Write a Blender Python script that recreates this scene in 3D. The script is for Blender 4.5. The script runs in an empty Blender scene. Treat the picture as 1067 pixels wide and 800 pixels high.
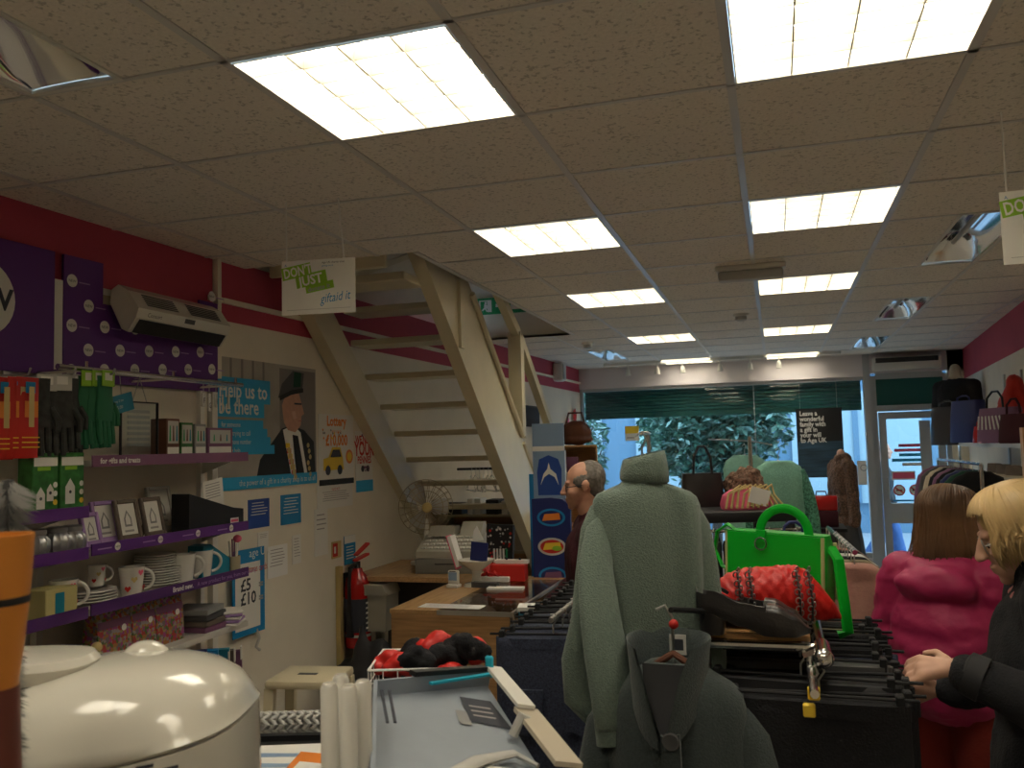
import bpy, bmesh, math, random
from math import sin, cos, pi, radians
from mathutils import Vector, Matrix, Euler, noise
import numpy as np
random.seed(7)
S = bpy.context.scene
COL = S.collection

# ---------------------------------------------------------------- camera, world, exposure
FPX, PITCH, YAW, ROLL = 896.7, 0.07325, 0.29460, -0.02702
EYE = Vector((0, 0, 1.72))
CEIL = 2.70
_cy, _sy, _cp, _sp = cos(YAW), sin(YAW), cos(PITCH), sin(PITCH)
FW = Vector((-_sy*_cp, _cy*_cp, _sp))
_r = Vector((_cy, _sy, 0)); _u = _r.cross(FW)
RT = _r*cos(ROLL) + _u*sin(ROLL)
UP = -_r*sin(ROLL) + _u*cos(ROLL)
cam_d = bpy.data.cameras.new('camera'); cam = bpy.data.objects.new('camera', cam_d); COL.objects.link(cam)
cam_d.sensor_width = 36; cam_d.sensor_fit = 'HORIZONTAL'; cam_d.lens = FPX/1067*36
cam_d.dof.use_dof = True; cam_d.dof.focus_distance = 3.6; cam_d.dof.aperture_fstop = 9
cam_d.clip_start = 0.05; cam_d.clip_end = 200
cam.matrix_world = Matrix(((RT.x, UP.x, -FW.x, EYE.x), (RT.y, UP.y, -FW.y, EYE.y), (RT.z, UP.z, -FW.z, EYE.z), (0, 0, 0, 1)))
S.camera = cam
PANEL = 6.5          # radiance of the ceiling light panels
SKY = 2.6           # daylight
S.view_settings.view_transform = 'Standard'
S.view_settings.look = 'None'
S.view_settings.gamma = 1
S.view_settings.use_curve_mapping = False
S.view_settings.exposure = 0.88
w = bpy.data.worlds.new('daylight'); S.world = w; w.use_nodes = True
w.node_tree.nodes['Background'].inputs[0].default_value = (0.50, 0.74, 0.95, 1)
w.node_tree.nodes['Background'].inputs[1].default_value = SKY
S.cycles.max_bounces = 8; S.cycles.diffuse_bounces = 5; S.cycles.transparent_max_bounces = 12
S.cycles.sample_clamp_indirect = 6

# the survey: pixel -> point of the room on a known plane
def ray(x, y): return FW + RT*((x-533.5)/FPX) - UP*((y-400)/FPX)
def at(x, y, d): return EYE + ray(x, y)*d
def onX(x, y, v): d = ray(x, y); return EYE + d*(v/d.x)
def onY(x, y, v): d = ray(x, y); return EYE + d*(v/d.y)
def onZ(x, y, v): d = ray(x, y); return EYE + d*((v-EYE.z)/d.z)
WK = 0.036
def wallx(y): return -2.70 + (y-2.4)*WK
def wl(x, y):
    d = ray(x, y); return EYE + d*((-2.70-2.4*WK)/(d.x-WK*d.y))
RZL = pi/2 - math.atan(WK)      # things on the left wall: local -Y looks into the room
ORD = 'first second third fourth fifth sixth seventh eighth ninth tenth eleventh twelfth thirteenth fourteenth fifteenth sixteenth'.split()

# ---------------------------------------------------------------- materials
def lin(c):
    if isinstance(c, str):
        c = [int(c[i:i+2], 16)/255 for i in (0, 2, 4)]
        c = [(x/12.92 if x <= .04045 else ((x+.055)/1.055)**2.4) for x in c]
    return (c[0], c[1], c[2], 1)
MATS = {}
def mat(name, col, rough=.6, metal=0, nz=0, ns=20, bump=0, bs=60, emit=0, trans=0, ior=1.45, coat=0, sheen=0, stretch=None, col2=None, alpha=1, spec=None):
    m = bpy.data.materials.new(name); m.use_nodes = True; nt = m.node_tree; b = nt.nodes['Principled BSDF']
    c = lin(col)
    b.inputs['Base Color'].default_value = c; b.inputs['Roughness'].default_value = rough; b.inputs['Metallic'].default_value = metal
    b.inputs['IOR'].default_value = ior
    if spec is not None: b.inputs['Specular IOR Level'].default_value = spec
    if coat: b.inputs['Coat Weight'].default_value = coat; b.inputs['Coat Roughness'].default_value = .08
    if sheen: b.inputs['Sheen Weight'].default_value = sheen; b.inputs['Sheen Roughness'].default_value = .5
    if trans: b.inputs['Transmission Weight'].default_value = trans
    if alpha < 1: b.inputs['Alpha'].default_value = alpha
    if emit:
        b.inputs['Emission Color'].default_value = c; b.inputs['Emission Strength'].default_value = emit
    tc = None
    def coords():
        t = nt.nodes.new('ShaderNodeTexCoord'); mp = nt.nodes.new('ShaderNodeMapping')
        if stretch: mp.inputs['Scale'].default_value = stretch
        nt.links.new(t.outputs['Object'], mp.inputs[0]); return mp.outputs[0]
    if nz:
        n = nt.nodes.new('ShaderNodeTexNoise'); n.inputs['Scale'].default_value = ns; n.inputs['Detail'].default_value = 4
        nt.links.new(coords(), n.inputs['Vector'])
        r = nt.nodes.new('ShaderNodeValToRGB'); r.color_ramp.elements[0].position = .3; r.color_ramp.elements[1].position = .7
        r.color_ramp.elements[0].color = [max(0, v*(1-nz)) for v in c[:3]] + [1]
        r.color_ramp.elements[1].color = lin(col2) if col2 else [min(1, v*(1+nz)) for v in c[:3]] + [1]
        nt.links.new(n.outputs[0], r.inputs[0]); nt.links.new(r.outputs[0], b.inputs['Base Color'])
    if bump:
        n = nt.nodes.new('ShaderNodeTexNoise'); n.inputs['Scale'].default_value = bs; n.inputs['Detail'].default_value = 3
        nt.links.new(coords(), n.inputs['Vector'])
        bp = nt.nodes.new('ShaderNodeBump'); bp.inputs['Strength'].default_value = bump; bp.inputs['Distance'].default_value = .01
        nt.links.new(n.outputs[0], bp.inputs['Height']); nt.links.new(bp.outputs[0], b.inputs['Normal'])
    MATS[name] = m; return m

mat('tile', (.78, .72, .64), .95, nz=.06, ns=90, bump=.3, bs=110)
_nt = MATS['tile'].node_tree      # fissured mineral tile: small dark pits
_b = _nt.nodes['Principled BSDF']; _src = _b.inputs['Base Color'].links[0].from_socket
_v = _nt.nodes.new('ShaderNodeTexNoise'); _v.inputs['Scale'].default_value = 75; _v.inputs['Detail'].default_value = 2
_t = _nt.nodes.new('ShaderNodeTexCoord'); _nt.links.new(_t.outputs['Object'], _v.inputs['Vector'])
_rr = _nt.nodes.new('ShaderNodeValToRGB'); _rr.color_ramp.elements[0].position = .34; _rr.color_ramp.elements[1].position = .42
_rr.color_ramp.elements[0].color = (.66, .66, .66, 1)
_mx = _nt.nodes.new('ShaderNodeMixRGB'); _mx.blend_type = 'MULTIPLY'; _mx.inputs[0].default_value = 1
_nt.links.new(_v.outputs[0], _rr.inputs[0]); _nt.links.new(_src, _mx.inputs[1]); _nt.links.new(_rr.outputs[0], _mx.inputs[2]); _nt.links.new(_mx.outputs[0], _b.inputs['Base Color'])

mat('tee', (.60, .58, .56), .30)
mat('wall_cream', (.74, .68, .57), .8, nz=.05, ns=3, bump=.08, bs=40)
mat('wall_pink', (.44, .055, .095), .7, nz=.05, ns=4)
mat('fascia', (.62, .58, .60), .6)
mat('floor_grey', (.46, .42, .37), .55, nz=.25, ns=30)
mat('cream_paint', (.62, .55, .38), .32, nz=.05, ns=5, bump=.05, bs=15)
mat('cream_dark', (.40, .34, .22), .5)
mat('white_plastic', (.72, .70, .64), .4)
mat('white_gloss', (.64, .61, .53), .16, coat=.5)
mat('white', (.8, .79, .77), .6)
mat('paper', (.74, .72, .68), .8)
mat('black', (.012, .012, .013), .5)
mat('black_plastic', (.010, .010, .011), .75)
mat('black_cloth', (.010, .010, .012), .95, bump=.4, bs=180)
mat('soft_black', (.02, .02, .022), .7)
mat('chrome', (.75, .74, .72), .18, 1)
mat('mirror', (.86, .88, .9), .10, 1)
mat('steel', (.5, .49, .47), .35, 1)
mat('purple', (.105, .022, .20), .55)
mat('purple_dark', (.075, .020, .135), .6)
mat('lilac', (.36, .22, .48), .7)
mat('blue', (.01, .22, .50), .55)
mat('blue_light', (.03, .36, .66), .55)
mat('navy', (.012, .02, .12), .5)
mat('royal', (.02, .07, .32), .5)
mat('teal_plastic', (.01, .20, .30), .45)
mat('red', (.55, .02, .015), .45)
mat('red_gloss', (.42, .012, .012), .22, coat=.3)
mat('orange', (.75, .22, .03), .5)
mat('yellow', (.80, .55, .04), .5)
mat('green_sign', (.02, .30, .10), .5)
mat('lime', (.26, .50, .03), .6)
mat('green_pack', (.03, .16, .03), .5, nz=.5, ns=25)
mat('dark_green', (.008, .06, .035), .8)
mat('grey', (.25, .25, .25), .6)
mat('grey_light', (.48, .47, .44), .55)
mat('grey_dark', (.07, .07, .07), .6)
mat('ink', (.04, .045, .06), .8)
mat('ink_soft', (.34, .32, .32), .8)
mat('wood', (.40, .22, .09), .35, nz=.22, ns=6, stretch=(1, 14, 14))
mat('wood_top', (.46, .27, .12), .25, nz=.18, ns=6, stretch=(14, 1, 14))
mat('wood_shelf', (.55, .30, .12), .35, nz=.2, ns=8, stretch=(1, 16, 16))
mat('skin', (.52, .27, .18), .5, nz=.08, ns=30)
mat('skin_pale', (.60, .35, .25), .5, nz=.08, ns=30)
mat('lip', (.42, .13, .10), .5)
mat('hair_grey', (.16, .14, .12), .7, nz=.4, ns=60)
mat('hair_brown', (.13, .065, .03), .45, nz=.45, ns=8)
mat('hair_blonde', (.56, .39, .18), .45, nz=.3, ns=8)
mat('eye_white', (.8, .8, .8), .2)
mat('iris', (.05, .04, .03), .2)
mat('jacket_pink', (.40, .02, .10), .55, bump=.15, bs=40)
mat('maroon', (.055, .008, .014), .95, bump=.3, bs=150)
mat('trouser_red', (.22, .02, .012), .85, bump=.2, bs=120)
mat('jumper', (.15, .20, .165), .95, nz=.12, ns=120, bump=.5, bs=220, sheen=.25)
mat('teal_knit', (.17, .36, .28), .9, nz=.12, ns=80, bump=.4, bs=160)
mat('teal_fluffy', (.07, .22, .15), .95, nz=.6, ns=70, bump=1, bs=90)
mat('teal_pale', (.25, .50, .42), .9, nz=.08, ns=60, bump=.2, bs=120)
mat('coat_grey', (.050, .065, .064), .95, nz=.15, ns=150, bump=.4, bs=240, sheen=.15)
mat('denim', (.035, .042, .072), .9, nz=.4, ns=140, bump=.35, bs=260)
mat('denim_light', (.05, .06, .09), .9, nz=.4, ns=140, bump=.35, bs=260)
mat('khaki', (.22, .18, .11), .9, bump=.2, bs=160)
mat('brown_grey', (.14, .11, .09), .9)
mat('blush', (.42, .22, .18), .85, nz=.06, ns=60, bump=.2, bs=120)
mat('green_bag', (.0, .40, .02), .38, bump=.1, bs=200)
mat('green_piping', (.42, .44, .20), .5)
mat('red_bag', (.55, .015, .012), .42, bump=.15, bs=120)
mat('leather_black', (.030, .027, .026), .30, bump=.1, bs=150)
mat('leather_brown', (.12, .04, .02), .4)
mat('fur_brown', (.15, .085, .055), .9, nz=.6, ns=60, bump=1, bs=80)
mat('shutter', (.012, .10, .09), .45)
mat('frame_alu', (.42, .44, .46), .4, .3)
mat('glass', (1, 1, 1), .0)
_nt = MATS['glass'].node_tree; _nt.nodes.remove(_nt.nodes['Principled BSDF'])      # clear pane: lets daylight through, mirrors at grazing angles
_tr = _nt.nodes.new('ShaderNodeBsdfTransparent'); _tr.inputs[0].default_value = (.93, .96, .97, 1); _gl = _nt.nodes.new('ShaderNodeBsdfGlossy'); _gl.inputs['Roughness'].default_value = .01
_lw = _nt.nodes.new('ShaderNodeLayerWeight'); _lw.inputs[0].default_value = .5; _pw = _nt.nodes.new('ShaderNodeMath'); _pw.operation = 'POWER'; _pw.inputs[1].default_value = 5; _fr = _nt.nodes.new('ShaderNodeMath'); _fr.operation = 'MULTIPLY_ADD'; _fr.inputs[1].default_value = .9; _fr.inputs[2].default_value = .045
_nt.links.new(_lw.outputs['Facing'], _pw.inputs[0]); _nt.links.new(_pw.outputs[0], _fr.inputs[0]); _ms = _nt.nodes.new('ShaderNodeMixShader')
_nt.links.new(_fr.outputs[0], _ms.inputs[0]); _nt.links.new(_tr.outputs[0], _ms.inputs[1]); _nt.links.new(_gl.outputs[0], _ms.inputs[2]); _nt.links.new(_ms.outputs[0], _nt.nodes['Material Output'].inputs[0])
mat('leaf', (.05, .13, .09), .4, nz=.4, ns=8)
mat('leaf_light', (.20, .34, .30), .4, nz=.4, ns=8)
mat('bark', (.06, .045, .035), .9, bump=.5, bs=30)
mat('street', (.26, .30, .34), .8, nz=.1, ns=6)
mat('shop_blue', (.09, .18, .27), .5)
mat('shop_pale', (.27, .38, .44), .6)
mat('shop_dark', (.05, .09, .16), .4)
mat('pink_card', (.75, .12, .22), .6)
mat('plum', (.20, .08, .16), .6)
mat('china', (.72, .70, .66), .2, coat=.3)
mat('cardboard', (.50, .44, .34), .85)
mat('grey_blue', (.27, .31, .36), .42, nz=.08, ns=8)
mat('cyan_tape', (.02, .42, .60), .4)
mat('orange_pot', (.55, .20, .03), .4, nz=.15, ns=5)
mat('brown_pot', (.12, .03, .02), .5)
mat('fluff', (.20, .20, .19), .95)
mat('fluff_light', (.45, .45, .43), .95)
mat('khaki_box', (.46, .40, .17), .6)
mat('till_grey', (.36, .34, .28), .5)
mat('till_dark', (.20, .20, .18), .5)
mat('lcd', (.25, .36, .52), .3)
mat('straw', (.55, .42, .18), .8)
mat('panel_light', (1.0, .93, .78), .5, emit=PANEL)
mat('flowers', (.30, .20, .25), .6)
_nt = MATS['flowers'].node_tree; _b = _nt.nodes['Principled BSDF']
_v = _nt.nodes.new('ShaderNodeTexVoronoi'); _v.inputs['Scale'].default_value = 85
_t = _nt.nodes.new('ShaderNodeTexCoord'); _nt.links.new(_t.outputs['Object'], _v.inputs['Vector'])
_s = _nt.nodes.new('ShaderNodeSeparateColor'); _nt.links.new(_v.outputs['Color'], _s.inputs[0])
_rr = _nt.nodes.new('ShaderNodeValToRGB'); _nt.links.new(_s.outputs[0], _rr.inputs[0]); _nt.links.new(_rr.outputs[0], _b.inputs['Base Color'])
_cr = _rr.color_ramp; _cr.interpolation = 'CONSTANT'
for _p, _c in ((0, (.36, .04, .04, 1)), (.16, (.28, .25, .25, 1)), (.32, (.34, .15, .04, 1)), (.48, (.08, .14, .04, 1)), (.62, (.30, .06, .22, 1)), (.76, (.16, .13, .15, 1)), (.88, (.30, .26, .10, 1))):
    if _p == 0: _cr.elements[0].color = _c
    else:
        e = _cr.elements.new(_p); e.color = _c
_cr.elements.remove(_cr.elements[-1])

# ---------------------------------------------------------------- geometry helpers
def frame(z, ref=None):
    z = Vector(z).normalized()
    ref = Vector(ref) if ref is not None else (Vector((0, 0, 1)) if abs(z.z) < .95 else Vector((0, 1, 0)))
    x = ref.cross(z).normalized(); return x, z.cross(x)

class MB:
    def __init__(s): s.v = []; s.f = []; s.mi = []; s.mats = []; s.M = None
    def m(s, name):
        if name not in s.mats: s.mats.append(name)
        return s.mats.index(name)
    def add(s, vs, fs, m, M=None):
        o = len(s.v); k = s.m(m)
        for p in vs:
            p = Vector(p)
            if M is not None: p = M @ p
            if s.M is not None: p = s.M @ p
            s.v.append(p)
        for f in fs: s.f.append([i+o for i in f]); s.mi.append(k)
        return s
    def box(s, x0, x1, y0, y1, z0, z1, m, M=None):
        vs = [(x, y, z) for x in (x0, x1) for y in (y0, y1) for z in (z0, z1)]
        return s.add(vs, [(0, 1, 3, 2), (4, 6, 7, 5), (0, 4, 5, 1), (2, 3, 7, 6), (0, 2, 6, 4), (1, 5, 7, 3)], m, M)
    def rbox(s, x0, x1, y0, y1, z0, z1, m, r=.01, n=2, M=None):
        bm = bmesh.new(); bmesh.ops.create_cube(bm, size=1)
        for v in bm.verts: v.co = Vector(((x0+x1)/2+v.co.x*(x1-x0), (y0+y1)/2+v.co.y*(y1-y0), (z0+z1)/2+v.co.z*(z1-z0)))
        bmesh.ops.bevel(bm, geom=bm.edges[:], offset=r, segments=n, profile=.5, affect='EDGES')
        bm.verts.index_update()
        s.add([v.co.copy() for v in bm.verts], [[v.index for v in f.verts] for f in bm.faces], m, M); bm.free(); return s
    def quad(s, a, b, c, d, m): return s.add([a, b, c, d], [(0, 1, 2, 3)], m)
    def rect(s, x0, z0, x1, z1, y, m): return s.add([(x0, y, z0), (x1, y, z0), (x1, y, z1), (x0, y, z1)], [(0, 1, 2, 3)], m)
    def poly(s, pts, y, m): return s.add([(p[0], y, p[1]) for p in pts], [tuple(range(len(pts)))], m)
    def disc(s, cx, cz, r, y, m, n=24, rz=None): return s.poly([(cx+r*cos(a*2*pi/n), cz+(rz or r)*sin(a*2*pi/n)) for a in range(n)], y, m)
    def prism(s, pts, d0, d1, m, axis='x', M=None):     # pts in the plane across the axis: x:(y,z) y:(x,z) z:(x,y)
        n = len(pts)
        def P(p, d): return (d, p[0], p[1]) if axis == 'x' else ((p[0], d, p[1]) if axis == 'y' else (p[0], p[1], d))
        vs = [P(p, d0) for p in pts] + [P(p, d1) for p in pts]
        fs = [tuple(range(n)), tuple(range(2*n-1, n-1, -1))] + [(i, i+n, (i+1) % n+n, (i+1) % n) for i in range(n)]
        return s.add(vs, fs, m, M)
    def loft(s, rings, m, cap=True, closed=True):
        n = len(rings[0]); vs = [p for r in rings for p in r]; fs = []
        for i in range(len(rings)-1):
            for j in range(n if closed else n-1):
                a = i*n+j; b = i*n+(j+1) % n; fs.append((a, b, b+n, a+n))
        if cap and closed: fs.append(tuple(range(n-1, -1, -1))); fs.append(tuple(range((len(rings)-1)*n, len(rings)*n)))
        return s.add(vs, fs, m)
    def tube(s, pts, r, m, n=8, flat=1.0, ref=None, cap=True):
        pts = [Vector(p) for p in pts]; rs = r if isinstance(r, (list, tuple)) else [r]*len(pts)
        rings = []; x = None
        for i, p in enumerate(pts):
            t = (pts[min(i+1, len(pts)-1)]-pts[max(i-1, 0)])
            if t.length < 1e-9: t = Vector((0, 0, 1))
            t.normalize()
            if x is None: x, y = frame(t, ref)
            else:
                x = (x - t*x.dot(t))
                x = x.normalized() if x.length > 1e-6 else frame(t)[0]
                y = t.cross(x)
            rings.append([p + x*(rs[i]*cos(a*2*pi/n)) + y*(rs[i]*flat*sin(a*2*pi/n)) for a in range(n)])
        return s.loft(rings, m, cap)
    def bar(s, p0, p1, w, h, m, ref=(0, 0, 1)):
        p0 = Vector(p0); p1 = Vector(p1); x, y = frame(p1-p0, ref)
        rings = [[p + x*(a*w/2) + y*(b*h/2) for a, b in ((-1, -1), (1, -1), (1, 1), (-1, 1))] for p in (p0, p1)]
        return s.loft(rings, m)
    def lathe(s, prof, c, m, n=24, axis='z', M=None):      # prof: (radius, height)
        rings = []
        for r, h in prof:
            ring = []
            for a in range(n):
                q = a*2*pi/n
                if axis == 'z': p = (c[0]+r*cos(q), c[1]+r*sin(q), c[2]+h)
                elif axis == 'y': p = (c[0]+r*cos(q), c[1]+h, c[2]+r*sin(q))
                else: p = (c[0]+h, c[1]+r*cos(q), c[2]+r*sin(q))
                ring.append(Vector(p) if M is None else M @ Vector(p))
            rings.append(ring)
        return s.loft(rings, m)
    def ball(s, c, r, m, n=12, k=8, M=None):
        r = r if isinstance(r, (tuple, list)) else (r, r, r)
        rings = []
        for i in range(k+1):
            t = pi*(i/k); t = min(max(t, .02), pi-.02)
            ring = [Vector((c[0]+r[0]*sin(t)*cos(a*2*pi/n), c[1]+r[1]*sin(t)*sin(a*2*pi/n), c[2]-r[2]*cos(t))) for a in range(n)]
            rings.append(ring if M is None else [M @ p for p in ring])
        return s.loft(rings, m)
    def text(s, body, size, x, z, y, m, align='LEFT', bold=0, sx=1, rot=0, shear=0, line=1.0):
        cu = bpy.data.curves.new('t', 'FONT'); cu.body = body; cu.size = size; cu.align_x = align; cu.offset = bold; cu.shear = shear
        cu.resolution_u = 2; cu.space_line = line
        o = bpy.data.objects.new('t', cu); COL.objects.link(o)
        me = bpy.data.meshes.new_from_object(o.evaluated_get(bpy.context.evaluated_depsgraph_get()))
        M = Matrix.Translation((x, y, z)) @ Matrix.Rotation(rot, 4, 'Y') @ Matrix(((sx, 0, 0, 0), (0, 0, -1, 0), (0, 1, 0, 0), (0, 0, 0, 1)))
        s.add([v.co for v in me.vertices], [list(p.vertices) for p in me.polygons], m, M)
        bpy.data.objects.remove(o); bpy.data.curves.remove(cu); bpy.data.meshes.remove(me); return s
    def obj(s, name, parent=None, loc=None, rz=0, rot=None, flat=False, ang=35, label=None):
        me = bpy.data.meshes.new(name); me.from_pydata([tuple(p) for p in s.v], [], s.f)
        for k in s.mats: me.materials.append(MATS[k])
        me.polygons.foreach_set('material_index', s.mi)
        bm = bmesh.new(); bm.from_mesh(me); bmesh.ops.recalc_face_normals(bm, faces=bm.faces[:]) if not flat else None
        bm.to_mesh(me); bm.free()
        if not flat:
            me.polygons.foreach_set('use_smooth', [True]*len(me.polygons)); me.set_sharp_from_angle(angle=radians(ang))
        return link(name, me, parent, loc, rz, rot, label)

def link(name, me, parent=None, loc=None, rz=0, rot=None, label=None):
    o = bpy.data.objects.new(name, me); COL.objects.link(o)
    if parent: o.parent = parent
    if loc is not None: o.location = loc
    o.rotation_euler = rot if rot is not None else (0, 0, rz)
    if label: o['label'] = label
    return o
def tag(o, label, cat, group=None, kind=None):
    if label: o['label'] = label
    if cat: o['category'] = cat
    if group: o['group'] = group
    if kind: o['kind'] = kind
    return o
def struct(o): o['kind'] = 'structure'; return o
def T(name, label, cat, loc=(0, 0, 0), rz=0, group=None, rot=None):
    o = bpy.data.objects.new(name, None); COL.objects.link(o); o.location = loc; o.rotation_euler = rot if rot else (0, 0, rz); o.empty_display_size = .1
    return tag(o, label, cat, group)
KIDS = {}
def dup(root, loc, rz=None, label=None, group=None, rot=None):
    def cp(o, par):
        c = o.copy(); COL.objects.link(c)
        if par: c.parent = par
        for ch in [q for q in COL.objects if q.parent == o and q != c]: cp(ch, c)
        return c
    r = cp(root, None); r.location = loc
    if rz is not None: r.rotation_euler = (0, 0, rz)
    if rot is not None: r.rotation_euler = rot
    if label: r['label'] = label
    if group: r['group'] = group
    return r

def blob(name, prims, m, voxel=.008, it=4, parent=None, fold=0, fs=(12, 12, 6), seed=0, label=None, extra=None, colour=None):
    """one continuous surface grown round ellipsoids ('e', centre, radii[, euler]) and tapering capsules ('c', p0, p1, r0, r1)"""
    b = MB()
    for p in prims:
        if p[0] == 'e':
            M = Matrix.Translation(p[1]) @ (Euler(p[3]).to_matrix().to_4x4() if len(p) > 3 else Matrix())
            b.ball((0, 0, 0), p[2], m, 20, 14, M)
        else:
            a, c = Vector(p[1]), Vector(p[2]); d = c-a; L = max(d.length, 1e-6); t = d/L; x, y = frame(t); rings = []
            N = 16
            def ring(o, r): rings.append([o + x*(r*cos(q*2*pi/N)) + y*(r*sin(q*2*pi/N)) for q in range(N)])
            for q in (.05, .35, .7, 1.1): ring(a - t*(p[3]*cos(q)), p[3]*sin(q))
            for q in range(7): ring(a + d*(q/6), p[3]+(p[4]-p[3])*q/6)
            for q in (1.1, .7, .35, .05): ring(c + t*(p[4]*cos(q)), p[4]*sin(q))
            b.loft(rings, m)
    o = b.obj(name)
    md = o.modifiers.new('r', 'REMESH'); md.mode = 'VOXEL'; md.voxel_size = voxel; md.use_smooth_shade = True
    if it:
        sm = o.modifiers.new('s', 'SMOOTH'); sm.factor = .5; sm.iterations = it
    dg = bpy.context.evaluated_depsgraph_get(); dg.update()
    me = bpy.data.meshes.new_from_object(o.evaluated_get(dg)); old = o.data
    bpy.data.objects.remove(o); bpy.data.meshes.remove(old)
    me.materials.clear(); me.materials.append(MATS[m])
    if fold:
        for v in me.vertices:
            q = Vector((v.co.x*fs[0]+seed*7, v.co.y*fs[1], v.co.z*fs[2]))
            v.co += v.normal*(fold*(noise.noise(q)+.5*abs(noise.noise(q*2.1))))
    if colour:                                            # (function of the local position) -> another material
        for k in colour[1]: me.materials.append(MATS[k])
        for p in me.polygons: p.material_index = colour[0](p.center)
    me.polygons.foreach_set('use_smooth', [True]*len(me.polygons))
    return link(name, me, parent, label=label)
def sup(cx, cy, rx, ry, z, n=32, e=2.6, fa=0, fk=7, ph=0):
    """a folded, slightly squared ring of cloth"""
    out = []
    for i in range(n):
        a = 2*pi*i/n; c, s_ = cos(a), sin(a)
        x = rx*math.copysign(abs(c)**(2/e), c); y = ry*math.copysign(abs(s_)**(2/e), s_)
        y += fa*sin(fk*a+ph) + fa*.5*sin(fk*1.7*a+ph*2.3+z*6)
        out.append(Vector((cx+x, cy+y, z)))
    return out
def subtract(rects, h):
    out = []
    for x0, x1, y0, y1 in rects:
        a0, a1, b0, b1 = max(x0, h[0]), min(x1, h[1]), max(y0, h[2]), min(y1, h[3])
        if a0 >= a1-1e-6 or b0 >= b1-1e-6: out.append((x0, x1, y0, y1)); continue
        if y0 < b0-1e-6: out.append((x0, x1, y0, b0))
        if b1 < y1-1e-6: out.append((x0, x1, b1, y1))
        if x0 < a0-1e-6: out.append((x0, a0, b0, b1))
        if a1 < x1-1e-6: out.append((a1, x1, b0, b1))
    return out
# ---------------------------------------------------------------- the setting
YF, YB = 10.95, -1.2
GX, GY, G = -1.271, 2.388, .6
def RX(y): return 1.80 + max(0, y-7.1)*.078
lights = [(0, -1), (2, -1), (0, 2), (2, 2), (0, 5), (2, 5), (0, 9), (2, 9), (0, 13), (2, 13), (0, -4), (2, -4)]
fixt = [(.829, 4.188), (.829, 6.588), (.829, 8.988), (-1.871, .588), (-1.871, 8.788)]
WELL = (-2.9, -1.66, 3.90, 7.40)
YC = 10.93   # the tile field stops at the shop front
holes = [WELL] + [(GX+c*G, GX+c*G+G, GY+r*G, min(GY+r*G+G, YC)) for c, r in lights] + [(x, x+.3, y, y+1.2) for x, y in fixt]
rects = [(-2.83, 2.2, YB, YC)]
for h in holes: rects = subtract(rects, h)
b = MB()
for x0, x1, y0, y1 in rects: b.box(x0, x1, y0, y1, CEIL, CEIL+.02, 'tile')
struct(b.obj('ceiling', flat=True))
b = MB()
strips = [(GX+k*G-.012, GX+k*G+.012, YB, YC) for k in range(-3, 7)] + [(-2.83, 2.2, GY+k*G-.008, GY+k*G+.008) for k in range(-6, 15)]
for st in strips:
    rs = [st]
    for h in holes: rs = subtract(rs, (h[0]+.013, h[1]-.013, h[2]+.013, h[3]-.013) if h is not WELL else h)
    for x0, x1, y0, y1 in rs: b.box(x0, x1, y0, y1, CEIL-.004, CEIL, 'tee')
b.box(WELL[1]-.02, WELL[1]+.01, WELL[2], WELL[3], CEIL-.006, CEIL+.02, 'tee')
struct(b.obj('trim_1', flat=True))
b = MB(); b.box(-2.9, 2.4, YB-.1, YF+.1, -.05, 0, 'floor_grey'); struct(b.obj('floor', flat=True))

# left wall: cream below, painted pink band above
b = MB()
xa, xb = wallx(YB), wallx(YF)
PB = 2.40
def lw(y, z, o=0): return (wallx(y)+o, y, z)
b.prism([(xa-.1, YB), (xa, YB), (xb, YF), (xb-.1, YF)], 0, PB, 'wall_cream', 'z')
b.prism([(xa-.1, YB), (xa, YB), (xb, YF), (xb-.1, YF)], PB, 2.72, 'wall_pink', 'z')
struct(b.obj('wall_left', flat=True))
b = MB()
b.prism([(wallx(2.0), 2.0), (wallx(2.0)+.03, 2.0), (wallx(3.66)+.03, 3.66), (wallx(3.66), 3.66)], 2.36, 2.4, 'cream_dark', 'z')
b.bar(lw(3.60, 2.50, .01), lw(3.9, 2.50, .01), .015, .025, 'wall_cream')
b.bar(lw(3.70, 2.50, .012), lw(10.9, 2.52, .012), .02, .025, 'wall_cream')
b.box(wallx(3.66), wallx(3.66)+.03, 3.64, 3.67, 2.1, 2.7, 'wall_cream')
struct(b.obj('trim_2', flat=True))
# right wall
b = MB()
for z0, z1, m in ((0, 2.36, 'wall_cream'), (2.36, 2.72, 'wall_pink')):
    b.prism([(RX(YB), YB), (RX(7.1), 7.1), (RX(YF), YF), (RX(YF)+.1, YF), (RX(7.1)+.1, 7.1), (RX(YB)+.1, YB)], z0, z1, m, 'z')
struct(b.obj('wall_right', flat=True))
b = MB(); b.box(-2.95, 1.9, YB-.1, YB, 0, 2.72, 'wall_cream'); struct(b.obj('wall_back', flat=True))
# stair well above the ceiling
b = MB()
b.box(-2.72, -2.70, 3.88, 7.42, 2.72, 4.2, 'wall_cream'); b.box(WELL[1], WELL[1]+.03, 3.88, 7.42, 2.72, 4.2, 'wall_cream')
b.box(-2.72, WELL[1]+.03, 7.40, 7.43, 2.70, 4.2, 'wall_cream'); b.box(-2.72, WELL[1]+.03, 3.86, 3.89, 2.72, 4.2, 'wall_cream')
b.box(-2.72, WELL[1]+.03, 3.86, 7.43, 4.2, 4.23, 'wall_cream')
b.prism([(5.2, 2.73), (7.39, 2.73), (7.39, 3.1)], -2.69, -1.7, 'cream_dark', 'x') if False else None
struct(b.obj('wall_stairwell', flat=True))
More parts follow.
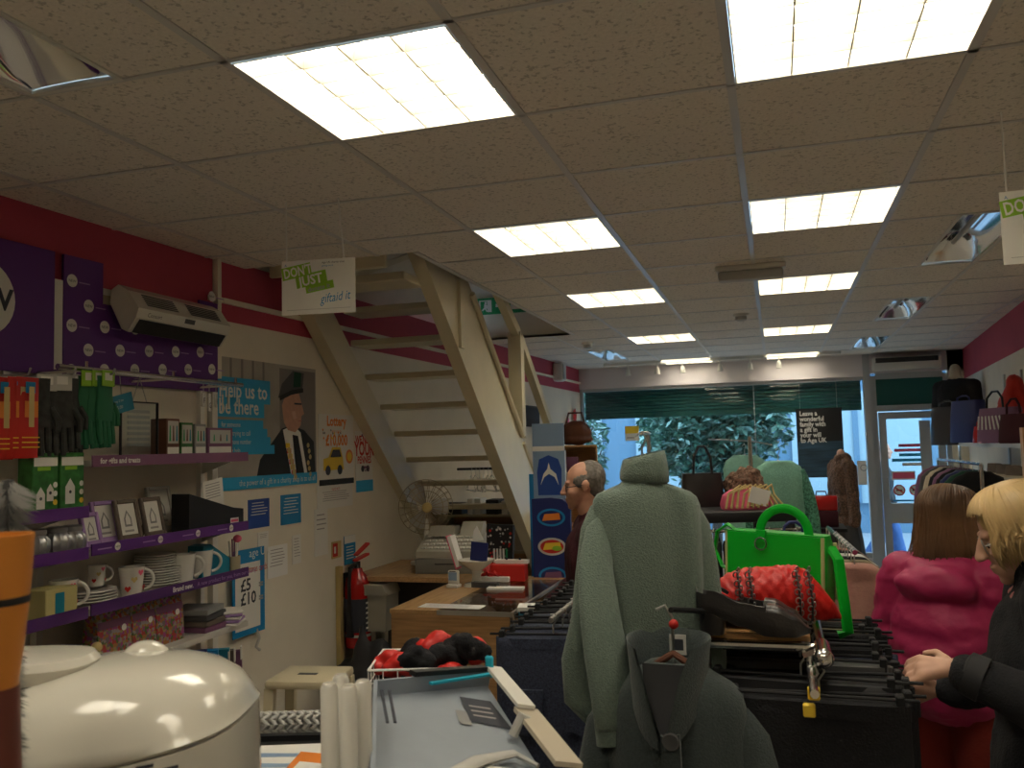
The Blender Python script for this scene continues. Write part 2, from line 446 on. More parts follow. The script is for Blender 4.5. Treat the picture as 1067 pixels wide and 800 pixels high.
# shop front: fascia, mullions, window
XL, XM0, XM1, XR = wallx(YF), 1.02, 1.10, 2.12
b = MB()
b.box(XL-.05, XM0, YF-.07, YF+.03, 2.44, 2.72, 'fascia')
b.box(XM1, XR, YF-.05, YF+.03, 2.47, 2.72, 'fascia')
b.box(XL-.1, XM0, YF-.05, YF+.06, 0, .32, 'fascia')
b.box(XL-.12, XL+.03, YF-.05, YF+.06, 0, 2.44, 'frame_alu')
b.box(1.93, XR+.2, YF-.05, YF+.06, 0, 2.72, 'wall_cream')
struct(b.obj('wall_front', flat=True))
b = MB()
b.box(XM0, XM1, YF-.06, YF+.06, 0, 2.72, 'frame_alu')
b.box(XL, XM0, YF-.03, YF+.05, .32, .38, 'frame_alu'); b.box(XL, XM0, YF-.03, YF+.05, 2.40, 2.44, 'frame_alu')
b.box(-.235, -.225, YF-.0, YF+.02, .38, 2.40, 'frame_alu')
struct(b.obj('trim_3', flat=True))
wn = MB(); wn.box(XL+.02, -.232, YF, YF+.012, .37, 2.41, 'glass'); struct(wn.obj('window_1', flat=True))
wn = MB(); wn.box(-.228, XM0, YF, YF+.012, .37, 2.41, 'glass'); struct(wn.obj('window_2', flat=True))
# roller shutter half lowered outside the glass
b = MB()
for k in range(8):
    z = 2.42-.042*k; b.prism([(YF+.08, z), (YF+.065, z-.01), (YF+.065, z-.032), (YF+.08, z-.041), (YF+.1, z-.041), (YF+.1, z)], XL+.04, 1.0, 'shutter', 'x')
b.box(XL+.04, 1.0, YF+.065, YF+.11, 2.05, 2.09, 'shutter')
tag(b.obj('roller_shutter', flat=True), 'dark green roller shutter lowered a little way over the wide shop window', 'shutter')
# door
d = struct(T('door_1', None, None, (XM1, YF, 0)))
b = MB(); W = 1.93-XM1
b.box(0, .06, -.03, .03, 0, 2.44, 'frame_alu'); b.box(W-.05, W, -.03, .03, 0, 2.44, 'frame_alu'); b.box(.06, W-.05, -.03, .03, 2.02, 2.09, 'frame_alu'); b.box(.06, W-.05, -.03, .03, 2.40, 2.47, 'frame_alu')
b.obj('door_frame', d, flat=True)
b = MB(); b.box(.06, W-.05, -.01, .0, 2.09, 2.40, 'shutter'); b.obj('transom_panel', d, flat=True)
b = MB()
b.box(.07, .15, -.02, .02, .02, 2.01, 'frame_alu'); b.box(W-.14, W-.06, -.02, .02, .02, 2.01, 'frame_alu')
for z0, z1 in ((.02, .16), (.72, .95), (1.93, 2.01)): b.box(.15, W-.14, -.02, .02, z0, z1, 'frame_alu')
lf = b.obj('door_leaf', d, flat=True)
b = MB(); b.box(.15, W-.14, -.004, .004, .16, .72, 'glass'); b.box(.15, W-.14, -.004, .004, .95, 1.93, 'glass'); b.obj('glass_pane', lf, flat=True)
b = MB(); b.tube([(.13, -.03, 1.0), (.13, -.07, 1.0), (.13, -.07, 1.25), (.13, -.03, 1.25)], .009, 'steel'); b.obj('door_handle', lf)
b = MB()
b.rect(.5, 1.3, .62, 1.9, -.006, 'frame_alu')
for z, w0, w1, m in ((1.60, .27, .50, 'pink_card'), (1.545, .22, .50, 'pink_card'), (1.49, .27, .50, 'blue_light'), (1.43, .19, .50, 'blue_light'), (1.38, .3, .50, 'paper')): b.rect(w0, z, w1, z+.035, -.007, m)
b.rect(.18, 1.22, .43, 1.32, -.006, 'paper'); b.rect(.19, 1.235, .42, 1.305, -.007, 'pink_card')
for cx in (.25, .42):
    b.disc(cx, 1.10, .065, -.007, 'red'); b.disc(cx, 1.10, .052, -.008, 'paper'); 
    b.prism([(cx-.055, 1.13), (cx-.045, 1.14), (cx+.055, 1.07), (cx+.045, 1.06)], -.0095, -.009, 'red', 'y')
    b.rect(cx-.03, 1.09, cx+.03, 1.108, -.0085, 'ink')
b.rect(.18, .97, .6, .99, -.007, 'blue')
b.obj('glass_stickers', lf, flat=True)
# air curtain over the door
t = T('air_curtain', 'white air curtain unit with dark slot grille over the glass door', 'heater', (1.12, YF-.06, 2.49))
b = MB(); b.rbox(0, .72, -.18, 0, 0, .15, 'white_plastic', .012); b.obj('casing', t)
b = MB(); b.box(.03, .69, -.187, -.17, .085, .14, 'black')
for k in range(4): b.box(.03, .69, -.19, -.185, .094+k*.012, .098+k*.012, 'grey_dark')
b.obj('grille', t, flat=True)

# ---------------------------------------------------------------- outside
b = MB(); b.box(-14, 16, YF+.12, 22, -.12, -.06, 'street'); struct(b.obj('street', flat=True))
b = MB(); b.box(-14, 16, 17.5, 17.9, -.1, 6, 'shop_blue')
b.box(-14, 16, 17.4, 17.5, 2.9, 3.5, 'shop_dark')
for x in range(-9, 9, 3):
    b.box(x+.3, x+2.6, 17.42, 17.5, .5, 2.6, 'shop_pale'); b.box(x+1.4, x+1.5, 17.38, 17.5, .5, 2.6, 'shop_blue')
for k in range(12): b.box(-5.2, -3.9, 17.36, 17.42, .7+k*.14, .78+k*.14, 'shop_pale')
b.box(-5.25, -3.85, 17.4, 17.43, .6, 2.5, 'shop_dark')
tag(b.obj('shop_building', flat=True), 'blue shop building across the street beyond the window', 'building')
def tree(label, x, y, z0, rx, ry, rz, n, seed):
    rnd = random.Random(seed); t = T('street_tree', label, 'tree', (x, y, -.06))
    b = MB(); b.tube([(0, 0, 0), (.03, 0, z0*.6), (0, .02, z0+rz)], [.09, .07, .04], 'bark'); 
    for k in range(6):
        a = k*1.05; b.tube([(0, 0, z0-.1), (rx*.4*cos(a), ry*.4*sin(a), z0+rz*.5), (rx*.75*cos(a), ry*.75*sin(a), z0+rz*.9)], [.035, .025, .01], 'bark', 6)
    b.obj('trunk', t)
    b = MB()
    for k in range(n):
        u = Vector((rnd.gauss(0, 1), rnd.gauss(0, 1), rnd.gauss(0, 1))).normalized()*(rnd.random()**.4)
        bump = 1+.18*noise.noise(u*3)
        p = Vector((u.x*rx*bump, u.y*ry*bump, z0+rz+u.z*rz*bump)); L = rnd.uniform(.05, .10)
        M = Matrix.Translation(p) @ Euler((rnd.uniform(-1, 1), rnd.uniform(-1, 1), rnd.uniform(0, 6.3))).to_matrix().to_4x4()
        b.add([(0, -L, 0), (L*.42, 0, L*.12), (0, L, 0), (-L*.42, 0, L*.12)], [(0, 1, 2, 3)], 'leaf' if rnd.random() < .78 else 'leaf_light', M)
    b.obj('crown', t, flat=True)
p = onY(742, 462, 13.2); tree('round leafy street tree filling the middle of the shop window view', p.x, 13.2, 1.05, 1.12, .95, 1.05, 9500, 3)
p = onY(612, 470, 14); tree('slim leafy street tree at the left edge of the shop window', p.x-.1, 14.0, .7, .45, .5, 1.1, 1500, 5)
# ---------------------------------------------------------------- ceiling lights
def panel_light(label):
    t = T('ceiling_light', label, 'ceiling light', (0, 0, 0), 0, 'square ceiling light panels')
    b = MB(); h = .3; i = .283
    for x0, x1, y0, y1 in ((-h+.013, -i, -h+.013, h-.013), (i, h-.013, -h+.013, h-.013), (-i, i, -h+.013, -i), (-i, i, i, h-.013)): b.box(x0, x1, y0, y1, -.006, .09, 'white_plastic')
    b.box(-h+.013, h-.013, -h+.013, h-.013, .085, .095, 'white_plastic'); b.obj('frame', t, flat=True)
    b = MB()
    for k in range(4):
        x = -i+(k+.5)*i/2; b.box(x-.062, x+.062, -i+.004, i-.004, .066, .07, 'panel_light')
    b.obj('tube_diffuser', t, flat=True)
    b = MB()
    for k in range(1, 4):
        x = -i+k*i/2; b.prism([(x-.002, -.003), (x+.002, -.003), (x+.012, .06), (x-.012, .06)], -i, i, 'white_gloss', 'y')
    for k in range(1, 6):
        y = -i+k*i/3; b.prism([(y-.0015, .0), (y+.0015, .0), (y+.007, .035), (y-.007, .035)], -i, i, 'white_gloss', 'x')
    b.obj('louvre', t, flat=True)
    return t
lab = ['bright louvred light panel nearest the camera, above the hanging card sign', 'bright louvred light panel cut by the top edge of the photo',
       'second light panel of the row beside the staircase top', 'second light panel of the row leading to the emergency light', 'third light panel of the row beside the stairwell opening',
       'third light panel, just beyond the emergency light', 'fourth light panel of the row on the staircase side', 'fourth light panel in line beyond the emergency light',
       'last light panel of the staircase row, close to the shop window', 'last light panel of the emergency light row, close to the shop window',
       'light panel overhead behind the camera, on the staircase side', 'light panel overhead behind the camera, on the clothes rack side']
t0 = None
for (c, r), l in zip(lights, lab):
    p = (GX+c*G+.3, GY+r*G+.3, CEIL)
    if t0 is None: t0 = panel_light(l); t0.location = p
    else: dup(t0, p, label=l)
def fixture(label):
    t = T('recessed_light', label, 'ceiling light', (0, 0, 0), 0, 'unlit mirror trough ceiling lights')
    b = MB()
    for x0, x1, y0, y1 in ((0, .015, 0, 1.2), (.285, .3, 0, 1.2), (.015, .285, 0, .015), (.015, .285, 1.185, 1.2)): b.box(x0, x1, y0, y1, -.005, .015, 'white_plastic')
    b.obj('frame', t, flat=True)
    b = MB(); n = 12
    def sec(y, s): return [(.15-.135*cos(pi*k/n), y, .004+s*.12*sin(pi*k/n)) for k in range(n+1)]
    b.loft([sec(y, 1) for y in (.28, .5, .7, .92)], 'mirror', closed=False)
    b.obj('trough', t)
    for ya, yb in ((.016, .28), (1.184, .92)):
        b = MB(); b.loft([sec(ya+(yb-ya)*q, .05+.95*sin(q*pi/2)) for q in (0, .25, .5, .75, 1)], 'mirror', closed=False); b.obj('end_reflector', t)
    b = MB(); b.tube([(.15, .25, .07), (.15, .95, .07)], .013, 'grey_light'); b.obj('tube', t)
    return t
lab = ['unlit mirror trough light next to the hanging card at the right edge', 'middle of the three unlit mirror trough lights on the right of the ceiling', 'smallest unlit mirror trough light, over the shop door',
       'unlit mirror trough light cut by the upper left edge of the photo', 'unlit mirror trough light beyond the stairwell, near the window']
t0 = None
for p, l in zip(fixt, lab):
    p = (p[0], p[1], CEIL)
    if t0 is None: t0 = fixture(l); t0.location = p
    else: dup(t0, p, label=l)
t = T('emergency_light', 'long white emergency light box fixed to the ceiling between the lamps', 'emergency light', (-.09, 4.95, CEIL))
b = MB(); b.rbox(-.19, .19, -.05, .05, -.03, 0, 'white_plastic', .008); b.obj('backplate', t)
b = MB(); b.rbox(-.175, .175, -.042, .042, -.085, -.03, 'grey_light', .014); b.obj('lens', t)
for nm, p, l in (('smoke_detector', onZ(772, 327, CEIL), 'round smoke detector on the ceiling beyond the emergency light'), ('smoke_detector', onZ(612, 357, CEIL), 'round smoke detector on the ceiling next to the stairwell opening')):
    t = T(nm, l, 'smoke detector', (p.x, p.y, CEIL), 0, 'ceiling smoke detectors')
    b = MB(); b.lathe([(.06, 0), (.06, -.018), (.052, -.022)], (0, 0, 0), 'white_plastic'); b.obj('base', t)
    b = MB(); b.lathe([(.045, -.02), (.043, -.045), (.03, -.055), (.005, -.057)], (0, 0, 0), 'grey_light'); b.obj('sensor', t)
# spotlight track
t = T('track_rail', 'white ceiling track running along the shop front above the window', 'track light', (0, 10.3, CEIL))
b = MB(); b.box(-1.95, .75, -.018, .018, -.03, 0, 'white_plastic'); b.obj('rail', t, flat=True)
for k, x in enumerate((-1.66, -1.31, -1.01, -.58, -.24, .08)):
    s_ = T('spotlight', '%s small white spotlight along the ceiling track, counted from the stairs side' % ORD[k], 'spotlight', (x, 10.3, CEIL-.03), 0, 'spotlights on the track')
    b = MB(); b.tube([(0, 0, 0), (0, 0, -.05)], .008, 'white_plastic'); b.obj('stem', s_)
    b = MB(); b.lathe([(.012, -.045), (.022, -.06), (.03, -.11), (.034, -.13), (.03, -.128)], (0, 0, 0), 'white_plastic'); b.obj('lamp_head', s_)
# hanging card signs
def card_sign(label, loc, rz):
    t = T('hanging_sign', label, 'sign', loc, rz, 'card signs hung from the ceiling')
    w, h = .30, .212
    b = MB(); b.box(0, w, -.001, .001, 0, h, 'paper'); y = -.0015
    for tx in (0, 1):
        pass
    M = Matrix.Translation((.008, y, .118)) @ Matrix.Rotation(-.16, 4, 'Y') @ Matrix.Scale(1.15, 4)
    b.M = M
    b.box(0, .105, 0, .0004, .015, .058, 'lime'); b.box(.045, .155, 0, .0004, -.022, .022, 'lime'); b.box(.075, .175, 0, .0004, -.045, -.018, 'lime')
    b.text("DON'T", .046, .006, .021, -.0006, 'paper', bold=.0010, sx=.70); b.text('JUST', .046, .056, -.017, -.0006, 'paper', bold=.0012, sx=.9); b.text('donate it', .022, .082, -.041, -.0006, 'lilac')
    b.M = None
    b.text('giftaid it', .050, .158, .040, y, 'blue', shear=.35, rot=-.10, sx=.75); b.text('Age UK charity shop', .011, .165, .195, y, 'ink'); b.text('giving more', .010, .165, .183, y, 'blue')
    b.rect(.02, .018, .28, .0195, y, 'ink_soft'); b.text('A', .014, .012, .19, y, 'blue')
    b.obj('card', t, flat=True)
    b = MB(); b.tube([(.02, 0, h), (.02, 0, CEIL-loc[2])], .003, 'paper', 6); b.tube([(.255, 0, h), (.235, 0, CEIL-loc[2])], .003, 'paper', 6); b.obj('string', t)
    return t
p = onY(294, 329, 2.91); card_sign("white DON'T JUST card hanging on two strings in front of the staircase", p, .12)
p = onY(1046, 276, 2.75); dup([o for o in COL.objects if o.name == 'hanging_sign'][0], (p.x, p.y, p.z-.0), .0, label="white DON'T JUST card hanging at the right edge, in front of a mirror light")
# ---------------------------------------------------------------- open staircase
t = T('staircase', 'cream painted open tread staircase rising along the left wall to a ceiling opening', 'staircase', (0, 0, 0))
def under(y): return 2.722-.873*(y-4.141)
X0, X1 = -1.80, -1.72
ytop, ybot = 4.141, 7.26
def stringer(x0, x1, th):
    b = MB(); b.prism([(3.89, 2.95), (3.89, under(3.89)), (ybot-.05, .0), (ybot+th, 0), (ybot+th, .1), (3.89+th, 2.95)], x0, x1, 'cream_paint', 'x')
    return b
stringer(X0, X1, .655).obj('stringer', t, flat=True)
b = MB()
b.prism([(4.18, 2.69), (ybot-.05, .0), (ybot+.25, 0), (4.48, 2.69)], -2.60, -2.52, 'cream_paint', 'x')
b.obj('stringer', t, ang=1)
# mouldings along the upper edge of the stair side
b = MB()
def up(y): return 2.735-.83*(y-4.77)
b.tube([(X1+.01, 4.85, up(4.85)-.02), (X1+.01, 5.86, up(5.86)-.03)], .022, 'cream_paint', 8)
b.tube([(X1+.0, 5.9, up(5.9)-.05), (X1+.0, 7.0, up(7.0)-.02)], .016, 'cream_paint', 8)
b.obj('moulding', t)
b = MB(); b.box(X1-.005, X1+.018, 4.63, 4.70, 2.30, 2.70, 'cream_paint'); b.obj('post', t, flat=True)
b = MB(); b.prism([(5.84, 1.85), (5.92, 1.78), (5.92, 2.47), (5.84, 2.54)], X0+.005, X1+.02, 'cream_paint', 'x'); b.obj('post', t, flat=True)
b = MB(); b.bar((X1-.02, 5.40, 2.80), (X1-.02, 5.88, 2.53), .055, .07, 'cream_paint'); b.bar((X1-.02, 5.92, 2.51), (X1-.02, 7.02, 1.66), .055, .07, 'cream_paint'); b.obj('handrail', t, flat=True)
b = MB(); b.box(X1-.06, X1+.03, 6.99, 7.08, 0, 1.68, 'cream_paint'); b.obj('newel', t, flat=True)
treads = [(4.60, 2.775), (4.77, 2.592), (4.86, 2.40), (5.05, 2.198), (5.27, 2.012), (5.48, 1.833), (5.68, 1.65), (5.88, 1.47), (6.08, 1.285), (6.29, 1.10), (6.5, .915), (6.71, .73), (6.92, .545), (7.12, .36)]
for i, (y, z) in enumerate(treads[1:]):
    b = MB(); b.rbox(-2.53, X0+.005, y, y+.24, z-.018, z+.018, 'cream_paint', .004, 1); b.obj('tread', t)
b = MB(); b.rbox(-2.5, -1.83, 3.9, 3.93, 2.64, 2.705, 'cream_paint', .006, 1); b.rbox(-2.5, X0+.005, 4.05, 4.30, 2.60, 2.645, 'cream_paint', .005, 1); b.obj('top_trim', t)
b = MB(); b.prism([(4.6, 2.72), (4.65, 2.70), (7.2, 3.6), (7.2, 3.65)], -2.65, -2.62, 'cream_paint', 'x'); b.obj('cord_trim', t, flat=True)
# exit sign in the stairwell
t = T('exit_sign', 'green running figure exit sign high in the stairwell beyond the handrail', 'sign', (-2.56, 7.37, 2.93))
b = MB(); b.box(0, .5, 0, .02, 0, .15, 'green_sign')
for x in (.02, .36):
    pass
b.rect(.03, .02, .15, .13, -.002, 'paper'); b.rect(.045, .02, .11, .12, -.003, 'green_sign'); b.disc(.095, .105, .012, -.004, 'paper'); b.poly([(.08, .095), (.105, .09), (.12, .06), (.1, .05), (.115, .025), (.1, .025), (.085, .05), (.065, .03), (.055, .04), (.078, .062)], -.004, 'paper')
b.poly([(.19, .06), (.19, .09), (.24, .09), (.24, .115), (.29, .075), (.24, .035), (.24, .06)], -.003, 'paper')
b.rect(.33, .03, .47, .12, -.002, 'paper')
b.obj('sign_panel', t, flat=True)
# far end wall speaker
p = onX(575, 392, -2.42)
t = T('wall_speaker', 'small white loudspeaker on the pink wall band beyond the staircase', 'speaker', wl(577, 388), RZL)
b = MB(); b.rbox(-.07, .07, -.13, -.0, -.11, .11, 'white_plastic', .03, 3); b.obj('case', t)
b = MB(); b.rbox(-.055, .055, -.135, -.12, -.09, .09, 'grey_light', .006); b.obj('grille', t)
# ---------------------------------------------------------------- left wall: notices
def sheet(name, label, cat, x0, y0, x1, y1, m='paper', off=.0, group=None, th=.004):
    """flat notice on the left wall between two surveyed corners; returns mesh builder in local metres, width, height, finisher"""
    a, c = wl(x0, y0), wl(x1, y1)
    z0, z1 = min(a.z, c.z), max(a.z, c.z); W = (Vector((c.x, c.y))-Vector((a.x, a.y))).length; H = z1-z0
    b = MB(); b.box(0, W, -th, 0, 0, H, m)
    def done(): 
        return tag(b.obj(name, None, (a.x+.001+off, a.y, z0), RZL, flat=True), label, cat, group)
    return b, W, H, done
b, W, H, done = sheet('large_poster', 'large Help us to be there poster of an old man in a beret with medals', 'poster', 222, 370, 329, 503, 'grey_light')
y = -.005
mat('poster_wall', (.36, .33, .29), .8, nz=.15, ns=4); mat('poster_curtain', (.22, .20, .19), .8)
b.rect(0, .02, W, H, y, 'poster_wall'); b.rect(W*.60, .02, W*.99, H*.97, y-.0004, 'poster_curtain')
for k in range(5): b.rect(W*(.03+.1*k), H*.75, W*(.05+.1*k), H, y-.0003, 'poster_curtain')
y -= .001                                                  # jacket, shirt, tie, head, beret, medals
b.poly([(W*.36, .03), (W*.40, H*.22), (W*.62, H*.47), (W*.72, H*.50), (W*.86, H*.46), (W*.97, H*.36), (W*.99, .03)], y, 'black')
b.poly([(W*.63, H*.46), (W*.72, H*.05), (W*.90, H*.05), (W*.82, H*.44), (W*.74, H*.50)], y-.0005, 'paper')
b.poly([(W*.73, H*.42), (W*.77, .05), (W*.86, .05), (W*.79, H*.41)], y-.001, 'black')
b.poly([(W*.64, H*.52), (W*.62, H*.66), (W*.66, H*.76), (W*.80, H*.78), (W*.84, H*.66), (W*.86, H*.60), (W*.83, H*.58), (W*.82, H*.50), (W*.76, H*.44), (W*.68, H*.46)], y-.0015, 'skin')
b.poly([(W*.74, H*.55), (W*.72, H*.62), (W*.76, H*.62), (W*.78, H*.56)], y-.002, 'skin_pale'); b.rect(W*.75, H*.675, W*.83, H*.69, y-.002, 'ink'); b.rect(W*.79, H*.535, W*.83, H*.542, y-.002, 'lip')
b.poly([(W*.58, H*.72), (W*.62, H*.84), (W*.74, H*.96), (W*.86, H*.95), (W*.84, H*.80), (W*.70, H*.77)], y-.002, 'grey_dark'); b.poly([(W*.60, H*.70), (W*.59, H*.735), (W*.72, H*.795), (W*.85, H*.82), (W*.85, H*.785), (W*.72, H*.755)], y-.0025, 'black')
b.poly([(W*.74, H*.82), (W*.75, H*.95), (W*.83, H*.95), (W*.82, H*.83)], y-.003, 'dark_green')
for k in range(6): b.rect(W*(.655+.012*k), H*(.31-.045*k), W*(.70+.013*k), H*(.35-.045*k), y-.002, 'red' if k % 2 else 'yellow'); b.disc(W*(.69+.013*k), H*(.29-.045*k), .018, y-.0025, 'straw', 10)
for k in range(6): b.disc(W*(.90+.012*(k % 3)), H*(.33-.05*k), .015, y-.002, 'straw', 10)
y -= .002
b.rect(0, H*.66, W*.50, H*.85, y, 'blue_light'); b.rect(0, H*.55, W*.44, H*.72, y-.0003, 'blue_light')
b.text('Help us to', H*.165, .03, H*.70, y-.001, 'paper', bold=.002, sx=.86); b.text('be there', H*.165, .03, H*.575, y-.001, 'paper', bold=.002, sx=.86)
for k, (q, s_) in enumerate(((.43, 'for someone'), (.47, 'who is trying to call'), (.50, 'a telephone number'), (.54, 'wanting help'))):
    b.rect(0, H*(.46-.065*k), W*q, H*(.53-.065*k), y, 'blue_light'); b.text(s_, H*.055, .05, H*(.475-.065*k), y-.001, 'paper', sx=.8)
b.rect(0, 0, W, .065, y, 'blue_light'); b.text('the power of a gift in a charity shop is to us all', .045, W*.98, .018, y-.001, 'paper', 'RIGHT', sx=.85)
done()
b, W, H, done = sheet('lottery_poster', 'white £10,000 lottery poster with a yellow car, next to the large portrait', 'poster', 331, 431, 368, 503, 'paper')
y = -.005
b.text('Lottery', .085, W/2, H*.84, y, 'orange', 'CENTER', bold=.003, sx=.9); b.text('win up to', .03, W/2, H*.74, y, 'orange', 'CENTER'); b.text('£10,000', .095, W/2, H*.56, y, 'orange', 'CENTER', bold=.003, sx=.85)
b.poly([(.05, .09), (.05, .16), (.11, .17), (.15, .23), (.25, .23), (.28, .16), (.29, .09)], y, 'yellow'); b.poly([(.13, .17), (.16, .215), (.24, .215), (.26, .17)], y-.0005, 'ink'); b.disc(.1, .09, .03, y-.001, 'ink', 14); b.disc(.24, .09, .03, y-.001, 'ink', 14)
b.disc(.36, .17, .045, y, 'orange', 16); b.disc(.36, .17, .03, y-.001, 'yellow', 16)
for k in range(14):
    b.disc(random.uniform(.03, W-.03), random.uniform(.28, H*.8), .008, y, random.choice(['grey', 'orange', 'yellow']), 8)
b.rect(0, 0, W, .035, y, 'black'); done()
b, W, H, done = sheet('penny_poster', 'white poster with red lettering asking for pennies, under the stair treads', 'poster', 369.5, 449, 388, 511, 'paper')
y = -.005
b.text('WE NEED', .07, W/2, H*.80, y, 'red', 'CENTER', bold=.002, sx=.75); b.text('YOUR', .13, W/2, H*.60, y, 'red', 'CENTER', bold=.004, sx=.72); b.text('PENNIES', .065, W/2, H*.47, y, 'red', 'CENTER', bold=.002, sx=.75)
for k in range(9): b.disc(random.uniform(.02, W-.02), random.choice([H*.93, H*.4, H*.35]), .01, y, 'plum', 8)
b.disc(.09, .15, .022, y, 'ink', 10); b.disc(.16, .15, .022, y, 'ink', 10); b.rect(0, 0, W, .075, y, 'blue_light'); done()
def notice(label, x0, y0, x1, y1, m, ink, n=6, head=None, hm=None):
    b, W, H, done = sheet('notice', label, 'notice', x0, y0, x1, y1, m)
    if head: b.text(head, H*.16, W/2, H*.74, -.005, hm or ink, 'CENTER', sx=.7)
    for k in range(n):
        z = H*(.68-.09*k) if head else H*(.86-.1*k)
        if z < H*.1: break
        b.rect(W*random.uniform(.10, .2), z, W*random.uniform(.7, .9), z+H*.025, -.005, ink)
    return b, W, H, done
for a in (('royal blue notice card, first of the two blue cards below the portrait', 258, 521, 280, 548, 'royal', 'paper', 5, None, None),
          ('lighter blue notice card, second of the two blue cards below the portrait', 292, 516, 313, 544, 'blue', 'paper', 6, None, None),
          ('white notice with red heading below the lottery poster', 330, 506, 367, 526, 'paper', 'ink_soft', 5, 'PLEASE NOTE', 'red'),
          ('tall white notice with two small diagrams above the fire extinguisher', 327, 531, 341, 577, 'paper', 'ink_soft', 4, None, None),
          ('cream certificate style notice left of the tall white notice', 278, 570, 299, 598, 'white', 'ink_soft', 6, None, None),
          ('narrow white slip with list stuck on the wall', 304, 558, 313, 586, 'paper', 'ink_soft', 7, None, None),
          ('small white picture notice close to the shelf end', 268, 555, 279, 570, 'paper', 'ink_soft', 3, None, None)):
    notice(*a)[3]()
b, W, H, done = sheet('fire_sign', 'small red and yellow fire action sign over the extinguisher', 'sign', 345, 565, 355, 580, 'straw'); b.rect(.01, .01, W*.6, H-.01, -.005, 'red'); b.rect(W*.2, H*.3, W*.4, H*.7, -.006, 'paper'); done()
b, W, H, done = sheet('extinguisher_sign', 'blue and white extinguisher instruction card on the wall', 'sign', 358, 559, 370, 586, 'blue'); b.rect(0, H*.74, W, H, -.005, 'paper')
for k in range(5): b.rect(W*.15, H*(.6-.1*k), W*.8, H*(.63-.1*k), -.005, 'paper')
done()
# price poster hung at the shelf end, blue edged
b, W, H, done = sheet('price_poster', 'blue edged white price poster hanging behind the shelf end', 'poster', 236, 575, 270, 655, 'blue', off=.03)
y = -.005; b.rect(.02, .03, W-.04, H*.84, y, 'paper'); b.text('Christmas cards', .05, .06, H*.72, y-.001, 'red', sx=.7); b.text('£5', .085, .06, H*.52, y-.001, 'ink', bold=.002); b.text('£10', .085, .06, H*.36, y-.001, 'ink', bold=.002); b.text('age UK', .06, W*.5, H*.9, y, 'paper')
for z in (.56, .53, .40, .37): b.rect(.25, H*z, W*.8, H*z+.01, y-.001, 'ink_soft')
done()
# fire extinguisher
p = wl(359, 672)
t = T('fire_extinguisher', 'red fire extinguisher with black hose hanging on the cream wall', 'fire extinguisher', (p.x+.095, p.y, .52), RZL)
b = MB(); b.lathe([(.03, 0), (.075, .005), (.08, .03), (.08, .36), (.07, .42), (.035, .46), (.028, .48)], (0, 0, 0), 'red_gloss'); b.obj('cylinder', t)
b = MB(); b.lathe([(.0815, .10), (.0815, .30)], (0, 0, 0), 'ink', 24); 
for k in range(6): b.box(-.045, .045, -.0835, -.08, .27-.03*k, .28-.03*k, 'paper')
b.lathe([(.082, .07), (.082, .085)], (0, 0, 0), 'grey_light', 24); b.obj('instruction_band', t)
b = MB(); b.tube([(0, 0, .47), (0, 0, .52)], .02, 'black'); b.tube([(-.02, 0, .51), (-.09, 0, .49), (-.105, 0, .40), (-.1, 0, .15)], .012, 'black'); b.lathe([(.012, .0), (.025, -.12)], (-.1, 0, .2), 'black'); b.obj('hose', t)
b = MB(); b.bar((-.03, 0, .53), (.13, 0, .55), .03, .014, 'red'); b.bar((-.02, 0, .56), (.10, -.02, .62), .03, .012, 'red'); b.obj('lever', t)
b = MB(); b.box(-.11, -.07, .06, .09, -.4, .5, 'straw'); b.box(-.02, .02, .05, .09, .3, .45, 'black'); b.obj('bracket', t)

# ---------------------------------------------------------------- purple boards, heater
b = MB(); yy = lambda x, yv: wl(x, yv)
def wallboard(name, label, pts, cat='panel', off=.02, th=.012, m='purple'):
    """board outlined by wall points (Y, Z)"""
    y0 = pts[0][0]; b = MB(); b.prism([((q[0]-y0), q[1]) for q in pts], -th, 0, m, 'y')
    return b, lambda: tag(b.obj(name, None, (wallx(y0)+off, y0, 0), RZL, flat=True), label, cat)
b, done = wallboard('purple_header', 'plain purple header board with part of a big white circle, at the left edge', [(1.55, 2.045), (2.64, 2.045), (2.64, 2.525), (1.55, 2.525)], m='purple', off=.04)
b.disc(.775, 2.30, .14, -.013, 'paper', 32); b.text('NEW', .11, .775, 2.265, -.0145, 'ink', 'CENTER', bold=.003); done()
b, done = wallboard('purple_board', 'purple board dotted with small white NEW circles behind the heater', [(2.70, 2.03), (3.635, 2.03), (3.635, 2.47), (3.50, 2.47), (3.50, 2.36), (2.90, 2.36), (2.90, 2.53), (2.70, 2.53)], off=.022)
k = 0
for i in range(7):
    for j in range(5):
        s_, z = .04+.17*i+(.085 if j % 2 else 0)-.02, 2.07+.09*j+.014*i
        if s_ > .90: continue
        if z > 2.33 and not (s_ < .17 or s_ > .83): continue
        if z > 2.50: continue
        b.disc(s_+.02, z, .026, -.0128, 'paper', 18); b.text('NEW', .016, s_+.02, z-.006, -.0135, 'ink', 'CENTER')
        b.rect(s_+.055, z-.004, s_+.11, z+.001, -.0126, 'lilac')
done()
b = MB(); b.box(wallx(2.67), wallx(2.67)+.045, 2.645, 2.685, 1.0, 2.42, 'white_plastic'); b.box(wallx(2.67), wallx(2.67)+.03, 2.91, 3.0, 2.37, 2.43, 'white_plastic')
b.box(wallx(3.6), wallx(3.6)+.03, 3.60, 3.64, .1, 2.1, 'white_plastic'); b.box(wallx(3.1)+.005, wallx(3.1)+.02, 3.08, 3.1, .1, 2.0, 'white_plastic')
struct(b.obj('trim_4', flat=True))
y0, y1 = 2.93, 3.56
prof = [onY(*q, y0) for q in ((107, 316), (109, 302), (116, 297), (126, 303), (137, 321), (134, 331), (125, 346), (119, 343))]
cx = sum(p.x for p in prof)/8; cz = sum(p.z for p in prof)/8
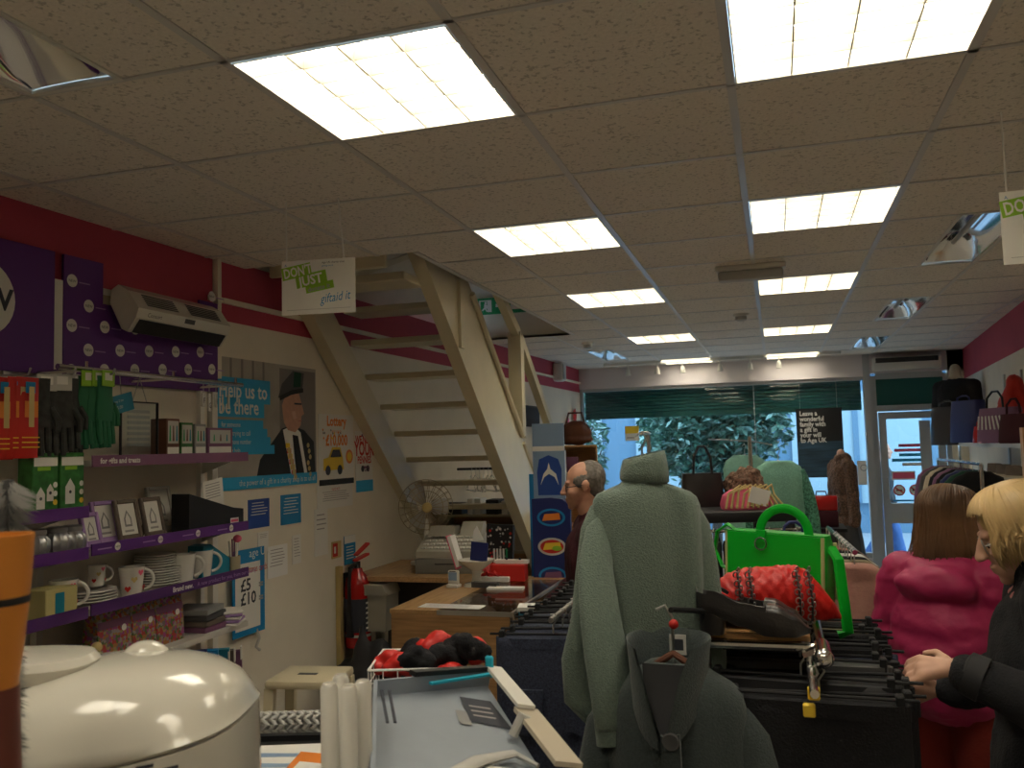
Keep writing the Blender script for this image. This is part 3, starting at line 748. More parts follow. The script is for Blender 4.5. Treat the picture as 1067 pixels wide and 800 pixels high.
prof = [(wallx(y0)+.04 + (p.x-min(q.x for q in prof)), p.z) for p in prof]
t = T('fan_heater', 'off-white wall mounted fan heater tilted down over the purple dotted board', 'heater', (0, y0, 0), math.atan(-WK) if False else 0)
b = MB(); b.prism(prof, 0, y1-y0, 'white_gloss', 'y')
b.obj('casing', t, flat=True)
P = [Vector((p[0], 0, p[1])) for p in prof]
def facep(i, j, u, v, o): # point on the panel between profile points i,j
    q = P[i].lerp(P[j], v); n = Vector((-(P[j].z-P[i].z), 0, P[j].x-P[i].x)).normalized()
    return q + n*o + Vector((0, u, 0))
sg = 1 if facep(3, 4, 0, .5, .1).x > P[3].x else -1
L = y1-y0
b = MB()
for u0, u1 in ((.10*L, .42*L), (.55*L, .9*L)):
    for k in range(6):
        v0, v1 = .12+k*.12, .20+k*.12; b.quad(facep(3, 4, u0, v0, .003*sg), facep(3, 4, u1, v0, .003*sg), facep(3, 4, u1, v1, .003*sg), facep(3, 4, u0, v1, .003*sg), 'grey_dark')
b.obj('intake_grille', t, flat=True)
b = MB(); b.quad(facep(5, 6, .02, .06, .004*sg), facep(5, 6, L-.02, .06, .004*sg), facep(5, 6, L-.02, .97, .004*sg), facep(5, 6, .02, .97, .004*sg), 'black'); b.obj('outlet_grille', t, flat=True)
b = MB()
b.quad(facep(4, 5, L*.47, .15, .003*sg), facep(4, 5, L*.58, .15, .003*sg), facep(4, 5, L*.58, .65, .003*sg), facep(4, 5, L*.47, .65, .003*sg), 'grey_dark')
d3 = (P[4]-P[5]).normalized(); n3 = Vector((-(P[5].z-P[4].z), 0, P[5].x-P[4].x)).normalized()*sg
M0 = b.M; o = facep(4, 5, .06, .75, .003*sg)
b.M = Matrix(((0, -n3.x, d3.x, o.x), (1, -n3.y, d3.y, o.y), (0, -n3.z, d3.z, o.z), (0, 0, 0, 1)))
b.text('Consort', .026, 0, 0, 0, 'grey_dark'); b.M = M0
b.obj('badge', t, flat=True)

# ---------------------------------------------------------------- wall shelving, two bays
SX = -2.38
mat('shelf_white', (.55, .52, .48), .5)
def shelf_bay(label, ya, yb, zs, back=True):
    t = T('wall_shelving', label, 'shelving', (wallx((ya+yb)/2), (ya+yb)/2, 0))
    o = Vector(t.location); L = yb-ya
    b = MB(); b.box(.02, .035, -L/2+.01, L/2-.01, .25, 2.02, 'wall_cream'); b.obj('back_panel', t, flat=True)
    b = MB(); b.box(.035, .06, -L/2, -L/2+.03, .1, 2.03, 'white_plastic'); b.box(.035, .06, L/2-.03, L/2, .1, 2.03, 'white_plastic'); b.obj('upright', t, flat=True)
    for z, txt, tm, dots in zs:
        b = MB(); b.box(.04, SX-o.x, -L/2+.002, L/2-.002, z-.035, z-.012, 'shelf_white')
        for s_ in (-1, 1): b.prism([(.04, z-.03), (SX-o.x-.05, z-.03), (.04, z-.10)], s_*(L/2-.02)-.003, s_*(L/2-.02)+.003, 'white_plastic', 'y')
        s = b.obj('shelf', t, flat=True)
        if txt is None: 
            continue
        b = MB(); b.M = Matrix.Translation((SX-o.x, 0, z)) @ Matrix.Rotation(pi/2, 4, 'Z')
        b.box(-L/2+.004, L/2-.004, -.006, 0, -.036, .006, tm)
        b.text(txt[0], .028, -L/2+.04+(.40 if dots == 2 else 0), -.024, -.007, 'paper', bold=.001)
        if txt[1]: b.text(txt[1], .026, -L/2+.04+.155+(.40 if dots == 2 else 0), -.024, -.007, 'lilac')
        if dots == 1:
            for k in range(4): b.disc(-L/2+.13+.235*k, -.015, .015, -.007, 'paper', 14); b.text('NEW', .011, -L/2+.13+.235*k, -.019, -.008, 'ink', 'CENTER'); b.rect(-L/2+.03+.235*k, -.018, -L/2+.10+.235*k, -.013, -.007, 'lilac')
        b.obj('price_strip', s, flat=True)
    return t
shelf_bay('purple edged shelving bay with frames, mugs and plates, below the dotted board', 2.552, 3.525,
          [(1.725, ('for gifts and treats', ''), 'plum', 0), (1.405, ('', ''), 'purple', 1), (1.192, ('Brand new.', 'A new product for you, from our charity'), 'purple_dark', 2), (.962, None, None, 0), (.68, None, None, 0)])
shelf_bay('shelving bay nearest the camera at the left edge, with silver jars', 1.56, 2.545, [(1.545, ('Brand new', ''), 'purple', 0), (1.398, ('Brand new', ''), 'purple', 0), (1.188, ('Brand new', ''), 'purple_dark', 0), (.962, None, None, 0)])
# chrome hanging rail
a, c = onX(60, 381, -2.42), onX(252, 402, -2.42)
t = T('hanging_rail', 'chrome hanging rail on brackets in front of the purple dotted board', 'rail', (-2.42, 2.5, 2.05))
o = Vector(t.location); ya, yb = a.y, c.y; zr = (a.z+c.z)/2
b = MB(); b.tube([Vector((-2.42, ya, zr))-o, Vector((-2.42, yb, zr))-o], .011, 'chrome'); b.obj('bar', t)
b = MB()
for y in (2.57, 3.05, 3.49): b.tube([Vector((wallx(y)+.03, y, zr))-o, Vector((-2.42, y, zr))-o], .008, 'chrome'); b.tube([Vector((-2.42, y, zr))-o, Vector((-2.42, y, zr+.03))-o], .006, 'chrome')
b.obj('bracket', t)
print('rail', ya, yb, zr)

# ---- things on the shelves (depth from the wall plane given by X)
def S_(px, py, X=-2.46): return onX(px, py, X)
RZS = pi/2          # shelf items: local -Y looks into the room
# hooks with gloves and packs (near bay): prongs
def hook(y, z, label, n=1):
    t = T('display_hook', label, 'hook', (wallx(y)+.04, y, z), 0, 'display hooks on the near bay')
    b = MB(); b.tube([(0, 0, 0), (.30, 0, .0), (.31, 0, .02)], .004, 'steel', 6); b.box(0, .006, -.02, .02, -.03, .03, 'steel'); b.obj('prong', t)
for i, (px, lab_) in enumerate(((16, 'hook holding the red packs at the left edge'), (62, 'hook holding the dark gloves'), (102, 'hook holding the green garden gloves'))):
    q = S_(px, 392, -2.42); hook(q.y, q.z+.005, lab_)
def glove(label, px, py, X, L, m, rz, cuff=None, group='gardening gloves on the hook'):
    p = S_(px, py, X); t = T('garden_glove', label, 'glove', (p.x, p.y, p.z), rz, group)
    b = MB(); b.loft([sup(0, 0, w_, d_, z, 16, 2.2) for w_, d_, z in ((.045, .012, 0), (.042, .014, -.25*L), (.05, .016, -.4*L), (.05, .016, -.62*L))], m)
    for k in range(4): b.tube([(-.036+.024*k, 0, -.58*L), (-.038+.025*k, -.006, -.8*L), (-.036+.024*k, -.012, -(.93+.05*(k in (1, 2)))*L)], [.012, .012, .009], m, 8)
    b.tube([(.045, 0, -.38*L), (.068, -.004, -.52*L), (.066, -.01, -.68*L)], [.014, .013, .009], m, 8)
    b.obj('palm', t)
    if cuff:
        b = MB(); b.box(-.036, .036, -.017, -.0135, -.14*L, .02, cuff); b.rect(-.022, -.06*L, .022, .012, -.0175, 'paper'); b.obj('header_card', t)
mat('glove_grey', (.035, .037, .035), .75, nz=.5, ns=30); mat('glove_green', (.012, .13, .055), .7)
for i, px in enumerate((38, 46, 54, 62, 70, 79)):
    glove('%s dark grey glove from the left in the bunch hanging under the rail' % ORD[i], px, 394+i % 2*2, -2.40-.012*(i % 3), .27, 'glove_grey', 1.1+.25*(i % 3), 'grey_light' if i % 2 else None)
for i, px in enumerate((92, 101, 109)):
    glove('%s green garden glove from the left, with green header card' % ORD[i], px, 392, -2.40+.01*i, .27, 'glove_green', 1.3+.2*i, 'lime')
def pack(label, px, py, X, w, h, m, parts, rz=RZS, group='red packs on the hook'):
    p = S_(px, py, X); t = T('hanging_pack', label, 'packet', (p.x, p.y, p.z), rz, group)
    b = MB(); b.loft([[Vector((sx*w/2*s_, d, z)) for sx, d in ((-1, 0), (-.6, -e), (.6, -e), (1, 0), (.6, e), (-.6, e))] for s_, e, z in ((1, .002, 0), (1, .004, -.1*h), (1, .016, -.5*h), (1, .012, -.9*h), (1, .002, -h))], m); b.obj('bag', t)
    b = MB(); parts(b, w, h); b.obj('print', t, flat=True)
def rp(b, w, h):
    b.rect(-w*.22, -h*.2, w*.22, -h*.06, -.013, 'blue'); b.rect(-w*.3, -h*.5, w*.3, -h*.3, -.018, 'orange'); b.rect(-w*.12, -h*.62, w*.12, -h*.12, -.0185, 'straw')
    for k in range(3): b.rect(-w*.4, -h*(.74+.06*k), w*.4, -h*(.755+.06*k), -.017, 'yellow')
for i, px in enumerate((3, 20, 29)): pack('%s red and orange hanging pack from the left edge' % ORD[i], px, 393, -2.41+.012*i, .09, .27, 'red', rp)
# boxed bird houses on near bay
for i, (px, l) in enumerate(((46, 'green boxed bird house pack, left one of the pair on the shelf'), (74, 'green boxed bird house pack, right one of the pair on the shelf'))):
    p = S_(px, 529, -2.40); t = T('bird_house_pack', l, 'box', (-2.43, p.y, 1.533), RZS, 'bird house packs')
    b = MB(); b.rbox(-.055, .055, -.035, .03, 0, .21, 'green_pack', .003, 1); b.obj('box', t)
    b = MB(); y = -.036
    b.rect(-.05, .165, .05, .195, y, 'paper'); b.rect(-.035, .15, .02, .163, y, 'lime')
    for hx, hz, s_ in ((-.022, .02, 1), (.018, .045, .8)) if i == 0 else ((-.012, .03, 1.2),):
        b.poly([(hx-.018*s_, hz), (hx+.018*s_, hz), (hx+.018*s_, hz+.05*s_), (hx, hz+.075*s_), (hx-.018*s_, hz+.05*s_)], y-.001, 'china'); b.disc(hx, hz+.035*s_, .006, y-.002, 'ink', 10)
    for k in range(3): b.disc(.04, .04+.03*k, .010, y-.001, 'paper' if k else 'yellow', 12)
    b.obj('print', t, flat=True)
# silver ribbed jars
mat('silver_paint', (.42, .42, .43), .32, .7)
t0 = None
for i, (px, py) in enumerate(((42, 566), (64, 564), (80, 560))):
    p = S_(px, py, -2.42)
    if i == 0:
        t0 = T('silver_jar', 'first ribbed silver jar from the left on the near bay', 'jar', (-2.44, p.y, 1.386), 0, 'ribbed silver jars')
        b = MB(); n = 36; rings = []
        for r, z in ((.02, 0), (.035, .005), (.045, .03), (.045, .055), (.03, .075), (.022, .08)):
            rings.append([Vector(((r*(1+.07*cos(12*2*pi*a/n)))*cos(2*pi*a/n), (r*(1+.07*cos(12*2*pi*a/n)))*sin(2*pi*a/n), z)) for a in range(n)])
        b.loft(rings, 'silver_paint'); b.obj('bowl', t0)
        b = MB(); b.lathe([(.03, .076), (.034, .082), (.034, .092), (.028, .097)], (0, 0, 0), 'silver_paint'); b.obj('lid', t0)
    else: dup(t0, (-2.44, p.y, 1.386), label='%s ribbed silver jar from the left on the near bay' % ORD[i])
# mugs
def mug(label, y, z, X, s=1.0, hearts=True, hang=-.75, group='mugs on the shelf'):
    t = T('mug', label, 'mug', (X, y, z), hang, group)
    b = MB(); b.lathe([(.028*s, 0), (.032*s, .003), (.036*s, .04), (.042*s, .098*s), (.043*s, .10*s), (.040*s, .10*s), (.033*s, .02), (.0, .012)], (0, 0, 0), 'china', 28); b.obj('cup', t)
    b = MB(); b.tube([(0, (.036+.034*sin(q*pi/12))*s, (.054+.034*cos(q*pi/12))*s) for q in range(13)], .0055*s, 'china', 8); b.obj('handle', t)
    if hearts:
        b = MB()
        for k in range(9):
            a = -.4+.5*k; zz = (.03, .06, .082)[k % 3]*s; r = (.0365+.007*zz/.1)*s+.0012
            c = Vector((r*cos(a), r*sin(a), zz)); tx = Vector((-sin(a), cos(a), 0)); up_ = Vector((0, 0, 1)); h = .011*s
            b.add([c+tx*(h*u)+up_*(h*v) for u, v in ((0, -1), (.95, .1), (.75, .75), (.3, .8), (0, .4), (-.3, .8), (-.75, .75), (-.95, .1))], [tuple(range(8))], ('red', 'straw', 'pink_card')[k % 3])
        b.obj('heart_pattern', t, flat=True)
Z2 = 1.18
def ysh(px, py, X): return onX(px, py, X).y
mug('white mug with red and gold hearts in front of the plates', ysh(137, 610, -2.43), Z2, -2.43, 1.15)
mug('heart mug standing on the flat plates at the back', ysh(101, 596, -2.50), Z2+.055, -2.50, .8, True)
mug('plain white mug, first of the two right of the plates', ysh(191, 600, -2.46), Z2, -2.46, 1.2, False)
mug('plain white mug, second of the two right of the plates, near the shelf end', ysh(210, 596, -2.47), Z2, -2.47, 1.2, False)
mug('white mug with red heart at the end of the near bay', ysh(66, 620, -2.46), Z2-.004, -2.46, 1.15)
def plate(label, X, y, z, r, group):
    b = MB(); b.lathe([(.0, 0), (r*.55, 0), (r*.62, .003), (r*.97, .012), (r, .0135), (r*.97, .0165), (r*.6, .007), (0, .005)], (0, 0, 0), 'china', 36)
    return tag(b.obj('dinner_plate', None, (X, y, z)), label, 'plate', group)
yp = ysh(97, 612, -2.48)
for k in range(4): plate('flat white plates in the low stack behind the near bay mug', -2.50, yp, Z2+.011*k, .10, 'low stack of plates')
yp = ysh(164, 600, -2.52)
for k in range(12): plate('white plates in the tall stack of twelve behind the heart mug', -2.53, yp, Z2+.0105*k, .105 if k < 7 else .085, 'tall stack of plates')
# cream box with teal end in near bay
p = onX(50, 640, -2.42)
t = T('mug_box', 'pale yellow green gift box with teal stripe below the silver jars', 'box', (-2.44, p.y+.02, 1.178), RZS)
b = MB(); b.rbox(-.07, .07, -.06, .05, 0, .10, 'khaki_box', .003, 1); b.obj('carton', t)
b = MB(); b.rect(-.03, .004, .01, .085, -.0605, 'teal_plastic'); b.obj('stripe', t, flat=True)
# flower gift bags
for i, (pa, pc) in enumerate(((103, 138), (139, 163), (164, 192))):
    ya, yb = ysh(pa, 672, -2.44), ysh(pc, 662, -2.44)
    t = T('flower_gift_bag', '%s bright flower patterned gift bag from the left on the lower shelf' % ORD[i], 'gift bag', (-2.48, (ya+yb)/2, .95), RZS, 'flower patterned gift bags')
    w_ = (yb-ya)/2; b = MB(); b.loft([[Vector((x, y, z)) for x, y in ((-w_, -.04*k), (w_, -.04*k), (w_, .04*k), (-w_, .04*k))] for z, k in ((0, 1), (.1, .9), (.20, .5))], 'flowers'); b.obj('bag', t, flat=True)
    b = MB(); b.quad((-w_*.97, -.0365, .128), (w_*.97, -.0365, .128), (w_*.97, -.0305, .155), (-w_*.97, -.0305, .155), 'plum'); b.disc(w_*.5, .118, .013, -.0385, 'paper', 12); b.obj('label', t, flat=True)
for i in range(4):
    y = ysh(50+i*17, 690, -2.44)
    t = T('soft_toy_chick', '%s small yellow and brown ornament from the left on the dim lower shelf' % ORD[i], 'ornament', (-2.45, y, .95), 0, 'small ornaments on the lower shelf')
    b = MB(); b.ball((0, 0, .03), (.03, .032, .032), ('straw', 'orange_pot', 'straw', 'khaki_box')[i]); b.obj('body', t)
    b = MB(); b.ball((.008, 0, .072), (.02, .02, .02), ('straw', 'brown_pot', 'grey_light', 'straw')[i]); b.obj('head', t)
# leather boxes / albums right of the bags
yb_ = ysh(215, 650, -2.46)
for k in range(4):
    t = T('photo_album', '%s from the bottom in the stack of brown photo albums' % ORD[k], 'album', (-2.50, yb_-.01*k, .95+.026*k), RZS+.08*k, 'stack of brown albums')
    b = MB(); b.rbox(-.09, .09, -.10, .08, 0, .024, ('plum', 'brown_grey', 'grey_dark', 'grey')[k], .004, 2); b.obj('cover', t); b = MB(); b.box(-.085, .092, -.094, .074, .005, .019, 'paper'); b.obj('pages', t)
t = T('paper_pile', 'pale paper bags lying on the end of the lower shelf', 'paper bags', (-2.45, 3.44, .95), RZS+.3)
b = MB()
for k in range(5): b.rbox(-.07, .07, -.08, .06, .013*k, .013*k+.011, 'lilac' if k % 2 else 'paper', .003, 1, Matrix.Rotation(.1*k, 4, 'Z'))
b.obj('sheets', t)
# photo frames
def pframe(label, px, py, X, w, h, m, rz, z):
    y = ysh(px, py, X); t = T('framed_picture', label, 'photo frame', (X, y, z), 0, 'photo frames on the middle shelf', rot=Euler((-.22, 0, rz)))
    b = MB(); f = .016
    for x0, x1, z0, z1 in ((-w/2, -w/2+f, 0, h), (w/2-f, w/2, 0, h), (-w/2+f, w/2-f, 0, f*1.6), (-w/2+f, w/2-f, h-f, h)): b.rbox(x0, x1, -.008, .008, z0, z1, m, .003, 1)
    b.obj('moulding', t)
    b = MB(); b.box(-w/2+f, w/2-f, 0, .005, f, h-f, 'paper'); b.poly([(0, h*.75), (w*.16, h*.55), (w*.16, h*.35), (-w*.16, h*.35), (-w*.16, h*.55)], -.001, 'grey'); b.poly([(0, h*.68), (w*.1, h*.54), (w*.1, h*.4), (-w*.1, h*.4), (-w*.1, h*.54)], -.0015, 'paper')
    b.rect(-w*.2, h*.22, w*.2, h*.27, -.001, 'ink_soft'); b.obj('picture', t, flat=True)
    b = MB(); b.bar((0, .01, h*.7), (0, .07, .02), .03, .003, m); b.obj('prop', t)
ZM = 1.394
pframe('small lilac photo frame at the start of the middle shelf', 98, 558, -2.41, .10, .13, 'lilac', RZS+.1, ZM)
pframe('lilac photo frame just behind the small lilac frame', 113, 552, -2.46, .12, .165, 'lilac', RZS-.05, ZM)
pframe('dark frame with a pink house picture, third along the middle shelf', 137, 550, -2.43, .125, .165, 'brown_grey', RZS, ZM)
pframe('dark frame with a grey house picture, nearest the black file box', 163, 548, -2.43, .125, .165, 'brown_grey', RZS+.05, ZM)
pframe('pale frame standing at the back next to the black file box', 172, 540, -2.56, .15, .20, 'grey_light', RZS, ZM)
# black magazine file
ya, yb = ysh(189, 545, -2.43), ysh(246, 541, -2.43)
t = T('magazine_file', 'black cut away magazine file holding papers on the middle shelf', 'magazine file', (-2.44, ya, ZM), RZS)
L = yb-ya; b = MB(); sidep = [(0, 0), (L, 0), (L, .075), (L*.80, .085), (0, .165)]
b.prism(sidep, -.05, -.046, 'black', 'y'); b.prism(sidep, .036, .04, 'black', 'y'); b.box(0, L, -.046, .036, 0, .004, 'black'); b.box(0, .004, -.046, .036, 0, .165, 'black'); b.box(L-.004, L, -.046, .036, 0, .075, 'black'); b.obj('box', t, flat=True)
b = MB(); b.rect(L*.74, .012, L*.9, .038, -.0505, 'paper'); b.rect(L*.75, .02, L*.89, .032, -.051, 'pink_card'); b.obj('label', t, flat=True)
M = Matrix.Rotation(-.12, 4, 'Y'); b = MB(); b.box(L*.35, L*.72, -.03, -.028, .02, .19, 'paper', M); 
for k in range(6): b.box(L*.40, L*.66, -.0305, -.0303, .17-.012*k, .174-.012*k, 'ink_soft', M)
tag(b.obj('card_sheet', None, (-2.44, ya, ZM+.004), RZS, flat=True), 'white printed card standing in the black magazine file', 'card')
# top shelf things
def gl_box(label, x0, x1, X, h, name, m, cat):
    ya, yb = ysh(x0, 470, X), ysh(x1, 470, X); t = T(name, label, cat, (X, (ya+yb)/2, 1.714), RZS, 'boxed gifts on the top shelf'); w_ = (yb-ya)/2
    return t, w_
for i, (x0, x1, h, m) in enumerate(((165, 179, .165, 'leather_brown'), (180, 193, .15, 'green_pack'), (195, 207, .145, 'grey'), (208, 235, .13, 'plum'))):
    t, w_ = gl_box('%s small boxed gift set along the top shelf, right of the wire frame' % ORD[i], x0, x1, -2.47, h, 'gift_box', m, 'gift box')
    b = MB(); b.rbox(-w_, w_, -.04, .04, 0, h, m, .002, 1); b.obj('carton', t)
    b = MB(); y = -.041; b.rect(-w_*.85, .01, w_*.85, .045, y, 'paper'); b.rect(-w_*.8, .06, w_*.8, h-.01, y, 'grey_light'); 
    for k in range(3): b.poly([(-w_*.5+w_*.5*k-.006, .07), (-w_*.5+w_*.5*k+.006, .07), (-w_*.5+w_*.5*k+.003, h-.03), (-w_*.5+w_*.5*k-.003, h-.03)], y-.001, ('green_sign', 'leather_brown', 'teal_plastic')[k])
    b.obj('print', t, flat=True)
ya, yb = ysh(128, 420, -2.41), ysh(166, 420, -2.41)
t = T('memo_board', 'black edged clear memo frame hanging from the chrome rail', 'frame', (-2.42, (ya+yb)/2, onX(145, 478, -2.42).z), RZS)
w_ = (yb-ya)/2; h = .225; b = MB()
for p0, p1 in (((-w_, 0, 0), (w_, 0, 0)), ((w_, 0, 0), (w_, 0, h)), ((w_, 0, h), (-w_, 0, h)), ((-w_, 0, h), (-w_, 0, 0))): b.bar(p0, p1, .005, .01, 'black', (0, 1, 0))
b.tube([(-w_*.4, 0, h), (0, 0, 2.02-t.location.z+.015), (w_*.4, 0, h)], .002, 'steel', 5); b.obj('edge', t, flat=True)
b = MB(); b.box(-w_, w_, -.001, .001, 0, h, 'glass'); b.obj('pane', t, flat=True)
b = MB(); 
for k in range(7): b.box(-w_*.6, w_*.6, .002, .004, .05+.022*k, .062+.022*k, 'grey_light')
b.obj('memo_lines', t, flat=True)
p = onX(128, 420, -2.40); t = T('price_ticket', 'teal price ticket hanging under the chrome rail', 'ticket', (-2.40, p.y, p.z), RZS, rot=Euler((0, -.25, RZS)))
b = MB(); b.box(-.055, .055, -.001, .001, -.035, .035, 'teal_plastic'); b.text('any 2 for', .014, -.045, .008, -.002, 'paper'); b.text('£5.00', .018, -.045, -.018, -.002, 'paper'); b.tube([(0, 0, .035), (.01, 0, .11)], .0015, 'steel', 5); b.obj('ticket', t, flat=True)
for i, px in enumerate((212, 218, 225, 232, 238)):
    p = onX(px, 405, -2.42); t = T('key_tag', '%s white letter tag from the left on the end of the chrome rail' % ORD[i], 'tag', (-2.42, p.y, zr-.012), RZS+.2*i, 'hanging letter tags')
    b = MB(); b.box(-.012, .012, -.004, .004, -.10-.02*(i % 2), -.04, 'china'); b.text('FGHJE'[i], .035, 0, -.085-.02*(i % 2), -.005, 'ink', 'CENTER'); b.tube([(0, 0, -.04), (0, 0, .015)], .0015, 'steel', 5); b.obj('block', t, flat=True)
# teal bag and pencils behind mugs
y = ysh(231, 590, -2.46); t = T('teal_bag', 'folded teal bag at the shelf end behind the mugs', 'bag', (-2.49, y-.03, Z2), RZS)
b = MB(); b.prism([(-.14, 0), (.09, 0), (.09, .05), (.0, .10), (-.08, .145), (-.13, .14)], -.05, .03, 'teal_plastic', 'y'); b.obj('body', t, flat=True)
y = ysh(244, 565, -2.42); t = T('pen_pot', 'small pot of slim pens with a pink flower top at the shelf end', 'pen pot', (-2.44, 3.50, Z2))
b = MB(); b.lathe([(.03, 0), (.03, .07), (.027, .07), (.027, .01)], (0, 0, 0), 'cream_dark'); b.obj('pot', t)
b = MB()
for k in range(7): b.tube([(.012*cos(k), .012*sin(k), .02), (.022*cos(k), .022*sin(k), .13+.01*(k % 3))], .004, ('paper', 'grey_light', 'plum')[k % 3], 6)
b.obj('pens', t); b = MB(); b.ball((.02, .0, .15), (.02, .02, .018), 'pink_card'); b.obj('flower_top', t)
# books on the lowest shelf end
for i, (px, m) in enumerate(((198, 'navy'), (210, 'blue'), (222, 'teal_plastic'), (228, 'brown_grey'), (235, 'plum'))):
    y = ysh(px, 700, -2.45); t = T('picture_book', '%s upright book from the left on the lowest shelf' % ORD[i], 'book', (-2.47, y, .67), RZS, 'books on the lowest shelf', rot=Euler((0, -.15, RZS+.5)))
    b = MB(); b.box(-.012, .012, -.09, .09, 0, .22-.015*i, m); b.box(-.0125, .0125, -.0905, -.085, .12, .18, 'paper'); b.obj('cover', t, flat=True)
    b = MB(); b.box(-.0095, .0095, -.084, .092, .004, .214-.015*i, 'paper'); b.obj('pages', t, flat=True)
p = wl(262, 665); t = T('wall_hook_clip', 'clear plastic clip hanging under the price poster', 'clip', (p.x+.02, p.y, p.z), RZL)
b = MB(); b.tube([(0, -.01, .05), (.01, -.02, .0), (-.01, -.015, -.04), (.015, -.02, -.06)], .008, 'grey_light'); b.obj('clip', t)
# ---------------------------------------------------------------- till area under the stairs
CZ = .95
t = T('shop_counter', 'beech shop counter with a glass display top, in front of the stairs', 'counter', (-1.52, 4.42, 0))
b = MB(); x0, x1, y0, y1 = -.31, .31, -.52, .56
b.box(x0, x1, y0, y0+.03, .05, CZ-.02, 'wood'); b.box(x0, x0+.03, y0+.03, y1, .05, CZ-.02, 'wood'); b.box(x0+.03, x1, y1-.03, y1, .05, CZ-.02, 'wood'); b.box(x0+.03, x1-.02, y0+.03, y1-.03, .30, .33, 'wood'); b.box(x0+.02, x1-.02, y0+.05, y1-.02, 0, .05, 'black')
b.box(x1-.03, x1, y0+.03, y1-.03, .05, .34, 'wood'); b.obj('carcass', t, flat=True)
b = MB(); b.box(x0-.005, x0+.24, y0-.005, y1, CZ-.02, CZ, 'wood_top'); b.box(x0+.24, x1+.02, y1-.10, y1+.02, CZ-.02, CZ, 'wood_top'); b.obj('worktop', t, flat=True)
b = MB(); b.box(x0+.24, x1, y0, y1-.10, CZ-.012, CZ, 'glass'); b.box(x1-.008, x1, y0+.03, y1-.03, .34, CZ-.015, 'glass'); b.obj('glass_top', t, flat=True)
b = MB(); b.box(x1-.015, x1+.003, y0, y0+.012, .34, CZ, 'steel'); b.box(x0+.24, x1+.003, y0-.006, y0+.004, CZ-.02, CZ+.001, 'steel'); b.box(x1-.01, x1+.004, y0, y1-.1, CZ-.014, CZ+.002, 'steel'); b.obj('metal_edge', t, flat=True)
b = MB(); b.box(x0+.06, x1-.05, y0+.05, y1-.05, .60, .61, 'wood_shelf'); b.obj('inner_shelf', t, flat=True)
for i in range(7): 
    tag(MB().rbox(-.035, .035, -.05, .05, 0, .03+.008*(i % 3), ('paper', 'red', 'navy', 'straw', 'plum', 'teal_plastic', 'paper')[i], .004, 1).obj('display_box', None, (-1.42+.14*(i % 2), 4.05+.13*i, .61)), '%s small boxed item from the front under the glass counter top' % ORD[i], 'box', 'small boxes inside the counter')
def onc(px, py, z=CZ): return onZ(px, py, z)
def flatitem(name, label, cat, px, py, w, d, h, m, rz=0, z=CZ, pr=None, group=None):
    p = onc(px, py, z); b = MB(); b.box(-w/2, w/2, -d/2, d/2, 0.001, h, m)
    if pr: pr(b, w, d, h)
    return tag(b.obj(name, None, (p.x, p.y, z), rz, flat=True), label, cat, group)
def lines(b, w, d, h):
    for k in range(5): b.add([(-w*.4, -d*.35+k*d*.16, h+.0005), (w*.3, -d*.35+k*d*.16, h+.0005), (w*.3, -d*.3+k*d*.16, h+.0005), (-w*.4, -d*.3+k*d*.16, h+.0005)], [(0, 1, 2, 3)], random.choice(['brown_grey', 'ink_soft', 'plum']))
flatitem('counter_notice', 'white notice sheet taped flat at the front corner of the counter', 'notice', 471, 632, .32, .10, .003, 'paper', -.02, pr=lines)
flatitem('leaflet_stack', 'small stack of white and blue leaflets on the counter corner', 'leaflets', 551, 635, .10, .12, .02, 'paper', .2)
p = onc(560, 648); 
t = T('counter_flyer', 'blue flyer hanging on the front right corner of the counter', 'flyer', (-1.195, 4.0, .86), pi/2); b = MB(); b.box(-.06, .06, -.003, 0, -.07, .09, 'blue_light'); b.text('your will', .03, -.05, .04, -.004, 'paper'); b.text('matters', .03, -.05, 0, -.004, 'paper'); b.obj('sheet', t, flat=True)
t = T('counter_poster', 'pale blue notice fixed on the glass side of the counter', 'poster', (-1.195, 4.72, .80), pi/2); b = MB(); b.box(-.09, .09, -.004, 0, -.16, .13, 'lcd'); b.rect(-.07, .04, .07, .09, -.005, 'paper')
for k in range(4): b.rect(-.07, -.12+.035*k, .06, -.108+.035*k, -.005, 'navy')
b.obj('sheet', t, flat=True)
# card terminal
p = onc(473, 612); t = T('card_terminal', 'small white customer display with a blue screen on the counter', 'card terminal', (p.x, p.y, CZ), -.15)
b = MB(); b.rbox(-.035, .035, -.03, .03, 0, .02, 'white_plastic', .006); b.rbox(-.033, .033, -.012, .012, .015, .095, 'white_plastic', .008); b.obj('case', t); b = MB(); b.rect(-.026, .04, .026, .085, -.0125, 'lcd'); b.rect(-.02, .087, .02, .092, -.0127, 'ink'); b.obj('screen', t, flat=True)
# leaflet stand: pale cone dish on pedestal
p = onc(497, 610); t = T('leaflet_stand', 'cream pedestal dish holding a navy card and white leaflets', 'stand', (p.x, p.y, CZ))
b = MB(); b.lathe([(.0, 0), (.075, .0), (.07, .012), (.03, .02), (.024, .06), (.03, .085), (.10, .135), (.105, .145), (.098, .145), (.03, .10), (0, .1)], (0, 0, 0), 'white_gloss', 28); b.obj('pedestal', t)
b = MB(); b.box(-.045, .055, -.02, -.014, .14, .245, 'navy', Matrix.Rotation(.1, 4, 'Y')); b.obj('navy_card', t, flat=True)
b = MB(); b.box(-.075, -.055, -.03, .05, .13, .31, 'paper', Matrix.Rotation(-.30, 4, 'Y')); b.box(-.082, -.077, -.03, .05, .12, .315, 'pink_card', Matrix.Rotation(-.30, 4, 'Y')); b.prism([(-.03, .24), (.04, .25), (.0, .33), (-.02, .30)], .02, .024, 'paper', 'y'); b.obj('leaflets', t, flat=True)
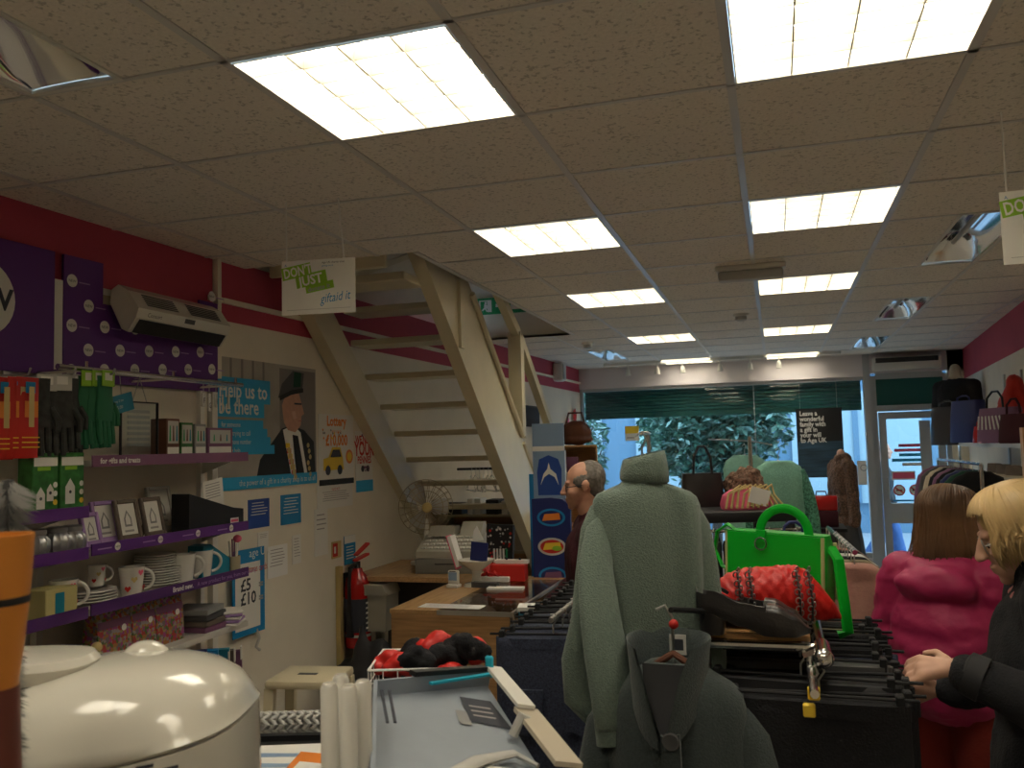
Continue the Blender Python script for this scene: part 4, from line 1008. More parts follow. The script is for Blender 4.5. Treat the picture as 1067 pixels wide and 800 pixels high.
# poppy box, cards
p = onc(530, 605); t = T('collection_box', 'red collection box with pale top on the counter', 'box', (p.x, p.y+.02, CZ), .05)
b = MB(); b.rbox(-.10, .10, -.05, .05, 0, .095, 'red', .004, 1); b.obj('box', t); b = MB(); b.box(-.09, .11, .0, .055, .095, .115, 'paper'); b.ball((-.02, .02, .12), (.008,)*3, 'ink'); b.ball((.06, .02, .12), (.008,)*3, 'ink'); b.obj('tray_top', t)
p = onc(517, 606); t = T('poppy_tray', 'tray heaped with red paper poppies behind the red box', 'tray', (p.x, p.y+.05, CZ))
b = MB(); b.rbox(-.10, .08, -.07, .07, 0, .03, 'paper', .004, 1); b.obj('tray', t)
for k in range(26):
    tag(MB().lathe([(.0, .0), (.02, .004), (.022, .008), (.006, .006), (.005, .01), (0, .011)], (0, 0, 0), 'red', 10).obj('paper_poppy', None, (p.x+random.uniform(-.085, .07), p.y+.05+random.uniform(-.055, .055), CZ+.03+.012*(k//6)), rot=(random.uniform(-.9, .9), random.uniform(-.9, .9), 0)), 'red paper poppies heaped in the tray on the counter', 'poppy', 'paper poppies in the tray')
flatitem('receipt_pad', 'white papers lying in front of the red collection box', 'papers', 527, 614, .20, .07, .012, 'paper', .1)
flatitem('price_gun', 'black and grey pricing gun lying on the counter', 'pricing gun', 506, 612, .15, .05, .03, 'grey_dark', -.1)
# display of badges (black card)
p = onc(508, 601); t = T('badge_stand', 'black upright stand of red and white pin badges behind the counter', 'stand', (p.x+.02, p.y+.16, CZ))
b = MB(); b.prism([(-.085, 0), (.085, 0), (.10, .29), (-.07, .30)], 0, .03, 'black', 'y'); b.box(-.09, .1, -.02, .08, 0, .01, 'black'); b.obj('card', t, flat=True)
b = MB()
for k in range(40):
    u, v = random.uniform(-.07, .085), random.uniform(.1, .28); b.disc(u, v, random.uniform(.004, .009), -.003-.0001*k, ['paper', 'red', 'grey', 'steel'][k % 4], 8)
for k in range(5): b.rect(-.03+.02*k, .06, -.018+.02*k, .15, -.009, 'paper' if k < 4 else 'green_sign')
b.obj('badges', t, flat=True)
# back desk, till, fan
t = T('back_desk', 'wood edged desk along the left wall carrying the till', 'desk', (-2.2, 5.1, 0))
b = MB(); b.box(-.37, .40, -.22, .55, .92, .95, 'wood_top'); b.obj('desktop', t, flat=True); b = MB(); b.box(-.36, .37, .3, .33, .1, .92, 'grey_dark'); b.obj('back_panel', t, flat=True)
for sx in (-.35, .35):
    b = MB(); b.box(sx-.02, sx+.02, -.18, -.14, 0, .92, 'grey_dark'); b.obj('leg', t, flat=True)
t = T('cash_register', 'grey electronic cash register with raised printer lid, on the back desk', 'cash register', (-1.98, 5.18, .95), .10); t.scale = (.92, .92, .80)
b = MB(); b.rbox(-.24, .20, -.16, .24, 0, .115, 'till_dark', .008); b.obj('cash_drawer', t); b = MB(); b.box(-.10, .1, -.164, -.158, .07, .078, 'black'); b.obj('slot', [o for o in COL.objects if o.name.startswith('cash_drawer')][-1], flat=True)
b = MB(); b.prism([(-.16, .12), (.24, .12), (.24, .27), (.10, .27), (-.15, .17)], -.235, .19, 'till_grey', 'x'); b.obj('body', t, flat=True)
b = MB()
for i in range(8):
    for j in range(4): 
        y = -.12+.055*j; z = .185+.022*j; b.rbox(-.21+.045*i, -.175+.045*i, y, y+.04, z, z+.012, ('white_plastic', 'grey_light', 'pink_card')[0 if (i+j) % 5 else 1], .003, 1)
b.obj('keypad', t)
b = MB(); b.prism([(.05, .26), (.22, .26), (.24, .36), (.16, .37)], .02, .17, 'till_grey', 'x'); b.obj('display_hood', t, flat=True)
b = MB(); b.quad((.035, .062, .268), (.155, .062, .268), (.155, .148, .352), (.035, .148, .352), 'black'); b.obj('display', t, flat=True)
b = MB(); b.prism([(.02, .27), (.20, .27), (.22, .33), (.1, .34)], -.2, -.02, 'till_grey', 'x'); b.obj('printer_cover', t, flat=True)
t = T('desk_fan', 'cream desk fan with round wire guard in front of the wall by the till', 'fan', (-2.30, 5.48, .95), .5)
b = MB(); b.lathe([(.11, 0), (.11, .015), (.03, .03), (.018, .06), (.016, .30)], (0, 0, 0), 'white_plastic'); b.obj('stand', t)
b = MB(); b.lathe([(.02, .02), (.05, .03), (.055, .12), (.03, .16)], (0, 0, .38), 'white_plastic', 20, 'y'); b.obj('motor', t)
b = MB()
for q in range(22):
    a = q*2*pi/22; pts = [(r*cos(a), yy_, .38+r*sin(a)) for r, yy_ in ((.03, -.075), (.11, -.07), (.17, -.04), (.185, 0), (.17, .035), (.06, .05))]; b.tube(pts, .0022, 'cream_dark', 4)
for r, yy_ in ((.185, 0), (.11, -.07), (.15, -.055)): b.tube([(r*cos(a*2*pi/32), yy_, .38+r*sin(a*2*pi/32)) for a in range(33)], .003, 'cream_dark', 5, cap=False)
b.ball((0, -.076, .38), (.035, .008, .035), 'straw'); b.obj('wire_guard', t)
b = MB()
for q in range(3):
    a0 = q*2*pi/3; b.loft([[Vector((r*cos(a0+da), yy_, .38+r*sin(a0+da))) for da, yy_ in ((-w_, -.025), (-w_, -.022), (w_, .015), (w_, .012))] for r, w_ in ((.02, .5), (.08, .45), (.14, .42), (.16, .25))], 'grey_light')
b.obj('blades', t)
t = T('coin_bin', 'small grey pedal bin style box hung under the desk end by the wall', 'bin', (-2.42, 4.95, .62))
b = MB(); b.prism([(-.09, 0), (.10, 0), (.11, .22), (-.10, .22)], -.09, .09, 'till_grey', 'y'); b.obj('body', t, flat=True); b = MB(); b.prism([(-.12, .22), (.12, .22), (.09, .285), (-.08, .285)], -.11, .10, 'till_grey', 'y'); b.obj('lid', t, flat=True)
b = MB(); b.box(-.03, .03, -.01, .01, .28, .30, 'till_grey'); b.box(-.02, .02, .02, .06, -.62, 0, 'till_grey'); b.box(-.08, .08, -.06, .06, -.62, -.61, 'till_grey'); b.obj('stand', t, flat=True)
# shelving behind under stairs with files, wire hangers
t = T('under_stair_shelves', 'low shelves against the wall seen through the stair treads', 'shelving', (-2.1, 6.35, 0))
b = MB()
for z in (.95, 1.22): b.box(-.42, .50, -.15, .2, z-.02, z, 'cream_dark')
b.box(-.42, -.40, -.15, .2, 0, 1.22, 'cream_dark'); b.box(.48, .5, -.15, .2, 0, 1.22, 'cream_dark'); b.box(-.40, .48, .18, .2, 0, 1.2, 'wood'); b.obj('carcass', t, flat=True)
for i, (px, w_, h_, m) in enumerate(((448, .05, .13, 'teal_plastic'), (458, .06, .12, 'paper'), (474, .16, .085, 'black'), (493, .04, .12, 'white'), (501, .05, .12, 'white_plastic'), (516, .10, .11, 'black'), (529, .05, .10, 'paper'), (540, .08, .1, 'dark_green'))):
    q = onY(px, 540, 6.25)
    tag(MB().rbox(-w_/2, w_/2, -.08, .08, 0, h_, m, .004, 1).obj('file_box', None, (q.x, 6.26, 1.2205)), '%s file or box from the left on the shelf behind the treads' % ORD[i], 'file box', 'files on the under stair shelf')
for i, px in enumerate((512, 522, 533, 545)):
    q = onY(px, 585, 6.25); tag(MB().rbox(-.04, .04, -.08, .08, 0, .16, ('straw', 'khaki_box', 'grey_light', 'cardboard')[i], .004, 1).obj('storage_box', None, (q.x, 6.26, .951)), '%s dim storage box from the left on the lower under stair shelf' % ORD[i], 'box', 'boxes on the lower under stair shelf')
t = T('hanger_rail', 'rail of spare wire hangers fixed below the stairs', 'rail', (-2.16, 6.75, 1.55)); b = MB(); b.tube([(-.42, 0, 0), (.36, 0, 0)], .010, 'black'); b.obj('bar', t)
b = MB(); b.tube([(-.42, 0, 0), (-.42, 0, -1.55)], .012, 'grey_dark'); b.tube([(.36, 0, 0), (.36, 0, -1.55)], .012, 'grey_dark'); b.obj('post', t)
h0 = None
for i in range(16):
    x = -2.42+.036*i
    if h0 is None:
        h0 = T('wire_hanger', 'spare white hangers bunched on the rail below the stairs', 'hanger', (x, 6.75, 1.55), 0, 'spare hangers below the stairs')
        b = MB(); b.tube([(0, -.012, -.012), (0, -.018, .008), (0, 0, .018), (0, .014, .006), (0, .002, -.03), (0, 0, -.05)], .002, 'steel', 5); b.obj('hook', h0)
        b = MB(); b.tube([(0, 0, -.05), (0, -.20, -.16), (0, -.20, -.18), (0, .20, -.18), (0, .20, -.16), (0, 0, -.05)], .005, 'white_plastic', 6); b.obj('shoulders', h0)
    else: dup(h0, (x, 6.75, 1.55), .5+.5*math.sin(i*1.7)*.5)
h0.rotation_euler = (0, 0, .5)
# black sacks and floor items near wall
def sack(label, loc, s, seed):
    o = blob('black_sack', [('e', (0, 0, .16), (.2, .18, .17)), ('e', (.08, .05, .26), (.12, .13, .12)), ('c', (.02, 0, .3), (.0, .02, .42), .07, .03)], 'soft_black', .02, 3, fold=.03, seed=seed)
    o.location = loc; o.scale = (s, s, s*1.6); return tag(o, label, 'sack', 'black sacks by the counter')
sack('black plastic sack against the wall behind the step stool', (-2.37, 4.62, 0), 1.0, 1)
sack('black plastic sack beside the counter end', (-2.06, 4.42, 0), 1.0, 2)
# scratch card stand
p = at(575, 540, 5.1)
t = T('scratchcard_stand', 'tall navy display board with bright oval badges beside the stairs', 'display stand', (p.x, p.y, 0), .05)
b = MB(); w_ = .115
b.prism([(-w_, 0), (w_, 0), (w_, 1.37), (w_*.6, 1.405), (0, 1.415), (-w_, 1.41)], -.02, .02, 'navy', 'y'); b.box(-.14, .14, -.12, .12, 0, .02, 'navy'); b.obj('board', t, flat=True)
b = MB()
for z, m1, m2 in ((1.30, 'blue', 'orange'), (1.13, 'grey_light', 'yellow'), (.96, 'blue', 'plum'), (.80, 'blue', 'red')):
    b.disc(0, z, .085, -.0205, m1, 24, .052); b.disc(0, z, .07, -.021, 'navy' if m1 == 'blue' else 'red', 24, .04); b.poly([(-.055, z-.02), (-.04, z+.02), (.05, z+.026), (.055, z-.012)], -.0215, m2)
b.disc(.03, 1.12, .03, -.022, 'lime', 12, .015)
b.obj('badges', t, flat=True)
p = at(572, 492, 5.3)
t = T('lottery_stand', 'blue header card with white crest shape rising behind the stair newel', 'display stand', (p.x, p.y, 0), .05)
b = MB(); b.prism([(-.10, 0), (.10, 0), (.10, 1.86), (-.10, 1.86)], .0, .012, 'lcd', 'y'); b.prism([(-.13, .1), (-.08, .1), (-.08, 1.55), (-.13, 1.55)], .013, .02, 'blue', 'y'); b.box(-.13, .13, -.03, .15, 0, .02, 'grey_dark'); b.obj('board', t, flat=True)
b = MB(); b.poly([(-.07, 1.42), (.075, 1.42), (.08, 1.58), (.06, 1.64), (0, 1.665), (-.06, 1.64), (-.075, 1.56)], -.001, 'royal'); b.poly([(-.055, 1.48), (-.035, 1.55), (-.01, 1.58), (0, 1.62), (.01, 1.58), (.045, 1.55), (.06, 1.48), (.035, 1.53), (0, 1.55), (-.03, 1.53)], -.002, 'paper'); b.rect(-.1, 1.69, .1, 1.72, -.001, 'paper'); b.obj('print', t, flat=True)
# far left wall bits beyond the stairs
p = at(574, 437, 9.0)
t = T('wall_monitor', 'small dark screen on the white wall beyond the staircase', 'monitor', (wallx(8.6)+.03, 8.6, at(574, 434, 8.9).z-.10), RZL); b = MB(); b.rbox(-.26, .26, -.05, -.01, 0, .22, 'black', .01); b.obj('case', t); b = MB(); b.rect(-.24, .02, .24, .2, -.051, 'ink'); b.obj('screen', t, flat=True)
t = T('pine_cabinet', 'pale wooden shelf cabinet by the far left wall', 'cabinet', (at(597, 478, 8.6).x-.05, 8.9, 0), .2)
zc = at(597, 466, 8.6).z
b = MB(); b.box(-.22, .2, -.2, .2, 0, .9, 'wood_shelf'); b.box(-.22, -.2, -.2, .2, .9, zc, 'wood_shelf'); b.box(.18, .2, -.2, .2, .9, zc, 'wood_shelf'); b.box(-.2, .18, .18, .2, .9, zc, 'wood_shelf'); b.box(-.22, .2, -.2, .2, zc, zc+.02, 'wood_shelf'); b.box(-.2, .18, -.2, .18, zc-.28, zc-.26, 'wood_shelf'); b.obj('carcass', t, flat=True)
q = Vector(t.location); o = blob('brown_handbag', [('e', (0, 0, .13), (.17, .07, .13)), ('e', (0, 0, .06), (.18, .08, .06))], 'leather_brown', .012, 2, fold=.012); o.location = (q.x-.02, q.y, zc+.021); tag(o, 'brown rounded handbag on top of the pale wooden cabinet', 'handbag')
h = MB(); h.tube([(-.1, 0, .22), (-.07, 0, .34), (.07, 0, .34), (.1, 0, .22)], .012, 'leather_brown', 8); h.obj('handle', o)
o = MB().rbox(-.07, .07, -.04, .04, 0, .16, 'plum', .01).obj('purse', None, (q.x-.05, q.y-.1, zc-.259)); tag(o, 'small plum purse on the shelf inside the pale cabinet', 'purse')
p = wl(598, 440)
for i, (px, py, m) in enumerate(((597, 433, 'red'), (590, 443, 'pink_card'))):
    q = wl(px, py); t = T('wall_flower', ('red paper flower decoration on the wall near the window', 'pink paper flower decoration below the red one')[i], 'decoration', (q.x+.02, q.y, q.z), RZL)
    b = MB(); 
    for k in range(5): b.disc(.05*cos(k*1.257), .05*sin(k*1.257), .045, -.004-.001*k, m, 10)
    b.bar((0, -.004, -.05), (.03, -.004, -.2), .012, .004, m); b.obj('petals', t, flat=True)
# ---------------------------------------------------------------- garments
def hanger(b, w_=.20, z=0, m='black', drop=.06):
    b.tube([(.0, 0, z-.02), (0, 0, z+.03), (.012, 0, z+.06), (0, 0, z+.075), (-.016, 0, z+.06)], .0025, 'steel', 6)
    b.tube([(-w_, 0, z-drop-.02), (-w_*.5, 0, z-drop*.55), (0, 0, z-.015), (w_*.5, 0, z-drop*.55), (w_, 0, z-drop-.02)], [.006, .008, .009, .008, .006], m, 8)
def top_body(b, w_, L, d, m, neckw=.09, hem=1.0, fa=.006, seed=0, n=40, slope=.07):
    """body of a jumper hanging from its shoulders: local z=0 at the neck, -L at the hem"""
    rings = []
    for k, (z, rx, ry) in enumerate(((0, neckw, .05), (-.015, neckw+.02, .055), (-slope*.55, (neckw+w_)*.56, d*.72), (-slope, w_*.93, d*.85), (-slope-.035, w_, d*.9), (-slope-.12, w_*.96, d), (-L*.45, w_*.94*hem, d*1.0), (-L*.7, w_*.98*hem, d*.95), (-L*.9, w_*1.0*hem, d*.9), (-L*.93, w_*.97*hem, d*.85), (-L, w_*.95*hem, d*.82))):
        q = min(1, max(0, -z/L)); rings.append(sup(0, 0, rx, ry, z, n, 2.3, fa*q*1.3+ .001, 6, seed+q*1.5))
    b.loft(rings, m)
def sleeve(b, p0, p1, p2, r0, r1, m, flat=.6, fold=0):
    p0, p1, p2 = Vector(p0), Vector(p1), Vector(p2); pts = []; rs = []
    for k in range(11):
        q = k/10; pts.append(p0*(1-q)**2+p1*2*q*(1-q)+p2*q*q); rs.append(r0+(r1-r0)*q + fold*sin(q*14)*(.3+q))
    b.tube(pts, rs, m, 16, flat, (0, 1, 0))
# ---- the big green polo neck jumper
J = at(670, 497, 2.30); 
t = T('polo_neck_jumper', 'large sage green polo neck jumper hanging high in the middle of the shop', 'jumper', (J.x, J.y, J.z), YAW+.05); t.scale = (.865,)*3
b = MB(); rings = []
L = .70
for z, cx, rx, ry in ((.0, 0, .062, .05), (-.02, 0, .085, .058), (-.035, .0, .13, .062), (-.048, .0, .168, .066), (-.064, .004, .186, .07), (-.09, .006, .195, .075), (-.18, .008, .198, .085), (-.30, .008, .196, .092), (-.42, .0, .20, .095), (-.52, -.01, .207, .095), (-.60, -.02, .21, .092), (-.66, -.03, .205, .088), (-.70, -.045, .195, .08)):
    q = -z/L; rr = sup(cx, 0, rx, ry, z, 56, 2.4, .004+.014*q, 5, 1.2+q)
    for v in rr:                                   # the hem is pulled across to the right and up
        v.z += max(0, (v.x+.02))*.75*max(0, q-.55)*2
        v.y += -.012*q*sin(v.x*26+q*5)
    for v in rr: v.x *= .86
    rings.append(rr)
b.loft(rings, 'jumper'); b.obj('body', t, ang=80)
b = MB(); rings = []
for z, rx, ry, tl in ((-.012, .072, .055, 0), (.02, .068, .053, 0), (.055, .066, .052, .02), (.068, .068, .054, .03), (.066, .076, .06, .03), (.045, .082, .064, .02), (.015, .088, .066, .0), (-.01, .088, .066, -.01), (-.016, .08, .06, -.01)):
    rr = sup(.005, 0, rx, ry, z, 40, 2.2, .0015, 9, z*20)
    for v in rr: v.x *= .85; v.z += tl*.5*(v.x/.07)
    rings.append(rr)
b.loft(rings, 'jumper'); b.obj('roll_collar', t, ang=80)
b = MB(); pts = [(-.165, -.01, -.09), (-.20, -.02, -.16), (-.228, -.035, -.30), (-.24, -.05, -.44), (-.25, -.06, -.58), (-.235, -.075, -.70), (-.20, -.09, -.79), (-.165, -.10, -.84)]
pts2 = [(-.15, -.02, -.075), (-.178, -.045, -.18), (-.185, -.07, -.32), (-.17, -.085, -.48), (-.16, -.095, -.62), (-.15, -.10, -.74), (-.145, -.10, -.84)]
b.tube([(-.07, 0, -.068), (-.105, 0, -.08), (-.132, -.004, -.105), (-.152, -.01, -.16), (-.168, -.02, -.28), (-.185, -.025, -.42), (-.215, -.03, -.54), (-.215, -.035, -.64), (-.165, -.05, -.70)], [.01, .028, .042, .05, .054, .056, .06, .058, .045], 'jumper', 18, .6, (0, 1, 0))
b.tube([(-.11, -.01, -.09), (-.145, -.03, -.16), (-.168, -.075, -.26), (-.166, -.125, -.39), (-.156, -.155, -.50), (-.146, -.178, -.61), (-.142, -.185, -.68), (-.141, -.186, -.69)], [.02, .044, .055, .062, .066, .064, .060, .054], 'jumper', 18, .5, (0, 1, 0))
slv = b.obj('sleeve', t, ang=80)
b = MB(); b.tube([(-.142, -.183, -.655), (-.142, -.183, -.655), (-.139, -.188, -.735), (-.139, -.188, -.735)], [.045, .061, .058, .045], 'jumper', 20, .44, (0, 1, 0)); b.obj('cuff', slv, ang=80)
b = MB(); b.tube([(.07, 0, -.068), (.105, 0, -.08), (.132, -.002, -.105), (.155, -.005, -.16), (.172, -.01, -.28), (.184, -.015, -.42), (.186, -.02, -.56), (.176, -.02, -.66), (.16, -.02, -.72)], [.01, .028, .040, .047, .048, .046, .044, .042, .036], 'jumper', 18, .7, (0, 1, 0)); b.obj('sleeve', t, ang=80)
b = MB(); b.tube([(0, 0, .0), (0, 0, .09), (.015, 0, .12), (0, 0, .14), (-.02, 0, .125)], .003, 'steel', 6); b.tube([(-.13, 0, -.07), (-.07, 0, -.03), (0, 0, -.01), (.07, 0, -.03), (.13, 0, -.07)], .008, 'black', 8); b.obj('hanger', t)
# ---- the dark coat
K = at(702, 690, 2.10)
t = T('wool_coat', 'dark grey green wool coat with stand collar on a hanger below the jumper', 'coat', (K.x, K.y, K.z), YAW-.36); t.scale = (1.09,)*3
b = MB(); rings = []
for z, cx, rx, ry in ((.0, 0, .06, .055), (-.02, .0, .09, .062), (-.038, .0, .125, .070), (-.062, .0, .152, .078), (-.10, .0, .162, .085), (-.20, .0, .163, .095), (-.35, 0, .162, .10), (-.55, 0, .17, .105), (-.80, 0, .19, .115), (-1.0, 0, .20, .12)):
    q = -z; rings.append(sup(cx, 0, rx, ry, z, 56, 2.3, .002+.010*max(0, q), 7, .6+q))
b.loft(rings, 'coat_grey'); b.obj('body', t, ang=80)
b = MB(); rings = []                               # stand collar, open at the front
def col(zb, zf, rx, ry, gap, fy=0):
    out = []
    for k in range(33):
        a = radians(gap+(360-2*gap)*k/32); f = max(0, cos(a))**1.5
        out.append(Vector((rx*sin(a)-.008, -ry*cos(a)-.012-fy*f, zb*(1-f)+zf*f)))
    return out
b.loft([col(-.03, -.150, .086, .078, 3, .045), col(.0, -.085, .086, .082, 14, .045), col(.035, -.01, .090, .090, 28, .03), col(.055, .035, .094, .096, 40, .012), col(.060, .042, .093, .096, 42, .01), col(.055, .037, .088, .090, 42, .01), col(.03, -.01, .083, .083, 29, .026), col(.0, -.085, .078, .073, 15, .038), col(-.03, -.142, .078, .068, 5, .04)], 'coat_grey', cap=False, closed=False)
b.obj('stand_collar', t, ang=80)
b = MB(); b.prism([(-.004, -.125), (.03, -.115), (.035, -1.0), (-.005, -1.0), (-.01, -.12)], -.128, -.112, 'coat_grey', 'y'); b_l = MB(); b_l.loft([[Vector((x*k, y, z)) for x in (-1, -.5, 0, .5, 1)] for k, y, z in ((.056, -.070, .012), (.052, -.080, -.03), (.034, -.098, -.075), (.006, -.124, -.135))], 'soft_black', closed=False); b_l.obj('lining', t)
plk = b.obj('front_placket', t, flat=True)
for k, z in enumerate((-.13, -.25, -.37, -.49)):
    b = MB(); b.lathe([(0, 0), (.016, 0), (.019, -.004), (.016, -.008), (.006, -.006), (0, -.006)], (.012, -.128, z), 'grey_dark', 18, 'y'); b.obj('button', plk)
for s_ in (-1, 1):
    b = MB(); b.tube([(s_*.07, 0, -.075), (s_*.10, 0, -.088), (s_*.128, -.002, -.11), (s_*.150, -.005, -.15), (s_*.168, -.012, -.26), (s_*.186, -.02, -.40), (s_*.197, -.03, -.55), (s_*.202, -.04, -.66)], [.012, .030, .046, .056, .062, .06, .055, .05], 'coat_grey', 20, .7, (0, 1, 0)); b.obj('sleeve', t, ang=80)
b = MB(); b.box(-.018, .020, .052, .055, .005, .05, 'paper'); b.rect(-.012, .015, .014, .04, .0515, 'ink'); b.obj('neck_label', t, flat=True)
b = MB(); b.tube([(0, 0, -.02), (0, 0, .075), (.0, 0, .10), (-.015, 0, .125), (-.035, 0, .115)], .0035, 'steel', 8); b.tube([(-.12, 0, -.075), (-.06, 0, -.02), (0, 0, .02), (.06, 0, -.02), (.12, 0, -.075)], .009, 'leather_brown', 8); b.obj('hanger', t)
b = MB(); b.ball((.004, -.004, .085), (.011, .011, .011), 'red'); b.obj('size_bead', t, label='red size bead on the hanger hook')
# display stand carrying both
jb = Vector((J.x, J.y, 0)); f = Vector((sin(YAW), -cos(YAW), 0)); f = Vector((-FW.x, -FW.y, 0)).normalized()
sp = Vector((J.x-.0, J.y+.13, 0))
t = T('garment_stand', 'chrome upright stand behind the green polo neck jumper', 'garment stand', sp)
b = MB(); b.tube([(0, 0, .03), (0, 0, 1.45)], .016, 'chrome'); b.tube([(0, 0, 1.42), (0, 0, J.z+.117)], .005, 'steel'); b.obj('post', t)
for a in range(4):
    b = MB(); b.bar((0, 0, .03), (.22*cos(a*pi/2+.6), .22*sin(a*pi/2+.6), .03), .03, .025, 'chrome'); b.obj('foot', t)
ja = Vector((J.x-sp.x, J.y-sp.y, J.z+.117)); b = MB(); b.tube([(0, 0, ja.z), (ja.x, ja.y, ja.z)], .006, 'chrome'); b.obj('arm', t)

# ---- rail of black trousers
RX0 = .055
t = T('trouser_rail', 'chrome clothes rail with a wooden top shelf carrying bags and shoes', 'clothes rail', (RX0, 2.6, 0))
ZS = 1.207
b = MB()
for p0, p1 in (((-.25, -.32, ZS), (.03, -.32, ZS)), ((-.25, -.32, ZS), (-.25, .45, ZS)), ((.03, -.36, ZS), (.03, .48, ZS)), ((-.25, .45, ZS), (.03, .45, ZS))): b.tube([p0, p1], .012, 'chrome', 10)
b.obj('top_frame', t)
b = MB(); b.tube([(.0, -.60, ZS-.035), (.0, .55, ZS-.035)], .010, 'chrome', 10); b.tube([(0, .45, ZS-.035), (0, .45, ZS)], .01, 'chrome'); b.obj('hanging_bar', t)
b = MB(); b.tube([(.03, -.40, ZS-.005), (.03, -.30, ZS+.0)], .021, 'chrome', 14); b.ball((.03, -.405, ZS-.005), (.024, .02, .024), 'chrome'); b.tube([(-.01, -.33, ZS-.02), (.03, -.34, ZS)], .016, 'chrome'); b.obj('corner_joint', t)
b = MB(); b.box(-.255, .005, -.30, .44, ZS+.010, ZS+.024, 'wood_shelf'); b.obj('wooden_shelf', t, flat=True)
kx, ky, kz = K.x-RX0, K.y-2.6, K.z+.127
b = MB(); b.tube([(-.25, -.30, ZS), (-.25, -.33, ZS+.06), (-.25, -.34, kz-.02), (kx, ky, kz), (kx+.002, ky-.03, kz+.004)], .007, 'black', 8); b.obj('front_arm', t)
for x, y in ((-.25, -.32), (-.25, .45), (.03, .48)):
    b = MB(); b.tube([(x, y, 0), (x, y, ZS)], .013, 'chrome', 10); b.obj('leg', t)
for i, (dy, dz) in enumerate(((-.52, -.045), (-.545, -.085))):
    o = MB().rbox(-.013, .013, -.009, .009, -.014, .014, 'yellow', .003, 1).obj('size_cube', None, (RX0+.0-.012*i, 2.6+dy+.0-.02, ZS-.035-.014-.03*i)); tag(o, ('yellow size cube on the trouser rail, nearer the chrome joint', 'yellow size cube on the trouser rail, just below its twin')[i], 'size marker', 'yellow size cubes')
def trousers(label, loc, rz, m, w_=.21, L=.62, seed=0, group='trousers on the chrome rail', hm='black_plastic', th=.022):
    t = T('trousers', label, 'trousers', loc, rz, group)
    b = MB(); b.tube([(0, 0, -.05), (0, 0, -.02), (.014, 0, 0), (.008, 0, .016), (-.008, 0, .013)], .0028, 'steel', 6); b.tube([(-w_-.02, 0, -.05), (w_+.02, 0, -.05)], .0042, hm, 8)
    for s_ in (-1, 1): b.rbox(s_*(w_-.02)-.009, s_*(w_-.02)+.009, -.016, .016, -.075, -.038, hm, .003, 1)
    b.obj('hanger', t)
    b = MB(); rings = []
    for z, k in ((-.058, .5), (-.06, .9), (-.09, 1.0), (-.21, 1.0), (-.38, 1.02), (-.06-L, 1.05)):
        rings.append(sup(.004*sin(seed), 0, w_*(1-.03*sin(seed*2)+.03*(-z)), th*k*(1+.12*sin(seed)), z, 36, 3.2, .002+.003*(-z)*2, 4, seed))
    b.loft(rings, m); b.obj('cloth', t, ang=80)
    b = MB(); b.loft([sup(.004*sin(seed), 0, w_+.003, th*.92+.004, z, 24, 3.2) for z in (-.06, -.095)], m); b.obj('waistband', t)
    return t
cols = ['black_cloth', 'black_cloth', 'soft_black', 'black_cloth', 'black_cloth', 'grey_dark', 'black_cloth', 'denim', 'black_cloth', 'denim', 'soft_black', 'black_cloth', 'khaki', 'khaki', 'black_cloth', 'brown_grey']
ys = [2.15+.060*k for k in range(16)]
for k, (y, m) in enumerate(zip(ys, cols)):
    trousers('%s pair of trousers from the camera end of the chrome rail, %s' % (ORD[k], {'black_cloth': 'black', 'soft_black': 'faded black', 'grey_dark': 'charcoal', 'denim': 'dark denim', 'khaki': 'khaki', 'brown_grey': 'brown'}[m]), (RX0+.022*sin(k*2.3), y, ZS-.028+.012*sin(k*4.1)), .09*sin(k*1.9)-.03, m, .205+.022*abs(sin(k*2.7)), .72, k*1.3)
# ---- jeans rail
ZJ = 1.16
t = T('jeans_rail', 'chrome rail of folded jeans between the counter and the jumper', 'clothes rail', (-.72, 3.15, 0))
b = MB(); b.tube([(0, -.42, ZJ), (0, .75, ZJ)], .009, 'steel'); b.obj('hanging_bar', t)
for y in (.0, .75):
    b = MB(); b.tube([(0, y, 0), (0, y, ZJ)], .012, 'chrome'); b.bar((-.22, y, .015), (.22, y, .015), .03, .03, 'chrome'); b.obj('leg', t)
for k in range(12):
    m = ('denim', 'denim', 'denim_light', 'black_cloth', 'denim', 'black_cloth', 'black_cloth', 'soft_black', 'black_cloth', 'black_cloth', 'soft_black', 'black_cloth')[k]
    trousers('%s pair on the jeans rail counted from the camera, %s' % (ORD[k], {'denim': 'dark blue denim', 'denim_light': 'mid blue denim', 'black_cloth': 'black', 'soft_black': 'faded black'}[m]), (-.72+.01*sin(k), 2.76+.095*k, ZJ), .12+.06*sin(k*2.1), m, .19, .66, k*1.1+2, 'jeans on the chrome rail', th=.022)
    if k < 3:
        q = [o for o in COL.objects if o.name.startswith('trousers') and o.parent is None][-1]
        for sx in (-.095, .095):
            b = MB(); b.prism([(sx-.06, -.22), (sx+.06, -.22), (sx+.055, -.34), (sx, -.365), (sx-.055, -.34)], -.036, -.022, m, 'y'); b.obj('back_pocket', q)
